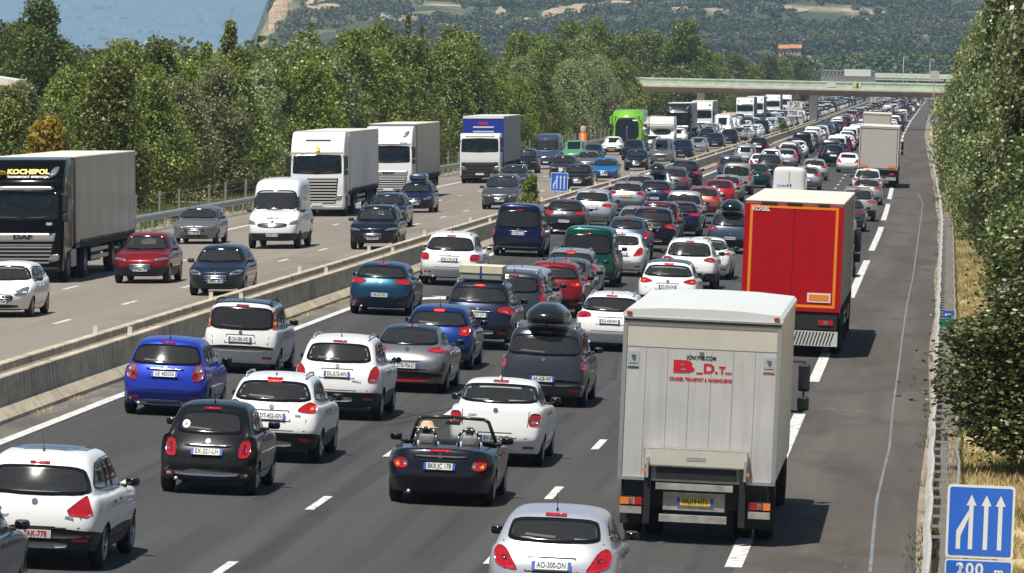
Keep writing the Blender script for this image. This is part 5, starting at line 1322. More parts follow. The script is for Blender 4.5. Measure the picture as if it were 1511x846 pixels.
def build_roads():
    asph = ground_mat('asphalt_dark', (.054, .053, .053), [((.9, .008, 1), (.074, .072, .071), .44, .60, 3), ((1.9, .015, 1), (.041, .041, .042), .52, .64, 4), ((.35, .09, 1), (.062, .060, .058), .5, .62, 7), ((.22, .05, 1), (.036, .036, .037), .64, .68, 5)], grain=45)
    shld = ground_mat('asphalt_shoulder', (.082, .073, .065), [((.8, .03, 1), (.112, .098, .086), .42, .62, 5), ((.5, .15, 1), (.070, .061, .053), .5, .65, 6), ((9, 3, 1), (.19, .16, .13), .66, .74, 3)], grain=60)
    inner = ground_mat('asphalt_inner_margin', (.13, .12, .11), [((2, .4, 1), (.20, .18, .155), .45, .62, 6), ((.6, .1, 1), (.095, .088, .082), .5, .65, 4)], grain=50)
    conc = ground_mat('asphalt_pale', (.235, .205, .175), [((.4, .012, 1), (.200, .174, .147), .40, .62, 4), ((1.5, .03, 1), (.265, .228, .190), .5, .7, 5), ((.3, .07, 1), (.185, .158, .13), .6, .66, 6)], grain=60)
    dirt = ground_mat('roadside_dirt', (.30, .255, .20), [((2.5, .5, 1), (.20, .16, .12), .40, .62, 8), ((6, 3, 1), (.42, .37, .30), .58, .7, 6)], grain=40, rough=1)
    dry = ground_mat('dry_grass_soil', (.52, .41, .23), [((.9, .25, 1), (.30, .26, .11), .50, .66, 8), ((4, 2, 1), (.60, .49, .30), .5, .68, 8), ((.3, .05, 1), (.20, .20, .08), .60, .70, 6)], grain=35, rough=1, bumpd=.04)
    grav = ground_mat('median_gravel', (.24, .21, .17), [((5, 4, 1), (.10, .09, .08), .45, .6, 8)], grain=40, rough=1)
    strip('road_right', lambda y: XB(y) + .10, lambda y: XS(y) + 2.85, 50, 2700, 0, asph)
    strip('hard_shoulder', lambda y: XS(y) + .02, lambda y: XS(y) + 2.84, 50, 2700, .004, shld)
    strip('inner_margin', lambda y: XB(y) + .2, lambda y: XB(y) + 1.02, 50, 2700, .004, inner)
    strip('dirt_strip', lambda y: XS(y) + 2.72 + .05 * math.sin(y * .11), lambda y: XS(y) + 3.4, 50, 2700, .010, dirt)
    strip('road_left', lambda y: XO(y, -34.4), lambda y: XB(y) - 1.25, 50, 2700, .002, conc)
    strip('left_verge', lambda y: XO(y, -36.5), lambda y: XO(y, -34.0), 50, 2700, .010, dirt)
    # markings
    lm = mat('road_paint', (.62, .62, .60), .7, var=.12, vscale=.8, bump=.1)
    lmw = nodes_mat('road_paint_worn')
    m, n, l, b = lmw; b.inputs['Roughness'].default_value = .7
    tc = n.new('ShaderNodeTexCoord'); nz = n.new('ShaderNodeTexNoise'); nz.inputs['Scale'].default_value = 6; nz.inputs['Detail'].default_value = 8; l.new(tc.outputs['Object'], nz.inputs[0])
    cr = n.new('ShaderNodeValToRGB'); cr.color_ramp.elements[0].position = .36; cr.color_ramp.elements[0].color = (.25, .24, .23, 1); cr.color_ramp.elements[1].position = .46; cr.color_ramp.elements[1].color = (.62, .62, .60, 1)
    l.new(nz.outputs[0], cr.inputs[0]); l.new(cr.outputs[0], b.inputs['Base Color'])
    def line(name, fx, w, y0, y1, dash=None, gap=None, mm=m, phase=0.0, zo=.009):
        bm = bmesh.new()
        if dash is None: segs = [(y0, y1)]
        else:
            segs = []; y = phase
            while y < y1:
                if y + dash > y0: segs.append((y, y + dash))
                y += dash + gap
        for a, c in segs:
            yy = [a + (c - a) * i / max(1, int((c - a) / 8)) for i in range(max(1, int((c - a) / 8)) + 1)]
            prev = None
            for y in yy:
                x = fx(y); r = (bm.verts.new((x - w / 2, y, ground(x, y) + zo)), bm.verts.new((x + w / 2, y, ground(x, y) + zo)))
                if prev: bm.faces.new((prev[0], prev[1], r[1], r[0]))
                prev = r
        o = link(name, mesh_from(bm, name, [mm], False)); tag(o, kind='structure'); return o
    Y0 = unproj(1082, 838)[1]
    per = 52.0
    line('shoulder_line', XS, .26, 40, 2600, 39, 13, phase=Y0 - per)
    d1 = unproj(818, 728)[1]; d2 = unproj(474, 743)[1]
    line('lane_line', lambda y: XS(y) - 3.55, .15, 60, 1500, 3, 10, phase=d1 - 1.5 - 13 * 4)
    line('lane_line', lambda y: XS(y) - 7.1, .15, 60, 1500, 3, 10, phase=d2 - 1.5 - 13 * 4)
    line('lane_line', lambda y: XS(y) - 10.65, .15, 60, 215, 3, 10, phase=d2 - 1.5 - 13 * 4 + 2)
    line('edge_line', lambda y: XB(y) + 1.05, .24, 40, 2600)
    line('edge_line', lambda y: XB(y) - 2.0, .18, 40, 2600)
    line('edge_line', lambda y: XO(y, -30.7), .22, 40, 2600)
    line('lane_line', lambda y: XO(y, -23.5), .15, 60, 1500, 3, 10, phase=unproj(174, 447)[1] - 1.5 - 26)
    line('lane_line', lambda y: XO(y, -27.0), .15, 60, 1500, 3, 10, phase=unproj(82, 425)[1] - 1.5 - 26)
    # merge arrow painted in the closing lane
    ax, ay = unproj(610, 446)
    bm = bmesh.new()
    pts = [(-.8, -3), (-.55, -3), (-.1, 2), (.5, 3.4), (.9, 3.2), (1.15, 5.6), (-.2, 4.6), (.1, 4.2), (-.5, 2.6)]
    vs = [bm.verts.new((ax + u + .3, ay + v, ground(ax + u, ay + v) + .010)) for u, v in pts]; bm.faces.new(vs); bmesh.ops.triangulate(bm, faces=bm.faces[:])
    o = link('merge_arrow', mesh_from(bm, 'merge_arrow', [m], False)); tag(o, kind='structure')
    # faint tyre marks
    sk = mat('tyre_mark', (.034, .034, .035), .8)
    for (xa, ya, xb_, yb) in ((560, 622, 700, 596), (570, 628, 712, 601), (905, 560, 912, 520), (1010, 770, 1060, 700)):
        p = unproj(xa, ya); q = unproj(xb_, yb); d = Vector((q[0] - p[0], q[1] - p[1])).normalized(); nn = Vector((-d.y, d.x)) * .07; bm = bmesh.new()
        vs = [bm.verts.new((u, v, ground(u, v) + .006)) for u, v in ((p[0] - nn.x, p[1] - nn.y), (p[0] + nn.x, p[1] + nn.y), (q[0] + nn.x * .4, q[1] + nn.y * .4), (q[0] - nn.x * .4, q[1] - nn.y * .4))]; bm.faces.new(vs)
        tag(link('tyre_marks', mesh_from(bm, 'tyre_marks', [sk], False)), kind='structure')
    # transverse joint on the shoulder
    bm = bmesh.new(); p = unproj(1214, 604); q = unproj(1282, 608)
    for i in range(7):
        if i in (2, 4): continue
        x0 = p[0] + (q[0] - p[0]) * i / 7; x1 = p[0] + (q[0] - p[0]) * (i + .8) / 7; y = p[1] + .3 * math.sin(i * 2)
        vs = [bm.verts.new((u, v, ground(u, v) + .008)) for u, v in ((x0, y), (x1, y), (x1, y + .16), (x0, y + .16))]; bm.faces.new(vs)
    tag(link('road_joint', mesh_from(bm, 'road_joint', [mat('joint_pale', (.22, .21, .20), .9)], False)), kind='structure')
    # sealed crack on the hard shoulder
    tar = mat('crack_sealant', (.17, .185, .195), .45, var=.4, vscale=3)
    pl = [unproj(*p) for p in [(1284, 846), (1287, 790), (1295, 740), (1303, 700), (1311, 662), (1319, 600), (1325, 550), (1331, 494), (1339, 450), (1347, 410), (1352, 370), (1358, 332), (1360, 315), (1361, 300), (1355, 285)]]
    bm = bmesh.new(); prev = None
    for i, (x, y) in enumerate(pl):
        x += .02 * math.sin(i * 2.1); r = (bm.verts.new((x - .026, y, ground(x, y) + .009)), bm.verts.new((x + .026, y, ground(x, y) + .009)))
        if prev: bm.faces.new((prev[0], prev[1], r[1], r[0]))
        prev = r
    tag(link('sealed_crack', mesh_from(bm, 'sealed_crack', [tar], False)), kind='structure')
    # big ground sheet
    xsamp = sorted(set([-6000, -3500, -2000, -1200, -700, -400, -250, -160, -110, -80, -60, -48, -40, -36.2, -34, -30, -25, -21, CROWN, -15, -11, -7, -3, -.4, .2, 2, 4, 7, 12, 20, 35, 60, 110, 200, 400, 800, 1500, 3000]))
    bm = bmesh.new(); prev = None; Y = [20, 40, 60, 80] + [80 * 1.045 ** i for i in range(1, 95)]
    for y in Y:
        row = [bm.verts.new((x, y, ground(x, y) - .06 + (.0 if x < .3 else min(1.2, (x - .3) * .05)) * (1 if y < 500 else 1))) for x in xsamp]
        if prev:
            for i in range(len(row) - 1): bm.faces.new((prev[i], prev[i + 1], row[i + 1], row[i]))
        prev = row
    tag(link('ground', mesh_from(bm, 'ground', [dry])), kind='structure')
    return dict(dirt=dirt, dry=dry, grav=grav, lm=m)

def build_median(G):
    m, n, l, b = nodes_mat('barrier_concrete')
    tc = n.new('ShaderNodeTexCoord'); mp = n.new('ShaderNodeMapping'); mp.inputs['Scale'].default_value = (1, .5, 2.5); l.new(tc.outputs['Object'], mp.inputs[0])
    nz = n.new('ShaderNodeTexNoise'); nz.inputs['Scale'].default_value = 1.2; nz.inputs['Detail'].default_value = 9; nz.inputs['Roughness'].default_value = .7; l.new(mp.outputs[0], nz.inputs[0])
    cr = n.new('ShaderNodeValToRGB'); e = cr.color_ramp.elements; e[0].position = .30; e[0].color = (.36, .305, .23, 1); e[1].position = .62; e[1].color = (.60, .52, .40, 1); l.new(nz.outputs[0], cr.inputs[0])
    # rain streaks
    mp2 = n.new('ShaderNodeMapping'); mp2.inputs['Scale'].default_value = (1, 5, .35); l.new(tc.outputs['Object'], mp2.inputs[0])
    nz2 = n.new('ShaderNodeTexNoise'); nz2.inputs['Scale'].default_value = 1; nz2.inputs['Detail'].default_value = 4; l.new(mp2.outputs[0], nz2.inputs[0])
    r = n.new('ShaderNodeMapRange'); r.inputs[1].default_value = .50; r.inputs[2].default_value = .72; r.inputs[3].default_value = 0; r.inputs[4].default_value = .6; l.new(nz2.outputs[0], r.inputs[0])
    mx = n.new('ShaderNodeMix'); mx.data_type = 'RGBA'; l.new(r.outputs[0], mx.inputs['Factor']); l.new(cr.outputs[0], mx.inputs['A']); mx.inputs['B'].default_value = (.09, .075, .055, 1)
    l.new(mx.outputs['Result'], b.inputs['Base Color']); b.inputs['Roughness'].default_value = .95; b.inputs['Specular IOR Level'].default_value = .1
    bp = n.new('ShaderNodeBump'); bp.inputs['Strength'].default_value = .4; bp.inputs['Distance'].default_value = .02; l.new(nz.outputs[0], bp.inputs['Height']); l.new(bp.outputs[0], b.inputs['Normal'])
    near = [(.30, -.05), (.30, .07), (.08, .30), (.03, .80), (.01, .82), (-.13, .82), (-.16, .80), (-.22, .30), (-.22, -.05)]
    bm = bmesh.new(); sweep(bm, near, XB, 50, 2650); o = link('median_wall', mesh_from(bm, 'median_wall', [m], False)); bpy.context.view_layer.update()
    tag(o, 'stained concrete median wall beside the dark right-hand carriageway', 'wall')
    far = [(-a, z) for a, z in near][::-1]
    bm = bmesh.new(); sweep(bm, far, lambda y: XB(y) - .92, 50, 2650); o = link('median_wall', mesh_from(bm, 'median_wall', [m], False))
    tag(o, 'stained concrete median wall beside the pale left-hand carriageway', 'wall')
    strip('median_gravel', lambda y: XB(y) - .80, lambda y: XB(y) - .12, 50, 2650, .66, G['grav'])
    # delineators on both walls
    wm = mat('delineator_white', (.68, .66, .58), .5, var=.15)
    me = bx('delineator', [wm], (-.05, .05, -.02, .02, 0, .18, 0), (-.06, .06, -.03, .03, -.02, 0, 0))
    k = 0; y = unproj(204, 486, .95)[1] - 40
    while y < 700:
        for dx, side in ((-.07, 'right'), (-.85, 'left')):
            x = XB(y) + dx; o = link('delineator', me, None, (x, y, ground(x, y) + .82)); k += 1
            d = 'near the camera' if y < 200 else ('midway along' if y < 350 else 'far along')
            tag(o, f'small white marker post on the {"right" if side == "right" else "left"} median wall, {d} the jam', 'marker post', 'white marker posts on the median walls')
        y += 20 if y < 300 else 34

def build_rails():
    zinc = mat('galvanised_steel', (.42, .42, .41), .42, .5, var=.15, vscale=3)
    zl = mat('old_rail_white', (.44, .43, .40), .6, .1, var=.15, vscale=2)
    # left guardrail
    fx = lambda y: XO(y, -33.75)
    e = empty('guardrail', (0, 0, 0)); tag(e, 'long galvanised guardrail with wooden-coloured beam below the left treeline', 'guardrail')
    e['label'] = 'long galvanised guardrail between the pale left carriageway and the trees'
    prof = [(.04, .46), (.10, .52), (.04, .58), (.04, .63), (.10, .69), (.04, .76), (.0, .76), (.0, .46)]
    bm = bmesh.new(); sweep(bm, prof, fx, 100, 1500); link('beam', mesh_from(bm, 'beam', [zinc], False), e)
    pm = bx('post', [zinc], (-.06, .0, -.05, .05, -.1, .70, 0))
    for i in range(100):
        y = 232 + i * 4.0; link('post', pm, e, (fx(y) - .02, y, ground(fx(y), y)))
    # fence behind it
    gx = lambda y: XO(y, -36.4)
    f = empty('wire_fence', (0, 0, 0)); tag(f, 'wire fence on thin grey concrete posts behind the left guardrail', 'fence')
    pm = bx('post', [mat('concrete_post', (.24, .23, .20), .9)], (-.05, .05, -.05, .05, -.1, 1.25, 0))
    for i in range(60):
        y = 235 + i * 8.5 + 1.5 * math.sin(i * 2.3); link('post', pm, f, (gx(y), y, ground(gx(y), y)))
    bm = bmesh.new()
    for z in (.4, .8, 1.15): sweep(bm, [(-.006, z - .006), (.006, z - .006), (.006, z + .006), (-.006, z + .006)], gx, 235, 720)
    link('wire', mesh_from(bm, 'wire', [zinc], False), f)
    # right guardrail, twin beam with spacers
    hx = lambda y: XS(y) + 2.93 + (.02 * math.sin(y * .7) if y < 300 else 0)
    e = empty('guardrail', (0, 0, 0)); tag(e, 'twin-beam guardrail along the hard shoulder and the dry grass', 'guardrail')
    bm = bmesh.new(); sweep(bm, [(-.05, .44), (-.11, .50), (-.05, .56), (-.05, .62), (-.11, .68), (-.05, .75), (.0, .75), (.0, .44)], hx, 60, 620, step=3); link('beam', mesh_from(bm, 'beam', [zl], False), e)
    bm = bmesh.new(); sweep(bm, [(.40, .60), (.44, .60), (.44, .75), (.40, .75)], hx, 60, 620, step=3); link('rear_beam', mesh_from(bm, 'rear_beam', [zinc], False), e)
    pm = bx('post', [zinc], (-.02, .40, -.02, .02, .67, .71, 0), (.15, .22, -.04, .04, -.2, .66, 0))
    for i in range(100):
        y = 86 + i * 2.0; link('post', pm, e, (hx(y), y, ground(hx(y), y)))

# ------------------------------------------------------------------ vegetation
def leaf_mat(name, c1, c2, c3, gloss=.35, trans=.30, big=0.0):
    m = bpy.data.materials.new(name); m.use_nodes = True; n = m.node_tree.nodes; l = m.node_tree.links; b = n['Principled BSDF']; MATS[name] = m
    g = n.new('ShaderNodeNewGeometry'); cr = n.new('ShaderNodeValToRGB'); e = cr.color_ramp.elements
    e[0].position = 0; e[0].color = (*c1, 1); e[1].position = 1; e[1].color = (*c3, 1); k = cr.color_ramp.elements.new(.72); k.color = (*c2, 1)
    l.new(g.outputs['Random Per Island'], cr.inputs[0])
    oi = n.new('ShaderNodeObjectInfo'); hs = n.new('ShaderNodeHueSaturation'); r = n.new('ShaderNodeMapRange'); r.inputs[3].default_value = .78; r.inputs[4].default_value = 1.22; l.new(oi.outputs['Random'], r.inputs[0])
    l.new(r.outputs[0], hs.inputs['Value']); r2 = n.new('ShaderNodeMapRange'); r2.inputs[3].default_value = .485; r2.inputs[4].default_value = .515; l.new(oi.outputs['Random'], r2.inputs[0]); l.new(r2.outputs[0], hs.inputs['Hue'])
    l.new(cr.outputs[0], hs.inputs['Color']); l.new(hs.outputs[0], b.inputs['Base Color'])
    if big:   # stands of differently toned scrub
        tc = n.new('ShaderNodeTexCoord'); nz = n.new('ShaderNodeTexNoise'); nz.inputs['Scale'].default_value = big; nz.inputs['Detail'].default_value = 6; l.new(tc.outputs['Object'], nz.inputs[0])
        r3 = n.new('ShaderNodeMapRange'); r3.inputs[1].default_value = .35; r3.inputs[2].default_value = .65; r3.inputs[3].default_value = .55; r3.inputs[4].default_value = 1.5; l.new(nz.outputs[0], r3.inputs[0]); l.new(r3.outputs[0], hs.inputs['Value'])
        r4 = n.new('ShaderNodeMapRange'); r4.inputs[1].default_value = .35; r4.inputs[2].default_value = .65; r4.inputs[3].default_value = .53; r4.inputs[4].default_value = .465; l.new(nz.outputs[0], r4.inputs[0]); l.new(r4.outputs[0], hs.inputs['Hue'])
    b.inputs['Roughness'].default_value = gloss; b.inputs['Specular IOR Level'].default_value = .45
    tr = n.new('ShaderNodeBsdfTranslucent'); vm = n.new('ShaderNodeVectorMath'); vm.operation = 'MULTIPLY'; vm.inputs[1].default_value = (1.1, 1.4, .5); l.new(hs.outputs[0], vm.inputs[0]); l.new(vm.outputs[0], tr.inputs[0])
    ms = n.new('ShaderNodeMixShader'); ms.inputs[0].default_value = trans; l.new(b.outputs[0], ms.inputs[1]); l.new(tr.outputs[0], ms.inputs[2]); l.new(ms.outputs[0], n['Material Output'].inputs[0])
    return m

def crown_mesh(name, rs, lobes, nleaf, ls, m, shell=.55, upb=.35, spike=0.0, aspect=.6):
    """many leaf-sized faces spread through a union of uneven lobes [(c, (rx,ry,rz))]"""
    rng = np.random.default_rng(rs)
    vol = np.array([r[0] * r[1] * r[2] for _, r in lobes]) ** (2 / 3); pr = vol / vol.sum()
    idx = rng.choice(len(lobes), nleaf, p=pr)
    C = np.array([c for c, _ in lobes])[idx]; R = np.array([r for _, r in lobes])[idx]
    d = rng.normal(size=(nleaf, 3)); d /= np.linalg.norm(d, axis=1)[:, None]
    rad = shell + (1 - shell) * rng.random(nleaf) ** .7
    rad *= 1 + spike * (rng.random(nleaf) ** 6)
    # clumps: pull leaves towards random twig directions
    tw = rng.normal(size=(len(lobes) * 14, 3)); tw /= np.linalg.norm(tw, axis=1)[:, None]
    ti = idx * 14 + rng.integers(0, 14, nleaf); t = tw[ti]
    mixv = rng.random(nleaf)[:, None] * .75
    d = d * (1 - mixv) + t * mixv; d /= np.linalg.norm(d, axis=1)[:, None]
    P = C + d * R * rad[:, None]
    nrm = d * .7 + rng.normal(size=(nleaf, 3)) * .75 + np.array([0, 0, upb]); nrm /= np.linalg.norm(nrm, axis=1)[:, None]
    a = np.cross(nrm, rng.normal(size=(nleaf, 3))); a /= np.linalg.norm(a, axis=1)[:, None]; b = np.cross(nrm, a)
    s = ls * (.6 + .8 * rng.random(nleaf))[:, None]
    V = np.stack([P - a * s, P - b * s * aspect + nrm * s * .15, P + a * s, P + b * s * aspect + nrm * s * .15], 1).reshape(-1, 3)
    me = bpy.data.meshes.new(name); n = nleaf
    me.vertices.add(4 * n); me.vertices.foreach_set('co', V.astype(np.float32).ravel())
    me.loops.add(4 * n); me.loops.foreach_set('vertex_index', np.arange(4 * n, dtype=np.int32))
    me.polygons.add(n); me.polygons.foreach_set('loop_start', np.arange(0, 4 * n, 4, dtype=np.int32))
    try: me.polygons.foreach_set('loop_total', np.full(n, 4, dtype=np.int32))
    except Exception: pass
    me.materials.append(m); me.update(calc_edges=True); me.validate()
    return me

def tree_lobes(rng, h, rad, base, n, narrow=0.0):
    """lobes filling an egg-shaped volume from 'base' height to h"""
    L = []
    for i in range(n):
        t = (i + .5) / n; z = base + (h - base) * (t ** .9)
        prof = math.sin(math.pi * min(1, .16 + .84 * (1 - t) ** .75)) if False else (1 - abs(2 * t - .75) ** 2.2 * .55) * (1 - t * .45)
        rr = rad * max(.22, prof) * (1 - narrow * t)
        a = rng.uniform(0, 2 * math.pi); o = rr * rng.uniform(.25, .75)
        s = rad * rng.uniform(.28, .46) * (1 - .35 * t)
        L.append(((o * math.cos(a), o * math.sin(a), z), (s, s, s * rng.uniform(.7, 1.25))))
    L.append(((0, 0, h - rad * .25), (rad * .25, rad * .25, rad * .4)))
    return L

def trunk_mesh(name, rng, h, lobes, r0, m):
    bm = bmesh.new()
    pts = [Vector((0, 0, -.2))]; n = 5
    for i in range(1, n + 1): pts.append(Vector((rng.uniform(-.12, .12) * i * .4, rng.uniform(-.12, .12) * i * .4, h * .82 * i / n)))
    for i in range(n): tube(bm, pts[i], pts[i + 1], r0 * (1 - .85 * i / n), r0 * (1 - .85 * (i + 1) / n), 7)
    for c, r in rng.sample(lobes, min(len(lobes), 9)):
        z = max(.8, c[2] - rng.uniform(.8, 1.8)); t = min(.99, z / (h * .82)) * n; i = int(t); p = pts[i].lerp(pts[min(n, i + 1)], t - i)
        tube(bm, p, c, r0 * .35 * (1 - t / n * .6), r0 * .08, 5)
    return mesh_from(bm, name, [m])

TREEK = {}
def tree_kinds():
    bark = mat('bark_pale', (.26, .235, .19), .95, var=.4, vscale=4, bump=.5, bscale=12)
    barkd = mat('bark_dark', (.10, .08, .06), .95, var=.3, vscale=4)
    g1 = leaf_mat('leaf_poplar', (.060, .080, .013), (.20, .235, .040), (.48, .50, .20), .45)
    g2 = leaf_mat('leaf_silver', (.12, .14, .058), (.25, .275, .125), (.52, .54, .34), .5)
    g3 = leaf_mat('leaf_dark', (.040, .056, .009), (.145, .175, .028), (.38, .40, .13), .42)
    g4 = leaf_mat('leaf_yellow', (.22, .18, .02), (.46, .34, .03), (.58, .46, .08), .5)
    g7 = leaf_mat('leaf_near', (.036, .050, .013), (.11, .13, .035), (.56, .56, .34), .35, .25)
    g5 = leaf_mat('leaf_fresh', (.07, .10, .011), (.225, .275, .034), (.48, .52, .16), .42)
    g6 = leaf_mat('needles_pine', (.045, .068, .014), (.095, .125, .026), (.18, .21, .06), .6)
    r = random.Random(3)
    def mk(key, h, rad, base, nl, leaf, nleaf, ls, r0, narrow=0.0, bk=bark, **kw):
        lst = []
        for v in range(kw.pop('variants', 2)):
            lb = tree_lobes(r, h, rad, base, nl, narrow)
            lst.append((crown_mesh('crown', r.randint(0, 9999), lb, nleaf, ls, leaf, **kw), trunk_mesh('trunk', r, h, lb, r0, bk)))
        TREEK[key] = lst
    mk('poplar', 8.6, 3.5, .5, 44, g1, 24000, .105, .16, variants=3, spike=.5)
    mk('silver', 7.6, 3.4, .4, 40, g2, 22000, .10, .15, spike=.5)
    mk('dark', 9.0, 3.7, .5, 44, g3, 24000, .11, .2, bk=barkd, spike=.35)
    mk('fresh', 8.0, 3.5, .5, 40, g5, 22000, .105, .15, spike=.4)
    mk('yellow', 3.6, 1.6, .3, 14, g4, 5000, .10, .08)
    mk('pine', 11.0, 3.6, 3.6, 26, g6, 13000, .13, .22, bk=barkd, spike=.3)
    mk('slim', 10.5, 1.5, 2.0, 26, g1, 9000, .12, .12, .35, spike=.8)
    mk('cypress', 9.0, .8, .3, 26, g3, 6000, .09, .12, .75, bk=barkd)
    mk('near', 9.0, 2.7, .5, 40, g7, 46000, .064, .2, variants=2, spike=.7, bk=bark, aspect=.75)
    mk('nearsilver', 8.0, 2.3, .6, 36, g2, 36000, .055, .16, variants=1, spike=.7, aspect=.75)
    mk('bush', 1.9, 1.1, .1, 12, g1, 5000, .07, .05, spike=.3)
NT = [0]
TNAME = dict(poplar='poplar_tree', silver='silver_poplar_tree', dark='broadleaf_tree', fresh='broadleaf_tree', yellow='yellow_shrub', pine='pine_tree', slim='slim_poplar_tree', cypress='cypress_tree', near='broadleaf_tree', nearsilver='silver_poplar_tree', bush='green_shrub')
def tree(kind, X, Y, s=1.0, sz=None, label='', group=None, cat='tree', zoff=0.0):
    NT[0] += 1; v = TREEK[kind][NT[0] % len(TREEK[kind])]
    e = empty(TNAME[kind], (X, Y, ground(X, Y) + zoff), (0, 0, RND.uniform(0, 6.28)))
    e.scale = (s, s, s * (sz or 1))
    link('trunk', v[1], e); link('crown', v[0], e)
    tag(e, label, cat, group); return e
# ------------------------------------------------------------------ far landscape
def sm(a, b, x):
    t = max(0.0, min(1.0, (x - a) / (b - a))); return t * t * (3 - 2 * t)
from mathutils import noise as MN
def hill_h(X, Y):
    n1 = MN.fractal(Vector((X * .004, Y * .004, 3.1)), .8, 2.1, 5) ; n2 = MN.fractal(Vector((X * .02, Y * .02, 9.1)), .7, 2.1, 4)
    e = sm(-10, 34, X + .1165 * Y + 26 * n2)
    base = max(0.0, (Y - 2550)) * .047 * e * (1 - .25 * sm(3500, 5500, Y))
    gully = 9 * n1 * sm(2600, 3200, Y) * e + 2.5 * n2 * e * sm(2600, 2900, Y)
    ridge = 10 * math.exp(-((Y - 2450) / 230) ** 2) * sm(-95, -30, X + .015 * (Y - 2400)) * (1 - sm(120, 400, X))
    return max(-1, base + gully + ridge)
def build_far():
    m, n, l, b = nodes_mat('limestone_hillside')
    tc = n.new('ShaderNodeTexCoord'); nz = n.new('ShaderNodeTexNoise'); nz.inputs['Scale'].default_value = .02; nz.inputs['Detail'].default_value = 12; nz.inputs['Roughness'].default_value = .65; l.new(tc.outputs['Object'], nz.inputs[0])
    cr = n.new('ShaderNodeValToRGB'); e = cr.color_ramp.elements; e[0].position = .50; e[0].color = (.050, .062, .028, 1); e[1].position = .66; e[1].color = (.44, .32, .22, 1); k = e.new(.58); k.color = (.16, .15, .085, 1)
    l.new(nz.outputs[0], cr.inputs[0]); l.new(cr.outputs[0], b.inputs['Base Color']); b.inputs['Roughness'].default_value = 1
    bm = bmesh.new(); prev = None; y = 1900
    while y < 6200:
        row = []
        for i in range(150):
            X = -.1165 * y - 260 + i * (6 + y * .0032)
            row.append(bm.verts.new((X, y, ground(X, y) + hill_h(X, y) - .6)))
        if prev:
            for i in range(len(row) - 1): bm.faces.new((prev[i], prev[i + 1], row[i + 1], row[i]))
        prev = row; y += 24
    tag(link('hills', mesh_from(bm, 'hills', [m])), kind='structure')
    # scrub and pine cover
    rng = random.Random(11); lobes = []; pines = []
    # dirt tracks and bare rock faces draped on the slope
    def hit(x, y):
        d = FV + RV * (x - IW / 2) / F_PX - UV * (y - IH / 2) / F_PX; Y = 2400.0
        while Y < 5600:
            t = Y / d[1]
            if CAM_H + d[2] * t < ground(d[0] * t, Y) + hill_h(d[0] * t, Y): return d[0] * t, Y
            Y += 6
        return None
    bare = []; tm_ = ground_mat('bare_limestone', (.48, .34, .22), [((.05, .03, 1), (.30, .23, .14), .45, .6, 6)], grain=.6, rough=1)
    bm = bmesh.new()
    for path, w in (([(842, 13), (870, 7), (905, 4), (945, 5), (985, 3), (1008, 9)], 9), ([(768, 34), (792, 28), (812, 21), (836, 17)], 5), ([(862, 12), (850, 17), (845, 20)], 4), ([(652, 42), (676, 47), (702, 46)], 6), ([(1000, 12), (1012, 14)], 5),
                    ([(425, 10), (445, 14), (470, 11), (488, 8)], 7), ([(408, 22), (418, 24)], 5), ([(455, 3), (500, 4)], 6), ([(1165, 12), (1200, 16)], 4), ([(1255, 28), (1290, 31)], 3), ([(740, 22), (757, 25)], 4), ([(560, 20), (572, 30)], 3)):
        pts = [hit(*p) for p in path]; pts = [p for p in pts if p]
        for p, q in zip(pts, pts[1:]):
            n_ = max(2, int(math.hypot(q[0] - p[0], q[1] - p[1]) / 6))
            for i in range(n_):
                t = i / n_; X = p[0] + (q[0] - p[0]) * t; Y = p[1] + (q[1] - p[1]) * t; ww = w * (.6 + .8 * rng.random()); bare.append((X, Y, ww))
                vs = [];
                for k in range(9):
                    a = k * math.tau / 9; u = X + ww * math.cos(a) * rng.uniform(.7, 1.2); v_ = Y + 2.2 * ww * math.sin(a) * rng.uniform(.7, 1.2); vs.append(bm.verts.new((u, v_, ground(u, v_) + hill_h(u, v_) + .2)))
                c_ = bm.verts.new((X, Y, ground(X, Y) + hill_h(X, Y) + .35))
                for k in range(9): bm.faces.new((vs[k], vs[(k + 1) % 9], c_))
    tag(link('rocky_ground', mesh_from(bm, 'rocky_ground', [tm_])), kind='structure')
    for _ in range(17000):
        Y = rng.uniform(2500, 4700); xi = rng.uniform(395, 1440); X = (xi - 1400) / F_PX * Y
        h = hill_h(X, Y)
        d = MN.fractal(Vector((X * .012, Y * .006, 5.5)), .7, 2.0, 5)
        thr = -.17 + .16 * sm(3500, 4200, Y) + (.02 if X + .1165 * Y < 45 else 0) - .5 * sm(900, 1150, xi) * (1 - sm(3300, 3700, Y))
        if h < 1 or d < thr: continue
        if any((X - a) ** 2 + ((Y - b) * .45) ** 2 < w * w for a, b, w in bare): continue
        s = rng.uniform(1.6, 3.6) if Y < 3600 else rng.uniform(1.8, 4.6)
        lobes.append(((X, Y, ground(X, Y) + h + s * .35), (s, s, s * rng.uniform(.6, 1.1))))
    ml = leaf_mat('leaf_scrub', (.046, .054, .020), (.068, .078, .028), (.11, .12, .05), .7, .1, big=.012)
    me = crown_mesh('scrub', 5, lobes, len(lobes) * 64, .78, ml, shell=.7, aspect=.8)
    tag(link('scrub_woodland', me), kind='stuff')
    lobes = []
    for _ in range(1500):
        Y = rng.uniform(2150, 2700); xi = rng.uniform(1130, 1450); X = (xi - 1400) / F_PX * Y
        h = hill_h(X, Y); s = rng.uniform(2.2, 4.0); lobes.append(((X, Y, ground(X, Y) + max(h, 0) + s * 1.2), (s, s, s * 1.1)))
    for _ in range(60):
        xi = rng.uniform(1135, 1200); p = unproj_at(xi, 90 + rng.uniform(0, 16), 2285 - rng.uniform(0, 30)); lobes.append(((p.x, p.y, p.z), (2.4, 2.4, 2.6)))
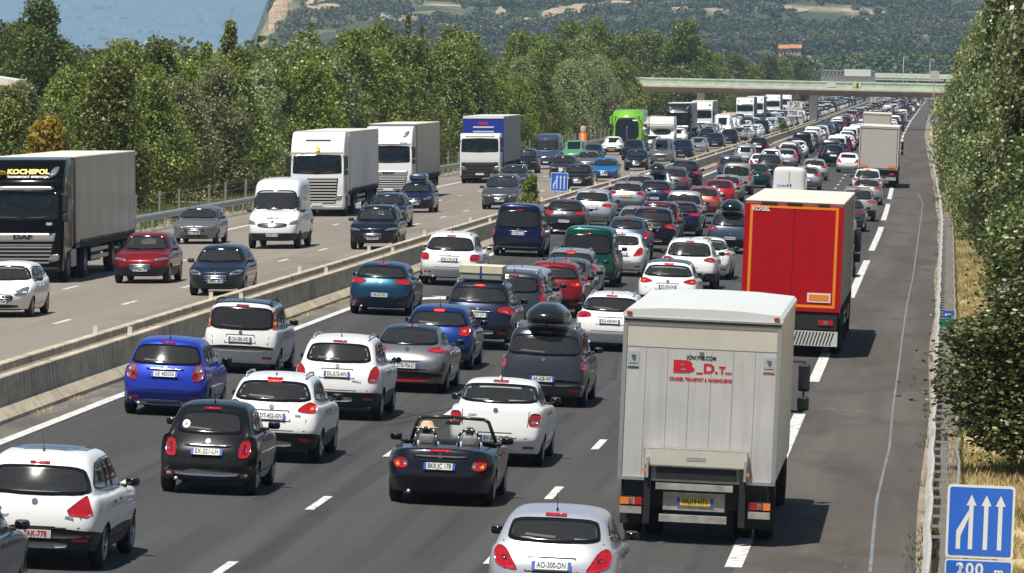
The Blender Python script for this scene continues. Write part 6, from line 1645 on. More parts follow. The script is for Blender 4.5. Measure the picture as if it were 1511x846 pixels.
    mp = leaf_mat('leaf_far_pine', (.036, .056, .012), (.075, .10, .022), (.15, .18, .05), .6, .12, big=.03)
    tag(link('pine_woodland', crown_mesh('pines', 6, lobes, len(lobes) * 130, .8, mp, shell=.7, aspect=.8)), kind='stuff')
    # woodland along the far road
    lobes = []
    for _ in range(900):
        Y = rng.uniform(1150, 2650); side = rng.random()
        off = rng.uniform(-75, -40) if side < .72 else rng.uniform(6, 30)
        X = XO(Y, off) if off < 0 else XS(Y) + 3 + off
        s = rng.uniform(2.0, 3.6); hh = rng.uniform(2.5, 8.5) * (.8 if side < .72 else .9)
        lobes.append(((X, Y, ground(X, Y) + hh), (s, s, s * 1.1)))
    mw = leaf_mat('leaf_roadside', (.040, .058, .012), (.085, .11, .022), (.20, .22, .07), .5, .2, big=.05)
    tag(link('roadside_woodland', crown_mesh('woodland', 8, lobes, len(lobes) * 220, .42, mw, shell=.6, aspect=.7)), kind='stuff')
    # a flat wooded plain band in front of the blue mountains
    lobes = []
    for _ in range(1500):
        Y = rng.uniform(700, 2400); xi = rng.uniform(-60, 1000); X = (xi - 1400) / F_PX * Y
        if X > -66: continue
        s = rng.uniform(2.5, 4.5); lobes.append(((X, Y, ground(X, Y) + rng.uniform(1.5, 6.5)), (s, s, s)))
    tag(link('plain_woodland', crown_mesh('plain', 9, lobes, len(lobes) * 170, .46, mw, shell=.65, aspect=.75)), kind='stuff')
    # blue mountains far off
    m2 = ground_mat('far_mountain_cover', (.10, .13, .10), [((.0007, .0005, .004), (.15, .16, .13), .52, .66, 9)], grain=.01, rough=1)
    bm = bmesh.new(); prev = None
    for j in range(16):
        y = 24000 + j * 300; row = []
        for i in range(90):
            X = -7200 + i * 100; nn = MN.fractal(Vector((X * .0011, y * .0011, 1.7)), .9, 2.1, 6)
            row.append(bm.verts.new((X, y, ground(X, y) + 45 + j * 62 * (1 + .35 * nn))))
        if prev:
            for i in range(len(row) - 1): bm.faces.new((prev[i], prev[i + 1], row[i + 1], row[i]))
        prev = row
    tag(link('mountains', mesh_from(bm, 'mountains', [m2])), kind='structure')
    # pale villages on the mountain foot: tiny light buildings, one mass far off
    wv = mat('far_village_walls', (.45, .42, .38), .8)
    bm = bmesh.new()
    for _ in range(150):
        cx = rng.choice([-3750, -3500, -3300, -3100, -3650]) + rng.gauss(0, 110); j = rng.choice([1.0, 1.6, 2.4, 3.2]); y = 24000 + j * 300
        z = ground(cx, y) + 45 + j * 62; w = rng.uniform(12, 26)
        box(bm, cx, cx + w, y - 12, y + 6, z - 4, z + rng.uniform(9, 15))
    tag(link('far_village', mesh_from(bm, 'far_village', [wv], False)), kind='stuff')
    # the air
    bm = bmesh.new(); box(bm, -9500, 8500, -150, 30000, -80, 1700)
    o = link('haze', mesh_from(bm, 'haze', [], False)); hm = bpy.data.materials.new('haze'); hm.use_nodes = True; hn = hm.node_tree.nodes; hn.clear()
    ho = hn.new('ShaderNodeOutputMaterial'); pv = hn.new('ShaderNodeVolumePrincipled'); pv.inputs['Color'].default_value = HAZE_C; pv.inputs['Density'].default_value = HAZE_D; pv.inputs['Anisotropy'].default_value = .0
    hm.node_tree.links.new(pv.outputs[0], ho.inputs['Volume']); o.data.materials.append(hm); tag(o, kind='stuff')
HAZE_D = .62e-4; HAZE_C = (.43, .68, 1.0, 1)

def where(X, Y):
    x = 1400 + F_PX * X / Y
    if x < 120: return 'above the black lorry'
    if x < 255: return 'behind the black lorry’s trailer'
    if x < 430: return 'behind the silver hatchback and the white van'
    if x < 550: return 'behind the first white lorry'
    if x < 665: return 'behind the second white lorry'
    if x < 790: return 'behind the blue and white lorry'
    if x < 880: return 'behind the orange column'
    if x < 965: return 'behind the green coach'
    if x < 1060: return 'at the left end of the overpass'
    return 'beyond the overpass'
def build_trees():
    rng = random.Random(21)
    desc = dict(poplar='green poplar with glinting leaves', silver='silver-leaved poplar', dark='dark green broadleaf tree', fresh='bright green broadleaf tree', pine='tall dark pine', slim='slender tall poplar', cypress='narrow dark cypress')
    def put(k, X, Y, s, row, sz=None):
        tree(k, X, Y, s, sz, ' '.join(f'{desc[k]}, {row}, {where(X, Y)}'.replace('’s', '').split()[:16]), f'trees of the roadside treeline')
    y = 232.0
    while y < 735:
        X = XO(y, -40.2) + rng.uniform(-1.0, .8); xi = 1400 + F_PX * X / y
        k = rng.choice(['poplar', 'poplar', 'silver', 'dark', 'fresh'])
        if 230 < xi < 390: k = rng.choice(['silver', 'silver', 'poplar'])
        if 820 < xi < 905: k = 'silver'
        if 690 < xi < 800: k = rng.choice(['fresh', 'dark', 'fresh'])
        s = rng.uniform(.84, 1.02)
        if xi < 130: s *= .60
        elif xi < 260: s *= .82
        elif xi < 420: s *= .88
        if 700 < xi < 830: s *= .80
        put(k, X, y, s, 'front row'); y += rng.uniform(7.0, 10.0)
    y = 262.0
    while y < 765:
        X = XO(y, -45.5) + rng.uniform(-1.5, 1.5); xi = 1400 + F_PX * X / y
        k = rng.choice(['poplar', 'dark', 'fresh', 'poplar', 'silver'])
        s = rng.uniform(.98, 1.2)
        if xi < 120: s *= .62
        elif xi < 430: s *= .76
        if 690 < xi < 760: s *= .82
        put(k, X, y, s, 'second row'); y += rng.uniform(11, 16)
    y = 330.0
    while y < 1150:
        X = XO(y, -53) + rng.uniform(-3, 3); xi = 1400 + F_PX * X / y
        if xi < 190: y += 12; continue
        k = rng.choice(['poplar', 'dark', 'fresh', 'dark'])
        s = rng.uniform(1.0, 1.25) * (1 + max(0, y - 600) / 1500)
        if xi < 430: s *= .72
        elif xi < 640: s *= .88
        if 680 < xi < 735: s *= .75
        put(k, X, y, s, 'back rows'); y += rng.uniform(18, 26)
    def at(xi, Y): return (xi - 1400) / F_PX * Y
    for (xi, Y, k, s, sz) in [(20, 420, 'pine', .92, .95), (52, 405, 'pine', 1.0, 1.0), (85, 430, 'pine', .9, .85), (-15, 430, 'pine', .95, .9), (335, 400, 'slim', .95, 1), (300, 405, 'slim', .85, .95), (280, 420, 'slim', .8, .95),
                              (395, 520, 'slim', .9, .92), (455, 560, 'cypress', 1.15, 1.1), (195, 500, 'cypress', 1.0, 1.0), (600, 620, 'cypress', 1.3, 1.1), (620, 640, 'cypress', 1.2, 1.1), (560, 600, 'cypress', 1.2, 1.1),
                              (840, 900, 'dark', 1.5, 1.05), (800, 880, 'dark', 1.35, 1.0), (880, 930, 'dark', 1.5, 1.1), (900, 960, 'fresh', 1.35, .95), (760, 850, 'fresh', 1.2, .95), (930, 980, 'dark', 1.25, .9),
                              (1010, 1010, 'dark', 1.75, 1.0), (1035, 1050, 'dark', 1.55, .9), (990, 1030, 'dark', 1.5, .9), (1060, 1120, 'poplar', 1.3, .95), (1085, 1180, 'dark', 1.35, .9), (1110, 1210, 'fresh', 1.25, .9), (1135, 1300, 'dark', 1.4, .9), (1155, 1350, 'poplar', 1.35, .95), (1180, 1500, 'dark', 1.4, .9)]:
        X = at(xi, Y); tree(k, X, Y, s, sz, f'{desc[k]} rising above the rest {where(X, Y)}'.replace('’s', ''), 'taller trees above the roadside treeline')
    tree('yellow', at(66, 246), 246, 1.15, 1.1, 'yellow autumn-coloured shrub above the black lorry roof', None, 'shrub')
    for xi, Y in ((690, 500), (655, 470)):
        X = XO(Y, -37.6); tree('bush', X, Y, 1.3, 1.2, f'bright green roadside shrub left of the blue and white lorry, {"nearer" if Y < 480 else "farther"} one', None, 'shrub')
    # median plants
    X = XB(300) - .45; x_, y_ = unproj(793, 306, .8)
    e = tree('bush', XB(y_) - .47, y_, .72, 1.15, 'flowering oleander bush growing between the median walls', None, 'bush', zoff=.55)
    bm = bmesh.new(); r = random.Random(4)
    for _ in range(40):
        p = Vector((r.uniform(.3, 1.0), r.uniform(-.6, .6), r.uniform(.3, .9))); s = .035
        box(bm, p.x - s, p.x + s, p.y - s, p.y + s, p.z - s, p.z + s, 0, .01, 1)
    link('blossom', mesh_from(bm, 'blossom', [mat('pink_petals', (.55, .22, .30), .7)]), e)
    x_, y_ = unproj(1165, 194, .8); tree('bush', XB(y_) - .5, y_, .9, .8, 'small yellow-green weed bush in the median beside the overpass pier', None, 'bush', zoff=.5)
    # right-hand trees close to the camera
    side = ['overhanging the twin-panel sign', 'beside the blue and green board', 'with branches over the dry grass', 'half way up the right edge of the road', 'beside the far hard shoulder']
    for i, (X, Y, k, s, sz) in enumerate([(2.3, 110, 'near', 1.0, .52), (2.9, 128, 'near', 1.0, .70), (3.35, 150, 'near', 1.0, .90), (3.3, 178, 'near', 1.05, 1.04), (5.0, 165, 'nearsilver', 1.2, 1.25), (2.35, 208, 'nearsilver', 1.02, 1.12), (2.6, 238, 'near', 1.02, 1.32), (1.6, 262, 'nearsilver', .98, 1.22), (4.6, 200, 'near', 1.4, 1.35), (1.7, 320, 'silver', 1.0, 1.18), (1.9, 380, 'poplar', 1.0, 1.1), (2.0, 450, 'dark', 1.0, 1.0), (1.9, 530, 'poplar', 1.0, 1.0), (1.4, 620, 'silver', 1.0, 1.0)]):
        lab = ['leafy dark tree leaning over the top of the blue 200 m sign', 'big dark-leaved tree on the dry grass just beyond the 200 m sign', 'tall dark-leaved tree right of the small blue and green board', 'tall green tree hanging over the far end of the right guardrail',
               'pale-leaved poplar rising behind the dark trees at the right edge', 'silver poplar leaning out over the hard shoulder', 'green tree between the two silver poplars by the hard shoulder', 'farther silver poplar with twigs against the hillside',
               'tallest broadleaf tree reaching the top right corner', 'small silver poplar beside the shoulder short of the overpass', 'green poplar behind the farther silver poplar on the right', 'dark tree two before the overpass on the right side', 'green poplar one before last ahead of the overpass, right side', 'last pale tree before the overpass on the right side'][i]
        tree(k, X, Y, s, sz, lab, 'trees on the right of the hard shoulder')

def build_grass():
    rng = np.random.default_rng(4)
    def tufts(name, n, fx, y0, y1, hs, m, patch, zf=0.0):
        Y = y0 * (y1 / y0) ** rng.random(n); U = rng.random(n); pts = []
        for y, u in zip(Y, U):
            x = fx(y, u)
            if MN.noise(Vector((x * .9, y * .35, 2.2))) > patch: pts.append((x, y, ground(x, y) + zf + (0 if x < .3 else min(1.2, (x - .3) * .05)) - .05))
        P = np.array(pts); k = 7; n2 = len(P) * k
        B = np.repeat(P, k, 0) + np.c_[rng.normal(0, .09, n2), rng.normal(0, .15, n2), np.zeros(n2)]
        h = hs * (.4 + rng.random(n2)); dx = rng.normal(0, .35, n2) * h; dy = rng.normal(0, .35, n2) * h
        w = .012 + .01 * rng.random(n2); a = rng.random(n2) * 3.14
        V = np.stack([B - np.c_[w * np.cos(a), w * np.sin(a), 0 * w], B + np.c_[w * np.cos(a), w * np.sin(a), 0 * w], B + np.c_[dx, dy, h]], 1).reshape(-1, 3)
        me = bpy.data.meshes.new(name); me.vertices.add(3 * n2); me.vertices.foreach_set('co', V.astype(np.float32).ravel()); me.loops.add(3 * n2); me.loops.foreach_set('vertex_index', np.arange(3 * n2, dtype=np.int32))
        me.polygons.add(n2); me.polygons.foreach_set('loop_start', np.arange(0, 3 * n2, 3, dtype=np.int32))
        try: me.polygons.foreach_set('loop_total', np.full(n2, 3, dtype=np.int32))
        except Exception: pass
        me.materials.append(m); me.update(calc_edges=True); me.validate(); tag(link(name, me), kind='stuff')
    dry = leaf_mat('grass_dry', (.46, .35, .17), (.60, .48, .26), (.70, .58, .36), .8, .25)
    grn = leaf_mat('grass_green', (.05, .085, .02), (.09, .13, .03), (.18, .20, .07), .7, .2)
    tufts('dry_grass', 26000, lambda y, u: XS(y) + 3.05 + u * 5, 84, 420, .17, dry, -.25)
    tufts('green_grass', 9000, lambda y, u: XS(y) + 3.3 + u * 4.6, 84, 420, .20, grn, .12)
    tufts('verge_weeds', 1800, lambda y, u: XS(y) + 2.72 + u * .3, 84, 420, .12, grn, .16)
    tufts('wall_foot_weeds', 2600, lambda y, u: XB(y) + .30 + u * .12, 90, 420, .09, dry, .08)
    tufts('left_verge_grass', 9000, lambda y, u: XO(y, -34.2 - u * 4.5), 225, 800, .38, grn, -.15)

def build_structures():
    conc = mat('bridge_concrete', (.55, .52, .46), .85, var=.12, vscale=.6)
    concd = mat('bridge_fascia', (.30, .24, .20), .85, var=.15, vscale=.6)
    grn = mat('railing_pale_green', (.60, .70, .56), .55, var=.15, vscale=1.2)
    Y = 835.0; g = ground(-18, Y)
    e = empty('overpass', (-18, Y, 0)); tag(e, 'concrete road overpass with pale green railing spanning both carriageways', 'bridge')
    z0 = 7.3 - (137.5 - 97.5) / (F_PX / Y); z0 = unproj_at(1200, 137.5, Y).z
    x0, x1 = -43.5, 24
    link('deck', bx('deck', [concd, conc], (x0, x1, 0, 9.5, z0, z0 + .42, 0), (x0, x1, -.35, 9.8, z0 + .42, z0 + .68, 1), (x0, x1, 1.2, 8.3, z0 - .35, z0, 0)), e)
    bm = bmesh.new(); x = x0
    while x < x1:
        box(bm, x, x + .06, -.30, -.24, z0 + .68, z0 + 1.62); x += .28
    box(bm, x0, x1, -.32, -.22, z0 + 1.60, z0 + 1.72); box(bm, x0, x1, -.32, -.22, z0 + .74, z0 + .80)
    box(bm, x0, x1, -.20, -.18, z0 + .80, z0 + 1.55)
    link('railing', mesh_from(bm, 'railing', [grn], False), e)
    link('railing', bx('railing', [grn], (x0, x1, 9.6, 9.7, z0 + .68, z0 + 1.7, 0)), e)
    bp = mat('banner_white', (.7, .7, .66), .8); by = mat('banner_yellow', (.72, .60, .18), .8)
    for xi, m_, w in ((1227, bp, 1.2), (1262, by, .9), (1267, bp, .6)):
        p = unproj_at(xi, 128, Y - .4); link('banner', bx('banner', [m_], (p.x + 18 - w / 2, p.x + 18 + w / 2, -.36, -.33, z0 + .9, z0 + 1.5, 0)), e)
    for xi in (1200, 1034):
        px = unproj_at(xi, 160, Y + 2).x + 18
        link('pier', bx('pier', [conc], (px - .55, px + .55, 1.4, 7.8, g - .5, z0 - .35, 0)), e)
    link('abutment', bx('abutment', [conc], (x0 - 3, x0 + .2, -1, 10.5, g - 2, z0 + .68, 0)), e)
    # second bridge / gantry structure behind
    Y2 = 1450.0
    def P(xi, yi, Y): return unproj_at(xi, yi, Y)
    a = P(1213, 121, Y2); b = P(1291, 104, Y2); grey = mat('footbridge_steel', (.40, .40, .40), .6, .2)
    e = empty('toll_gantry', (a.x, Y2, 0)); tag(e, 'pale grey latticed gantry behind the overpass', 'gantry')
    bm = bmesh.new(); w = b.x - a.x; z0_, z1_ = a.z, b.z
    box(bm, 0, w, 0, .4, z0_, z0_ + .35); box(bm, 0, w, 0, .4, z1_ - .35, z1_ - .1); box(bm, 0, w, .5, .6, z0_, z1_ - .3)
    k = 14
    for i in range(k): tube(bm, (w * i / k, .2, z0_), (w * (i + (1 if i % 2 else 1)) / k, .2, z1_ - .2 if i % 2 == 0 else z1_ - .2), .09, n=5); box(bm, w * i / k - .08, w * i / k + .08, 0, .3, z0_, z1_ - .2)
    link('truss', mesh_from(bm, 'truss', [grey], False), e)
    link('leg', bx('leg', [grey], (0, .5, 0, .5, ground(a.x, Y2), z0_, 0)), e); link('leg', bx('leg', [grey], (w - .5, w, 0, .5, ground(a.x, Y2), z0_, 0)), e)
    p = P(1246, 111, Y2 - 2); q = P(1285, 103, Y2 - 2)
    o = link('sign_board', bx('sign_board', [mat('blank_board', (.72, .72, .70), .5)], (p.x, q.x, 0, .2, p.z - .2, q.z, 0)), None, (0, Y2 - 2, 0)); tag(o, 'white rectangular board standing above the grey gantry', 'sign')
    Y3 = 1560.0; a = P(1291, 117, Y3); b = P(1420, 112, Y3)
    o = link('overpass', bx('overpass', [conc, grn], (a.x - 2, b.x, 0, 8, a.z - .2, a.z + .4, 0), (a.x - 2, b.x, -.1, 0, a.z + .4, b.z + .3, 1), (a.x - 1, a.x + .5, 1, 7, ground(a.x, Y3), a.z - .2, 0)), None, (0, Y3, 0)); tag(o, 'second overpass with green railing farther behind the first one', 'bridge')
    # sign backs near the overpass
    p = P(1373, 119, 800); q = P(1386, 105, 800)
    e = empty('road_sign', (p.x, 800, 0)); tag(e, 'pale grey back of a road sign above the right end of the overpass', 'sign')
    link('panel', bx('panel', [mat('sign_back_grey', (.5, .5, .48), .5, .3)], (0, q.x - p.x, 0, .08, p.z, q.z, 0)), e); link('post', bx('post', [grey], (.4, .55, .08, .2, ground(p.x, 800), p.z + .5, 0)), e)
    # two-part panel A 20 / 1700 m in the median
    Ys = 760.0; p = P(1161, 172, Ys); q = P(1184, 150, Ys)
    e = empty('direction_sign', (p.x, Ys, 0)); tag(e, 'white two-part distance sign reading 1700 m in the median by the pier', 'sign')
    w = q.x - p.x; h = q.z - p.z
    link('panel', bx('panel', [M_WHT, M_INK], (0, w, 0, .06, p.z + h * .52, q.z, 0), (.12, w - .12, -.004, 0, q.z - .16, q.z - .12, 1), (.12, w - .12, -.004, 0, p.z + h * .56, p.z + h * .56 + .04, 1)), e)
    link('panel', bx('panel', [M_WHT], (0, w, 0, .06, p.z, p.z + h * .47, 0)), e)
    for s_, zc in (('P 20', p.z + h * .76), ('1700 m', p.z + h * .23)):
        tm = text_mesh(s_, .72, M_INK, .002, .015); o = link('lettering', tm, e, (w / 2, -.01, zc), (math.pi / 2, 0, 0))
    link('post', bx('post', [grey], (w / 2 - .08, w / 2 + .08, .08, .2, ground(p.x, Ys), p.z + .2, 0)), e)
    # tan marker beside it
    x_, y_ = unproj(1182, 190); o = link('warning_panel', bx('warning_panel', [mat('tan_panel', (.5, .45, .33), .7)], (-.25, .25, 0, .08, 0, 1.3, 0)), None, (x_, y_, ground(x_, y_))); tag(o, 'small tan panel in the median left of the overpass pier', 'panel')
    # orange column
    x_, y_ = unproj(863, 222); x_ = XO(y_, -33.0); P_ = F_PX / y_
    x_ = (863 - 1400) / F_PX * 470; y_ = 470.0
    zt = P(863, 186, y_).z
    def oc(b):
        lathe(b, [(0, .30), (zt * .0 + 1.0, .30)], 16, 'z'); lathe(b, [(1.0, .30), (zt - .55, .28), (zt - .5, .22)], 16, 'z'); lathe(b, [(zt - .5, .2), (zt - .1, .2), (zt, .12), (zt, .001)], 16, 'z', 1)
    e = empty('orange_column', (x_, y_, 0)); tag(e, 'tall orange roadside column with pale top in front of the treeline', 'column')
    bm = bmesh.new(); gz = ground(x_, y_)
    lathe(bm, [(gz, .30), (zt - .6, .29), (zt - .58, .001)], 16, 'z'); link('shaft', mesh_from(bm, 'shaft', [mat('safety_orange', (.62, .16, .02), .5)]), e)
    bm = bmesh.new(); lathe(bm, [(zt - .58, .2), (zt - .12, .24), (zt, .12), (zt, .001)], 16, 'z'); link('cap', mesh_from(bm, 'cap', [mat('cap_peach', (.55, .35, .24), .5)]), e)
    # frame mast on the treeline
    Ym = 1000.0; t = P(862, 70, Ym); b1 = P(855, 112, Ym); b2 = P(866, 112, Ym)
    e = empty('pylon', (t.x, Ym, 0)); tag(e, 'grey A-frame power pole rising out of the trees behind the orange column', 'pylon')
    bm = bmesh.new(); tube(bm, (b1.x - t.x - .6, 0, b1.z - 6), (-.05, 0, t.z), .16, .1); tube(bm, (b2.x - t.x + .3, 0, b2.z - 6), (.05, 0, t.z), .2, .12); tube(bm, (-.35, 0, (t.z + b1.z) / 2), (.3, 0, (t.z + b1.z) / 2), .06)
    link('frame', mesh_from(bm, 'frame', [mat('pole_grey', (.5, .5, .5), .5, .3)], False), e)
    # lamp poles far
    for xi, yb, yt, Yp in ((1333, 112, 84, 1700), (1372, 110, 88, 1750)):
        a = P(xi, yb, Yp); b = P(xi, yt, Yp); e = empty('street_lamp', (a.x, Yp, 0)); tag(e, f'thin grey lamp pole beyond the overpass, {"left" if xi < 1350 else "right"} of the two', 'lamp pole', 'lamp poles beyond the overpass')
        bm = bmesh.new(); tube(bm, (0, 0, ground(a.x, Yp)), (0, 0, b.z), .16, .09); link('pole', mesh_from(bm, 'pole', [grey]), e)
        link('lamp_head', bx('lamp_head', [grey], (-.2, 1.1, -.15, .15, b.z - .1, b.z + .08, 0)), e)
    # villa on the hill
    Yv = 2300.0; c = P(1165, 84, Yv); wall = mat('villa_ochre', (.45, .33, .24), .9); roof = mat('villa_tiles', (.45, .20, .10), .9, var=.2, vscale=2)
    e = empty('villa', (c.x, Yv, 0)); tag(e, 'low ochre villa with terracotta roofs on the wooded hillside', 'house')
    for (dx, w, h, z) in ((-4.2, 3.7, 3.2, 0), (.2, 4.2, 2.8, .6)):
        link('wall', bx('wall', [wall], (dx, dx + w, 0, 6, c.z - 1.5, c.z + h + z, 0)), e)
        bm = bmesh.new(); prism(bm, [(-.6, c.z + h + z), (3, c.z + h + z + 1.5), (6.6, c.z + h + z)], 'x', dx - .3, dx + w + .3); bmesh.ops.recalc_face_normals(bm, faces=bm.faces); link('roof', mesh_from(bm, 'roof', [roof], False), e)
        link('window', bx('window', [M_SOLIDGLASS], (dx + .7, dx + 1.3, -.05, 0, c.z + z + .8, c.z + z + 2.1, 0), (dx + 2.1, dx + 2.7, -.05, 0, c.z + z + .8, c.z + z + 2.1, 0)), e)
    # warehouse at the left edge
    Yw = 330.0; a = P(13, 118, Yw); 
    e = empty('warehouse', (a.x, Yw, 0)); tag(e, 'beige warehouse with white roof glimpsed at the left edge between trees', 'building')
    gz = ground(a.x, Yw); link('wall', bx('wall', [mat('warehouse_beige', (.42, .36, .30), .8)], (-24, 0, 0, 3, gz, a.z, 0)), e)
    bm = bmesh.new(); prism(bm, [(-24.5, a.z), (-12, a.z + 1.6), (.5, a.z), (.5, a.z - .3), (-24.5, a.z - .3)], 'y', -.3, 3.3); bmesh.ops.recalc_face_normals(bm, faces=bm.faces); link('roof', mesh_from(bm, 'roof', [mat('warehouse_roof', (.7, .7, .68), .5)], False), e)

def lane_sign(x0, x1, ytop, ybot, Y, label, plate=None, backz=0.0):
    """blue sign with a merging lane arrow and straight arrows"""
    a = unproj_at(x0, ybot, Y); b = unproj_at(x1, ytop, Y); w = b.x - a.x; h = b.z - a.z
    e = empty('lane_sign', (a.x, Y, a.z)); e.rotation_euler = (0, math.radians(1.0), 0); tag(e, label, 'road sign')
    bl = mat('sign_blue', (.012, .13, .62), .35, 0, .4); wh = mat('sign_white', (.74, .76, .76), .4)
    bm = bmesh.new(); poly = []
    def rr(x0, x1, z0, z1, r):
        o = []
        for cx, cz, t0 in ((x1 - r, z1 - r, 0), (x0 + r, z1 - r, 90), (x0 + r, z0 + r, 180), (x1 - r, z0 + r, 270)):
            for k in range(5): t = math.radians(t0 + k * 22.5); o.append((cx + r * math.cos(t), cz + r * math.sin(t)))
        return o
    f = .035 * w
    prism(bm, rr(0, w, 0, h, f * 1.6), 'y', 0, .03); prism(bm, rr(f, w - f, f, h - f, f), 'y', -.003, -.0005, 1); bmesh.ops.recalc_face_normals(bm, faces=bm.faces)
    link('panel', mesh_from(bm, 'panel', [wh, bl], False), e)
    bm = bmesh.new()
    def poly(pts): vs = [bm.verts.new((u * w, -.006, v * h)) for u, v in pts]; bm.faces.new(vs)
    xs = [.36, .58, .79]; t = .032
    for x in xs: poly([(x - t, .12), (x + t, .12), (x + t, .72), (x - t, .72)]); poly([(x - .075, .72), (x + .075, .72), (x, .87)])
    poly([(.15, .12), (.15 + 2 * t, .12), (.15 + 2 * t, .30), (xs[0] - t - .002, .55), (xs[0] - t - .002, .66), (.15, .37)])
    bmesh.ops.recalc_face_normals(bm, faces=bm.faces)
    link('arrows', mesh_from(bm, 'arrows', [wh], False), e)
    if plate:
        bm = bmesh.new(); hp = .30 * w; prism(bm, rr(0, w, -hp - .02, -.02, f * 1.4), 'y', 0, .03); prism(bm, rr(f * .6, w - f * .6, -hp - .02 + f * .6, -.02 - f * .6, f), 'y', -.003, -.0005, 1); bmesh.ops.recalc_face_normals(bm, faces=bm.faces)
        pl = link('distance_plate', mesh_from(bm, 'distance_plate', [wh, bl], False), e)
        tm = text_mesh('200', hp * .82, wh, .001, .006, 1.15); link('lettering', tm, pl, (w * .37, -.006, -hp / 2 - .02), (math.pi / 2, 0, 0))
        tm = text_mesh('m', hp * .62, wh, .001, .005); link('lettering', tm, pl, (w * .80, -.006, -hp / 2 - .045), (math.pi / 2, 0, 0))
    gz = ground(a.x, Y) - a.z - .1
    link('post', bx('post', [mat('post_steel', (.4, .4, .4), .5, .5)], (w * .25, w * .31, .03, .08, gz, h * .9, 0), (w * .70, w * .76, .03, .08, gz, h * .9, 0)), e)
def build_signs():
    lane_sign(1394.5, 1497, 717, 822, 80.5, 'blue and white lane merge sign with 200 m plate beside the dry grass', True)
    x_, y_ = unproj(825, 287, .8)
    lane_sign(812, 838, 255, 282, y_, 'small blue lane merge sign standing in the median beside the oleander', None)
    # blue / green board on the right rail
    Y = 152.0; a = unproj_at(1387, 482, Y); b = unproj_at(1409, 459, Y); w = b.x - a.x
    e = empty('kilometre_board', (a.x, Y, 0)); tag(e, 'small blue over green kilometre board beside the right guardrail', 'sign')
    zm = (a.z + b.z) / 2
    link('panel', bx('panel', [mat('board_blue', (.02, .10, .50), .4), M_WHT], (.08, w - .02, 0, .02, zm + .02, b.z, 0), (.12, w - .1, -.003, 0, zm + .08, b.z - .08, 1)), e)
    link('panel', bx('panel', [mat('board_green', (.01, .16, .11), .4)], (0, w, 0, .02, a.z, zm, 0)), e)
    pass
    link('post', bx('post', [M_ALU], (w * .45, w * .55, .02, .06, ground(a.x, Y) - .1, b.z - .05, 0)), e)
    # road number board far
    Y = 640.0; a = unproj_at(1374, 184, Y); b = unproj_at(1379, 171, Y); e = empty('road_sign', (a.x, Y, 0)); tag(e, 'narrow blue sign by the far hard shoulder under the tree', 'sign')
    link('panel', bx('panel', [MATS['board_blue'], M_WHT], (0, .5, 0, .02, a.z, b.z, 0), (.1, .4, -.004, 0, a.z + .3, a.z + .5, 1)), e); link('post', bx('post', [M_ALU], (.2, .28, .02, .06, ground(a.x, Y), a.z + .2, 0)), e)
# ------------------------------------------------------------------ traffic
def make_far(key):
    """simpler mesh of the same kind of car for the far part of the jam"""
    sp = TYPES[key]['sp']; W = sp['W'] / 2; H = sp['H']; BODY_L[0] = sp['L']
    full = eval_subsurf(body_cage(sp), 1); bm = bmesh.new(); bm.from_mesh(full); bvh = BVHTree.FromBMesh(bm)
    mats = [pt('white'), M_UNDER, M_PLAST, M_FRIT, M_SOLIDGLASS, M_RED, M_LAMPW, M_PLATE, M_TYRE]
    for f in bm.faces:
        if f.material_index == 3: f.material_index = 0
    rg = sp['rg'] or ((sp['belt_r'] + .03, .80 * sp['gb']), (H - .14, sp['rw'] * .86)); (zb, xb), (zt, xt) = rg
    pa = lambda p, v, mi, o=.02: patch_bm(bm, bvh, p, v, o, mi, .5, 0)
    pa([(-xb, zb), (xb, zb), (xt, zt), (-xt, zt)], 'R', 4)
    fzb = sp['cowl'] + .02; fzt = H - .12; pa([(-sp['gb'] * .9, fzb), (sp['gb'] * .9, fzb), (sp['rw'] * .9, fzt), (-sp['rw'] * .9, fzt)], 'F', 4)
    y0 = sp['yr0'] + .35; br = sp['belt_r'] + .06
    if not sp['vanside']:
        for v in 'SL': pa([(y0, br + .03), (sp['ws0'] - .5, sp['belt_f'] + .05), (sp['ws1'] - .05, H - .15), (sp['yr1'] + .3, H - .16)], v, 4)
    tl = TAILS[sp['tail'] or 'small'][0]; sx = W / .88
    for s in (1, -1):
        pa([(a * sx * s, b) for a, b in tl], 'R', 5, .025)
        pa([(a * sx * s, b + sp.get('head_dz', 0)) for a, b in HEADS[sp['head'] or 'std']], 'F', 6, .025)
    pa([(-.26, sp['plate_z'] - .06), (.26, sp['plate_z'] - .06), (.26, sp['plate_z'] + .06), (-.26, sp['plate_z'] + .06)], 'R', 7, .03)
    pa([(-.26, sp['fplate_z'] - .06), (.26, sp['fplate_z'] - .06), (.26, sp['fplate_z'] + .06), (-.26, sp['fplate_z'] + .06)], 'F', 7, .03)
    pa([(-.42, .6), (.42, .6), (.4, .7), (-.4, .7)], 'F', 2, .02)
    for y in (sp['ra'], sp['ra'] + sp['wb']):
        for s in (1, -1):
            lathe(bm, [(s * (W - .02), .001), (s * (W - .02), sp['r']), (s * (W - .24), sp['r'])], 10, mi=8, c=(0, y, sp['r']))
    for s in (1, -1): box(bm, s * (W + .09) - .1, s * (W + .09) + .1, sp['ws0'] - .55, sp['ws0'] - .45, sp['belt_f'] + .05, sp['belt_f'] + .18, 2)
    me = bpy.data.meshes.new('car_' + key); bm.to_mesh(me); bm.free()
    for m_ in mats: me.materials.append(m_)
    me.polygons.foreach_set('use_smooth', [True] * len(me.polygons)); TYPES[key]['merged'] = me

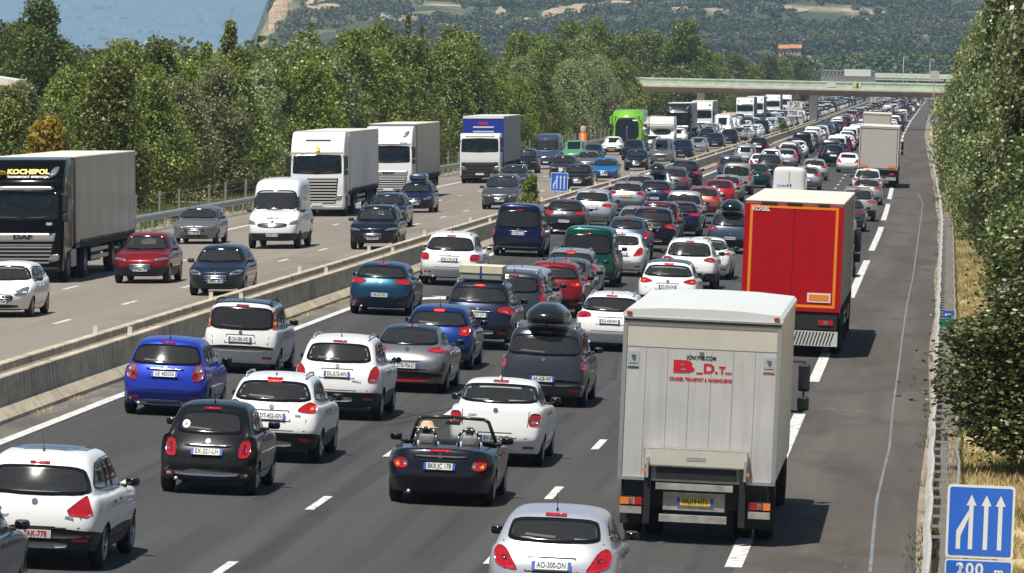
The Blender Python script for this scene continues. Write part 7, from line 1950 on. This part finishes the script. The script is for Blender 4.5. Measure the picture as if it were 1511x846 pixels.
NAMES = dict(hatch='hatchback_car', golf='hatchback_car', leon='hatchback_car', polo='hatchback_car', p207='hatchback_car', fiat='small_car', jazz='hatchback_car', i30='fastback_car', p3008='crossover_car', p2008='crossover_car',
    mokka='crossover_car', captur='crossover_car', juke='crossover_car', suv='suv_car', q5='suv_car', cayenne='suv_car', xtrail='suv_car', picasso='people_carrier', mpv='people_carrier', espace='people_carrier', scenic='people_carrier',
    wagon='estate_car', sedan='saloon_car', logan='saloon_car', coupe='coupe_car', vanlow='minibus', daily='panel_van', minivan='small_van', tt='roadster_car')
OCC = []
def heading(Y, side):
    f = XS if side > 0 and Y > 420 else (XB if side < 0 or Y <= 420 else XS)
    return -math.atan((f(Y + 12) - f(Y - 12)) / 24)
def place_tr(X, Y, ref_y, side, yaw=0.0):
    """returns location, rotation so that the point at local y = ref_y stands on (X, Y)"""
    h = heading(Y, side) + (0 if side > 0 else math.pi) + math.radians(yaw)
    ox = X + math.sin(h) * ref_y; oy = Y - math.cos(h) * ref_y
    z = ground(X, Y)
    return (ox, oy, z), (0, .022, h)
def car(side, x, y, kind, col, label, plate=None, roof=None, col2=None, extra=None, yaw=0.0, red=False, yellow=False, cat='car', group=None, Z=0.0, s=1.0, world=None):
    T = TYPES[kind]; sp = T['sp']
    if world: X, Y = world
    else: X, Y = unproj(x, y)
    ref = sp['ra'] if side > 0 else sp['ra'] + sp['wb']
    loc, rot = place_tr(X, Y, ref, side, yaw)
    OCC.append((X, Y, side))
    if Y > 420:
        o = bpy.data.objects.new(NAMES[kind], T['merged']); COL.objects.link(o); o.location = loc; o.rotation_euler = rot; o.scale = (s, s, s)
        o.material_slots[0].link = 'OBJECT'; o.material_slots[0].material = pt(col); tag(o, label, cat, group); return o
    e = empty(NAMES[kind], loc, rot); e.scale = (s, s, s); tag(e, label, cat, group)
    for nd in T['nodes']: inst(nd, e, pt(col), pt(col2) if col2 else pt(col))
    pz, py, tl = sp['_plate']; fz, fy = sp['_fplate']
    if side > 0: inst(plate_nodes(pz, py, plate, tilt=tl, red=red, yellow=yellow), e); 
    else: inst(plate_nodes(pz, py, None, tilt=tl), e)
    if side < 0: inst(plate_nodes(fz, fy, plate, front=True, yellow=yellow), e)
    else: inst(plate_nodes(fz, fy, None, front=True), e)
    if roof:
        for nd in roofbox_nodes(roof, sp): inst(nd, e)
    if extra:
        for nd in extra(T): inst(nd, e)
    return e

def small_plates(t):  # a round sticker with A on the rear glass
    def f(T):
        bm = bmesh.new(); patch_bm(bm, T['bvh'], [(-.40 + .065 * math.cos(a), 1.13 + .065 * math.sin(a)) for a in np.linspace(0, 6.28, 14)[:-1]], 'R', .02, 0, .3, .0)
        loc, *_ = T['bvh'].ray_cast(Vector((-.40, -5, 1.13)), Vector((0, 1, 0)))
        return [Node('sticker', mesh_from(bm, 'sticker', [M_WHT], False)), Node('sticker_letter', text_mesh('A', .11, M_INKR, .001, .004), (-.40, loc.y - .03, 1.13), (math.radians(60), 0, 0))]
    return f
def badge_text(s_, x, z, size=.06):
    def f(T):
        loc, *_ = T['bvh'].ray_cast(Vector((x, -5, z)), Vector((0, 1, 0)))
        return [Node('model_lettering', text_mesh(s_, size, M_CHROME, .002, .002), (x, loc.y - .012, z), (math.radians(84), 0, 0))]
    return f

def lit_lamp(T):
    b = patch('lit_lamp', T['bvh'], [(-.12, T['sp']['H'] - .125), (.12, T['sp']['H'] - .125), (.12, T['sp']['H'] - .095), (-.12, T['sp']['H'] - .095)], 'R', [M_BRAKE], .02, 0, .1)
    return [Node('lit_brake_light', b)]
def near_luggage(T):
    sp = T['sp']; rs = random.Random(5); bm = bmesh.new(); y = sp['yr0'] + .45
    for i in range(6):
        x = -.5 + i * .2; h = rs.uniform(.06, .16); box(bm, x - .09, x + .10, y, y + .28, sp['belt_r'] - .08, sp['belt_r'] - .08 + h, i % 3, .04, 2)
    return [Node('luggage', mesh_from(bm, 'luggage', [M_SEATB, mat('mint_cloth', (.35, .55, .48), .9), mat('maroon_cloth', (.22, .03, .05), .9)]))]

def lorry(side, x, y, nodes, L, label, name, yaw=0.0, ref=0.0, world=None, ref_len=None, cat='lorry', s=1.0):
    X, Y = world if world else unproj(x, y)
    loc, rot = place_tr(X, Y, ref, side, yaw)
    e = empty(name, loc, rot); e.scale = (s, s, s); tag(e, label, cat)
    for nd in nodes: inst(nd, e)
    for d in np.arange(0, L, 4): OCC.append((X, Y + d, side))
    return e

def build_traffic():
    A = +1; B = -1
    # ---- right carriageway, driving away
    car(A, 61, 834, 'p3008', 'white', 'white crossover with dark glass roof and large triangular red lamps at the lower left', '1-FAK-778', red=True, extra=lambda T: near_luggage(T) + badge_text('3008', .50, .76)(T) + badge_text('PEUGEOT', -.45, .76, .045)(T), yaw=-.5)
    car(A, 0, 0, 'hatch', 'slate', 'dark blue hatchback cut off by the lower left corner', 'EH-607-VK', world=(-13.0, 74.6))
    car(A, 309, 727, 'fiat', 'black', 'small rounded black car with a white A sticker on its rear window', 'EX-221-LH', extra=small_plates('A'))
    car(A, 246, 612, 'jazz', 'blue', 'bright blue hatchback with clear tail lamps next to the median wall', 'GE 482056')
    car(A, 358, 550, 'picasso', 'pearl', 'white people carrier with dark roof and roof rails beside the median wall', 'CA-385-XD', col2='blueblack')
    car(A, 404, 679, 'p2008', 'white', 'white crossover with grey lower bumper just behind the small black car', 'DT-452-GN', extra=lambda T: lit_lamp(T) + badge_text('2008', .48, .86, .05)(T))
    car(A, 500, 617, 'mokka', 'white', 'white rounded crossover with silver skid plate and tall oval lamps', 'DL-212-AN', extra=badge_text('MOKKA X', .40, .80, .04))
    car(A, 602, 577, 'i30', 'titan', 'grey fastback with dark roof and red strip along the bumper', 'ZTB-706-D', col2='blueblack')
    car(A, 646, 543, 'polo', 'midblue', 'mid-blue hatchback partly hidden by the grey fastback', 'EQ-930-JT', extra=lit_lamp)
    car(A, 563, 464, 'leon', 'steelblue', 'teal-blue hatchback alone in the lane next to the median wall', 'AM-057-BX', extra=badge_text('LEON', 0, .85, .05))
    car(A, 665, 421, 'cayenne', 'white', 'large white luxury SUV with dark red square lamps', 'BS-170-LZ')
    car(A, 706, 514, 'xtrail', 'blueblack', 'dark blue SUV carrying cream luggage strapped on the roof', 'EB-603-JW', roof='cream', extra=lit_lamp)
    car(A, 765, 378, 'vanlow', 'navy', 'tall navy blue minibus with upright red and white lamps', 'CH-853-LQ', cat='minibus')
    car(A, 833, 346, 'golf', 'darkgrey', 'dark grey hatchback behind the navy minibus', 'DR-418-TF')
    car(A, 873, 334, 'q5', 'lightsilver', 'silver-white SUV with tinted rear window by the median wall', 'FG-310-RL')
    car(A, 867, 422, 'vanlow', 'green', 'green van with purple-tinted rear window and silver bumper', 'BX-771-MC', cat='van')
    car(A, 841, 437, 'wagon', 'silver', 'silver estate with roof rails just in front of the green van', 'CM-664-HB', extra=lit_lamp)
    car(A, 832, 455, 'p207', 'grey', 'grey hatchback with lit orange lamp beside the red small crossover', 'AV-551-NZ', extra=lit_lamp)
    car(A, 815, 467, 'captur', 'darkred', 'dark red hatchback squeezed between the silver people carrier and the grey hatchback', 'DP-220-KA', col2='darkred')
    car(A, 768, 481, 'mpv', 'lightsilver', 'lilac-silver people carrier with large dark rear window', 'BN-429-SR', extra=lit_lamp)
    car(A, 757, 489, 'scenic', 'anthracite', 'dark people carrier with tall lamps hidden behind the blue SUV', 'CC-084-YT')
    car(A, 803, 597, 'espace', 'anthracite', 'dark grey people carrier carrying a glossy black roof box', 'AK-628-WF', roof='black')
    car(A, 733, 684, 'logan', 'white', 'white saloon with square dark red lamps in front of the open roadster', 'EV-505-CY', extra=badge_text('LOGAN', -.42, .93, .045))
    car(A, 815, 916, 'p207', 'lightsilver', 'pale silver hatchback cut by the bottom edge of the photo', 'AO-300-DN')
    car(A, 901, 517, 'wagon', 'white', 'white estate half hidden by the grey box lorry', 'EG-458-RH')
    car(A, 985, 462, 'captur', 'white', 'white crossover with dark blue roof just above the box lorry', 'FC-702-DE', col2='slate', extra=lit_lamp)
    car(A, 1016, 426, 'suv', 'white', 'white SUV with black lower bumper in front of the two-tone crossover', 'DZ-519-AL')
    car(A, 1040, 411, 'coupe', 'white', 'white coupe beside the red lorry', 'EF-337-MM')
    car(A, 1077, 374, 'suv', 'slate', 'blue-grey SUV with black roof box left of the red lorry', 'EN-916-XG', roof='black')
    car(A, 1037, 319, 'hatch', 'copper', 'copper-coloured hatchback in the middle of the jam', 'BT-208-VA')
    car(A, 1060, 307, 'p207', 'red', 'bright red hatchback just behind the copper one', 'CG-765-QD')
    car(A, 1072, 297, 'hatch', 'silver', 'silver hatchback beyond the red one in the middle lanes', 'DA-117-ZS')
    car(A, 1086, 287, 'minivan', 'beige', 'beige-silver boxy van with large dark rear window', 'BF-550-TT', cat='van')
    car(A, 1078, 267, 'scenic', 'slate', 'dark blue people carrier behind the beige boxy van', 'CB-012-FH')
    car(A, 1114, 277, 'sedan', 'green', 'dark green saloon to the right of the beige boxy van', 'DD-883-KP')
    car(A, 925, 312, 'wagon', 'silver', 'silver estate with yellow rear plate', 'YD63 KZR', yellow=True)
    car(A, 944, 298, 'hatch', 'silver', 'plain silver hatchback behind the estate with the yellow plate', 'CN-471-LB')
    car(A, 966, 309, 'golf', 'blueblack', 'blue-black hatchback behind the silver small car', 'BK-359-RJ')
    car(A, 968, 297, 'juke', 'white', 'white crossover carrying a black roof box near the median', 'DW-640-CS', roof='black')
    car(A, 992, 290, 'q5', 'grey', 'grey SUV next to the median wall', 'EK-224-PB')
    car(A, 1010, 279, 'xtrail', 'ink', 'black SUV hugging the median wall behind the grey SUV', 'DJ-905-GV')
    car(A, 1008, 335, 'mpv', 'lightsilver', 'light silver people carrier left of the copper hatchback', 'AZ-836-HE')
    car(A, 1003, 348, 'leon', 'navy', 'dark navy hatchback left of the light silver people carrier', 'BH-172-DU')
    car(A, 972, 356, 'scenic', 'bordeaux', 'black-cherry people carrier with very tall red lamps', 'CP-093-NE')
    car(A, 939, 357, 'hatch', 'silver', 'silver-blue hatchback right of the dark grey hatchback', 'AC-614-JL')
    car(A, 962, 371, 'xtrail', 'black', 'black SUV with small yellow rear plate', 'LR12 VWN', yellow=True)
    car(A, 924, 382, 'juke', 'slate', 'blue-grey rounded crossover behind the white hatchback', 'DG-277-FS')
    car(A, 915, 407, 'p207', 'white', 'white hatchback to the right of the green van', 'CY-948-KD')
    # farther
    car(A, 1099, 245, 'mpv', 'silver', 'silver people carrier near the median, left of the white estate', None)
    car(A, 1119, 230, 'juke', 'black', 'black crossover close to the median wall, before the overpass')
    car(A, 1137, 249, 'wagon', 'white', 'white estate between the silver people carrier and the silver small hatchback')
    car(A, 1122, 258, 'p207', 'white', 'white small car with red lamps behind the dark CR-type SUV'.replace('CR-type ', 'wide '))
    car(A, 1134, 264, 'suv', 'darkgrey', 'dark grey wide SUV above the white delivery van')
    car(A, 1160, 248, 'polo', 'silver', 'silver small hatchback right of the white estate')
    car(A, 1164, 241, 'golf', 'bordeaux', 'dark cherry hatchback beyond the silver small hatchback')
    car(A, 1170, 229, 'sedan', 'purple', 'purple-brown saloon nearer the median than the red-lamped grey saloon')
    car(A, 1196, 220, 'sedan', 'grey', 'grey saloon with wide red lamps in the open middle lane')
    car(A, 1203, 214, 'hatch', 'white', 'white hatchback just beyond the wide-lamped grey saloon')
    car(A, 1219, 205, 'suv', 'black', 'black SUV in the dark row beyond the white hatchback')
    car(A, 1228, 199, 'hatch', 'purple', 'dark purple hatchback beyond the black SUV')
    car(A, 1190, 280, 'hatch', 'silver', 'silver hatchback right of the white delivery van')
    car(A, 1201, 266, 'hatch', 'lightsilver', 'light silver hatchback beyond the silver one in the third lane')
    car(A, 1229, 246, 'xtrail', 'ink', 'black SUV with wide red lamps left of the white hatchback by the beige trailer')
    car(A, 1251, 255, 'p207', 'white', 'white hatchback angled beside the beige trailer', yaw=-1.5)
    car(A, 1239, 237, 'hatch', 'navy', 'navy hatchback beyond the black SUV near the beige trailer')
    car(A, 1244, 228, 'juke', 'bordeaux', 'dark red crossover beyond the navy hatchback')
    car(A, 1249, 222, 'wagon', 'white', 'white estate beyond the dark red crossover')
    car(A, 1262, 210, 'minivan', 'white', 'white boxy van left of the beige trailer top', cat='van')
    car(A, 1231, 359, 'juke', 'white', 'white crossover peeking out right of the red lorry')
    car(A, 1228, 408, 'fiat', 'black', 'small black car mostly hidden right of the red lorry')
    car(A, 1249, 341, 'sedan', 'slate', 'blue-grey saloon ahead of the red lorry', 'DS-441-RT')
    car(A, 1264, 326, 'suv', 'beige', 'beige-grey SUV with bicycles on the roof', 'CX-206-BN', roof='bike')
    car(A, 1278, 302, 'leon', 'silver', 'silver hatchback right behind the beige trailer')
    car(A, 1279, 289, 'suv', 'white', 'white SUV tucked under the tail of the beige trailer')
    for (x, y, k, c, d) in [(1331, 177, 'minivan', 'white', 'white boxy van in the slow lane beyond the two trailers'), (1329, 182, 'mpv', 'silver', 'silver people carrier behind the white boxy van in the slow lane'), (1325, 195, 'hatch', 'navy', 'navy hatchback right of the front trailer roof'),
                            (1344, 167, 'sedan', 'white', 'white saloon in the slow lane just past the overpass shadow'), (1354, 159, 'hatch', 'lightsilver', 'pale silver hatchback far ahead next to the shoulder line'), (1309, 170, 'vanlow', 'pearl', 'pale lilac-white van in the middle lane under the overpass'), (1298, 160, 'hatch', 'white', 'white hatchback ahead of the pale van under the overpass'),
                            (1320, 164, 'hatch', 'pearl', 'cream-white hatchback right of the pale van under the overpass'), (1332, 159, 'suv', 'navy', 'dark SUV far ahead under the right end of the overpass'), (1295, 174, 'hatch', 'darkred', 'dark red hatchback left of the pale van'), (1289, 177, 'hatch', 'blueblack', 'blue-black hatchback beyond the roof of the front trailer'), (1286, 165, 'hatch', 'slate', 'slate-blue hatchback left of the white one under the overpass'),
                            (1255, 183, 'wagon', 'white', 'white estate beside the dark row past the overpass pier'), (1267, 178, 'mpv', 'purple', 'purple people carrier right of the white estate past the pier'), (1246, 191, 'suv', 'black', 'tall black SUV at the end of the dark row'), (1237, 196, 'hatch', 'darkgrey', 'dark grey hatchback in the dark row past the pier')]:
        car(A, x, y, k, c, d)
    # ---- delivery van and lorries going away
    X, Y = unproj(1163, 318); e = car(A, 0, 0, 'daily', 'white', 'white delivery van with blue and red marks on its rear doors', world=(X, Y), cat='van', s=.90)
    def vn(T):
        loc, *_ = T['bvh'].ray_cast(Vector((0, -5, 1.9)), Vector((0, 1, 0))); y = loc.y - .015
        return [Node('door_seam', bx('door_seam', [M_GAP], (-.01, .01, y - .0, y + .004, .75, 2.5, 0))), Node('blue_mark', bx('blue_mark', [mat('mark_blue', (.02, .07, .42), .5), mat('mark_red', (.5, .02, .03), .5)], (.06, .14, y - .004, y, 1.62, 1.8, 0), (-.1, -.02, y - .004, y, 1.66, 1.76, 1))),
                Node('lettering', text_mesh('Carrefour', .15, mat('mark_blue'), .001, .002), (-.38, y - .004, 1.70), (math.pi / 2, 0, 0)), Node('red_sticker', bx('red_sticker', [mat('mark_red')], (.38, .78, y - .004, y, 1.22, 1.46, 0)))]
    for nd in vn(TYPES['daily']): inst(nd, e)
    e = empty('box_lorry', *[0] * 0) if False else None
    X, Y = unproj(1023, 803); lorry(A, 0, 0, box_truck_nodes(), 9, 'weathered grey box lorry with tail lift and red B_D.T lettering', 'box_lorry', world=(X, Y))
    t = trailer_nodes(13.6, M_TARPG, M_ROOFW, 'red') + tractor_nodes('daf', pt('white'), y0=16.3)
    X, Y = unproj(1163, 526); lorry(A, 0, 0, t, 16, 'articulated lorry with dark red rear doors framed in orange', 'articulated_lorry', world=(X, Y))
    t = trailer_nodes(13.6, M_TARPG, M_ROOFW, 'beige') + tractor_nodes('daf', pt('white'), y0=16.3)
    X, Y = unproj(1294, 277); lorry(A, 0, 0, t, 16, 'articulated lorry with beige rear doors framed in red', 'articulated_lorry', world=(X, Y))
    X2 = XS(560) - 1.75; lorry(A, 0, 0, t, 16, 'grey-roofed lorry directly ahead of the beige-door trailer', 'articulated_lorry', world=(X2, 520))
    # ---- roadster with two people
    X, Y = unproj(652, 742); loc, rot = place_tr(X, Y, TYPES['tt']['sp']['ra'], A); OCC.append((X, Y, 1))
    e = empty('roadster_car', loc, rot); tag(e, 'open black roadster with two people and silver roll hoops', 'car')
    for nd in TYPES['tt']['nodes']: inst(nd, e, pt('ink'))
    pz, py, tl = TYPES['tt']['sp']['_plate']; inst(plate_nodes(pz, py, 'BKK:JC 178', tilt=tl), e)
    pm = person_mesh(); Mx = Matrix.Translation(loc) @ Matrix.Rotation(rot[2], 4, 'Z')
    for sx, lab in ((-.36, 'person in a straw hat driving the open black roadster'), (.36, 'dark-haired person in the right seat of the open black roadster')):
        p = Mx @ Vector((sx, 1.80, .42)); o = link('person', pm, None, p, (0, 0, rot[2])); tag(o, lab, 'person')
        if sx < 0:
            bm = bmesh.new(); lathe(bm, [(.755, .19), (.765, .20), (.775, .115), (.84, .105), (.87, .07), (.875, .001)], 22, 'z', c=(0, .02, 0))
            h = link('straw_hat', mesh_from(bm, 'straw_hat', [M_STRAW]), None, p, (0, 0, rot[2])); tag(h, 'wide straw hat on the head of the roadster driver', 'hat')

    # ---- opposite carriageway, coming towards the camera
    car(B, 4, 468, 'p207', 'white', 'white hatchback cut off at the left edge below the black lorry', 'EB-316-GM')
    car(B, 211, 418, 'captur', 'darkred', 'dark red crossover beside the black lorry', 'EJ-726-CE', col2='darkred')
    car(B, 322, 436, 'polo', 'blueblack', 'dark blue-grey hatchback near the median behind the red crossover', 'DM-017-EG')
    car(B, 290, 360, 'hatch', 'titan', 'silver-beige hatchback by the left guardrail', 'AH-181-KM')
    car(B, 405, 367, 'daily', 'white', 'white high-roof van with black bumper coming down the slow lane', 'DK-891-VP', cat='van', s=.97,
        extra=lambda T: [Node('lettering', text_mesh('IVECO', .17, M_CHROME, .003, .006), (0, T['bvh'].ray_cast(Vector((0, 15, 1.17)), Vector((0, -1, 0)))[0].y + .02, 1.17), (math.radians(70), 0, math.pi))])
    car(B, 553, 368, 'suv', 'ink', 'black SUV with slim bright headlamps nearest to the median wall', 'FE-669-LA')
    car(B, 570, 336, 'wagon', 'blueblack', 'blue-black estate right behind the black slim-lamp SUV', 'DC-543-BW')
    car(B, 613, 314, 'hatch', 'navy', 'navy hatchback with blue roof box', 'BA-308-SJ', roof='blue')
    car(B, 739, 309, 'espace', 'grey', 'grey people carrier by the oleander bush', 'EW-154-TD')
    car(B, 757, 281, 'sedan', 'anthracite', 'anthracite saloon behind the grey people carrier', 'CJ-930-ZE')
    car(B, 774, 256, 'suv', 'black', 'black SUV between the blue and white lorry and the blue van')
    car(B, 806, 250, 'daily', 'slate', 'slate-blue high-roof van with big grille', cat='van', s=.93)
    car(B, 831, 263, 'wagon', 'darkgrey', 'dark grey estate in front of the slate-blue van')
    car(B, 846, 243, 'minivan', 'palegreen', 'pale green and white small van', cat='van')
    car(B, 873, 241, 'golf', 'blueblack', 'blue-black hatchback under the orange column')
    car(B, 867, 254, 'sedan', 'titan', 'champagne-silver saloon left of the azure blue hatchback')
    car(B, 853, 280, 'hatch', 'black', 'black hatchback with white roof right of the small lane sign', yaw=0)
    car(B, 892, 268, 'p207', 'azure', 'bright azure blue hatchback')
    car(B, 903, 229, 'captur', 'white', 'white crossover alone in the slow lane in front of the coach', col2='ink')
    car(B, 934, 237, 'suv', 'ink', 'black SUV between the lone white crossover and the grey van')
    car(B, 939, 252, 'p207', 'ink', 'black hatchback with silver chin beside the median')
    car(B, 976, 243, 'vanlow', 'titan', 'grey-beige minibus near the median behind the black hatchback', cat='minibus')
    car(B, 1006, 237, 'q5', 'navy', 'navy SUV right of the grey-beige minibus')
    car(B, 1029, 228, 'wagon', 'silver', 'silver-white estate near the median')
    car(B, 961, 223, 'hatch', 'white', 'white hatchback left behind the grey-beige minibus')
    car(B, 1000, 214, 'suv', 'white', 'white off-road car below the black lorry')
    car(B, 1055, 220, 'sedan', 'ink', 'black saloon right of the silver-white estate')
    car(B, 1076, 216, 'suv', 'black', 'black SUV right of the black saloon')
    car(B, 1101, 207, 'suv', 'white', 'white SUV right of the second black SUV')
    car(B, 1116, 203, 'hatch', 'white', 'white hatchback right of the white SUV')
    car(B, 1130, 198, 'wagon', 'white', 'large white estate near the median before the distance sign')
    # lorries, coach, camper
    blk = mat('cab_black', (.004, .004, .005), .10, 0, 0, .12)
    D = [('daf', blk, 'koch', M_TARPS, None, 3.95), ('scania', pt('white'), 'bolt', M_TARPW, None, 4.0), ('daf', pt('white'), None, M_TARPS, None, 3.95), ('renault', pt('pearl'), None, M_TARPG, M_BLUEP, 3.1)]
    def rig(i, zt=3.98):
        st, b, tx_, side_, fr, top = D[i]
        tn = trailer_nodes(13.6, side_, M_ROOFW, 'beige', front=fr, zt=zt)
        return tn + tractor_nodes(st, b, top=top, y0=16.4, label_text=tx_, lower=b if i != 2 else M_WHITEP)
    ref = 16.4
    X, Y = unproj(34, 418); lorry(B, 0, 0, rig(0), 16, 'black articulated lorry with yellow lettering and silver curtain trailer', 'articulated_lorry', ref=ref, world=(X, Y))
    X, Y = unproj(468, 320); lorry(B, 0, 0, rig(1), 16, 'white articulated lorry with yellow emblem and grey-white trailer', 'articulated_lorry', ref=ref, world=(X, Y))
    X, Y = unproj(573, 296); lorry(B, 0, 0, rig(2, 4.05), 16, 'white articulated lorry with shiny silver trailer behind the first white one', 'articulated_lorry', ref=ref, world=(X, Y))
    X, Y = unproj(708, 271); lorry(B, 0, 0, rig(3, 4.15), 16, 'articulated lorry with low white cab and bright blue trailer front', 'articulated_lorry', ref=ref, world=(X, Y))
    X, Y = unproj(925, 224); lorry(B, 0, 0, coach_nodes(), 12, 'lime green touring coach', 'coach', world=(X, Y), cat='coach')
    X, Y = unproj(976, 219); lorry(B, 0, 0, camper_nodes(), 7, 'white camper van with overcab bed', 'camper_van', world=(X, Y), cat='camper van')
    far = lambda col, roof=M_ROOFW: merge_nodes(trailer_nodes(13.6, M_TARPG, roof, 'beige') + tractor_nodes('daf', pt(col), y0=16.4), 'lorry')
    mw, mb = far('white'), far('black')
    for (x, y, me, lab) in [(1002, 210, mb, 'black lorry left of the overpass pier on the opposite carriageway'), (1040, 206, mw, 'white lorry right behind the black one on the opposite carriageway'), (1105, 193, mw, 'white lorry before the distance sign, left of two tall white ones'),
                            (1122, 189, mw, 'white lorry hidden behind the one before the distance sign'), (1148, 182, mw, 'white lorry just left of the distance sign'), (1166, 178, mw, 'white lorry hidden behind the distance sign')]:
        X, Y = unproj(x, y); X = XO(Y, -28.6) if x not in (1002,) else XO(Y, -28.9)
        Y2 = -F_PX * (X) / (1400 - x); X = XO(Y2, -28.7); loc, rot = place_tr(X, Y2, 16.4, B)
        o = link('articulated_lorry', me, None, loc, rot); tag(o, lab, 'lorry', 'lorries in the far queue on the opposite carriageway')
        for d in range(0, 18, 4): OCC.append((X, Y2 + d, -1))
    X = XO(560, -28.7); car(B, 0, 0, 'daily', 'white', 'white high-roof van between two white lorries near the overpass', world=((1069 - 1400) / F_PX * 640, 640), cat='van')
    # ---- the rest of the jam
    rng = random.Random(5)
    cols = ['white'] * 13 + ['silver', 'lightsilver', 'grey', 'darkgrey', 'ink', 'black', 'black', 'navy', 'slate', 'blueblack', 'titan', 'red', 'midblue', 'bordeaux', 'pearl', 'purple', 'beige', 'anthracite', 'lightsilver']
    kinds = ['hatch', 'golf', 'p207', 'suv', 'mpv', 'wagon', 'sedan', 'q5', 'polo', 'captur', 'minivan', 'xtrail', 'vanlow']
    def free(X, Y, side): return not any(s == side and abs(X - a) < 2.0 and abs(Y - b) < 6.6 for a, b, s in OCC)
    cname = dict(white='white', silver='silver', lightsilver='pale silver', grey='grey', darkgrey='dark grey', ink='black', black='black', navy='navy', slate='blue-grey', blueblack='blue-black', titan='silver-grey', red='red', midblue='blue', bordeaux='dark cherry', pearl='off-white', purple='purple', beige='beige', anthracite='anthracite')
    kname = dict(hatch='hatchback', golf='hatchback', p207='hatchback', suv='SUV', q5='SUV', xtrail='SUV', captur='crossover', polo='small car', mpv='people carrier', wagon='estate', sedan='saloon', minivan='small van', vanlow='minibus')
    cand = []
    for side, lanes in ((1, [lambda Y: XS(Y) - 1.75, lambda Y: XS(Y) - 5.3, lambda Y: XS(Y) - 8.8]), (-1, [lambda Y: XO(Y, -21.8), lambda Y: XO(Y, -25.3), lambda Y: XO(Y, -28.9)])):
        for li, f in enumerate(lanes):
            Y = (470 if side > 0 else 600) + rng.uniform(0, 8)
            if side < 0 and li == 2: Y = 560
            while Y < 2450:
                cand.append((Y, f, side, li)); Y += rng.uniform(8.0, 12.0) * (1 if not (side > 0 and li == 0) else 1.5)
    cand.sort(key=lambda c: c[0]); n = 0; rest = []
    for Y, f, side, li in cand:
        X = f(Y) + rng.uniform(-.25, .25)
        if not free(X, Y, side): continue
        k = rng.choice(kinds); c = rng.choice(cols)
        OCC.append((X, Y, side))
        if n < 165:
            zone = 'short of the overpass' if Y < 700 else ('around the overpass pier' if Y < 1000 else ('just beyond the overpass' if Y < 1400 else 'far beyond the overpass'))
            lane = {1: ['slow lane', 'middle lane', 'lane by the median'], -1: ['lane by the median', 'middle lane', 'outer lane']}[side][li]
            car(side, 0, 0, k, c, f'{cname[c]} {kname[k]}, {"departing" if side > 0 else "oncoming"} {lane}, {zone}', world=(X, Y), cat='car' if k not in ('vanlow', 'minivan') else 'van', group='cars in the distant part of the jam'); n += 1
        else: rest.append((X, Y, side, k, c))
    # everything still farther reads as one mass
    bm = bmesh.new(); mats = []
    def mi(m_):
        if m_ not in mats: mats.append(m_)
        return mats.index(m_)
    for X, Y, side, k, c in rest:
        sp = TYPES[k]['sp']; loc, rot = place_tr(X, Y, 2.0, side); M = Matrix.Translation(loc) @ Matrix.Rotation(rot[2], 4, 'Z')
        p = mi(pt(c)); g = mi(M_SOLIDGLASS); tl = mi(M_RED); L, W, H = sp['L'], sp['W'] / 2, sp['H']; ty = mi(M_UNDER)
        nv = len(bm.verts)
        box(bm, -W, W, 0, L, .28, sp['belt_r'] - .02, p, .18, 2)
        vs = box(bm, -W * .9, W * .9, sp['yr0'] + .05, sp['ws0'], sp['belt_r'] - .05, H - .10, g)
        for v in vs:
            if v.co.z > H - .2: v.co.x *= .80; v.co.y = sp['yr1'] if v.co.y < 1 else sp['ws1']
        box(bm, -W * .74, W * .74, sp['yr1'] - .02, sp['ws1'] + .02, H - .10, H, p, .04, 1)
        for s in (1, -1): box(bm, s * W * .78 - .16, s * W * .78 + .16, -.02, .1, .78, .96, tl)
        box(bm, -W * .9, W * .9, .3, L - .3, .0, .28, ty)
        bm.verts.ensure_lookup_table()
        for v in bm.verts[nv:]: v.co = M @ v.co
    tag(link('distant_cars', mesh_from(bm, 'distant_cars', mats, False)), kind='stuff')
    print('cars placed', n, 'rest', len(rest))

def main():
    setup_world()
    G = build_roads(); build_median(G); build_rails(); build_grass(); build_structures(); build_signs(); build_far()
    tree_kinds(); build_trees()
    all_types(); roadster()
    for k in TYPES: 
        if k != 'tt': make_far(k)
    build_traffic()
main()
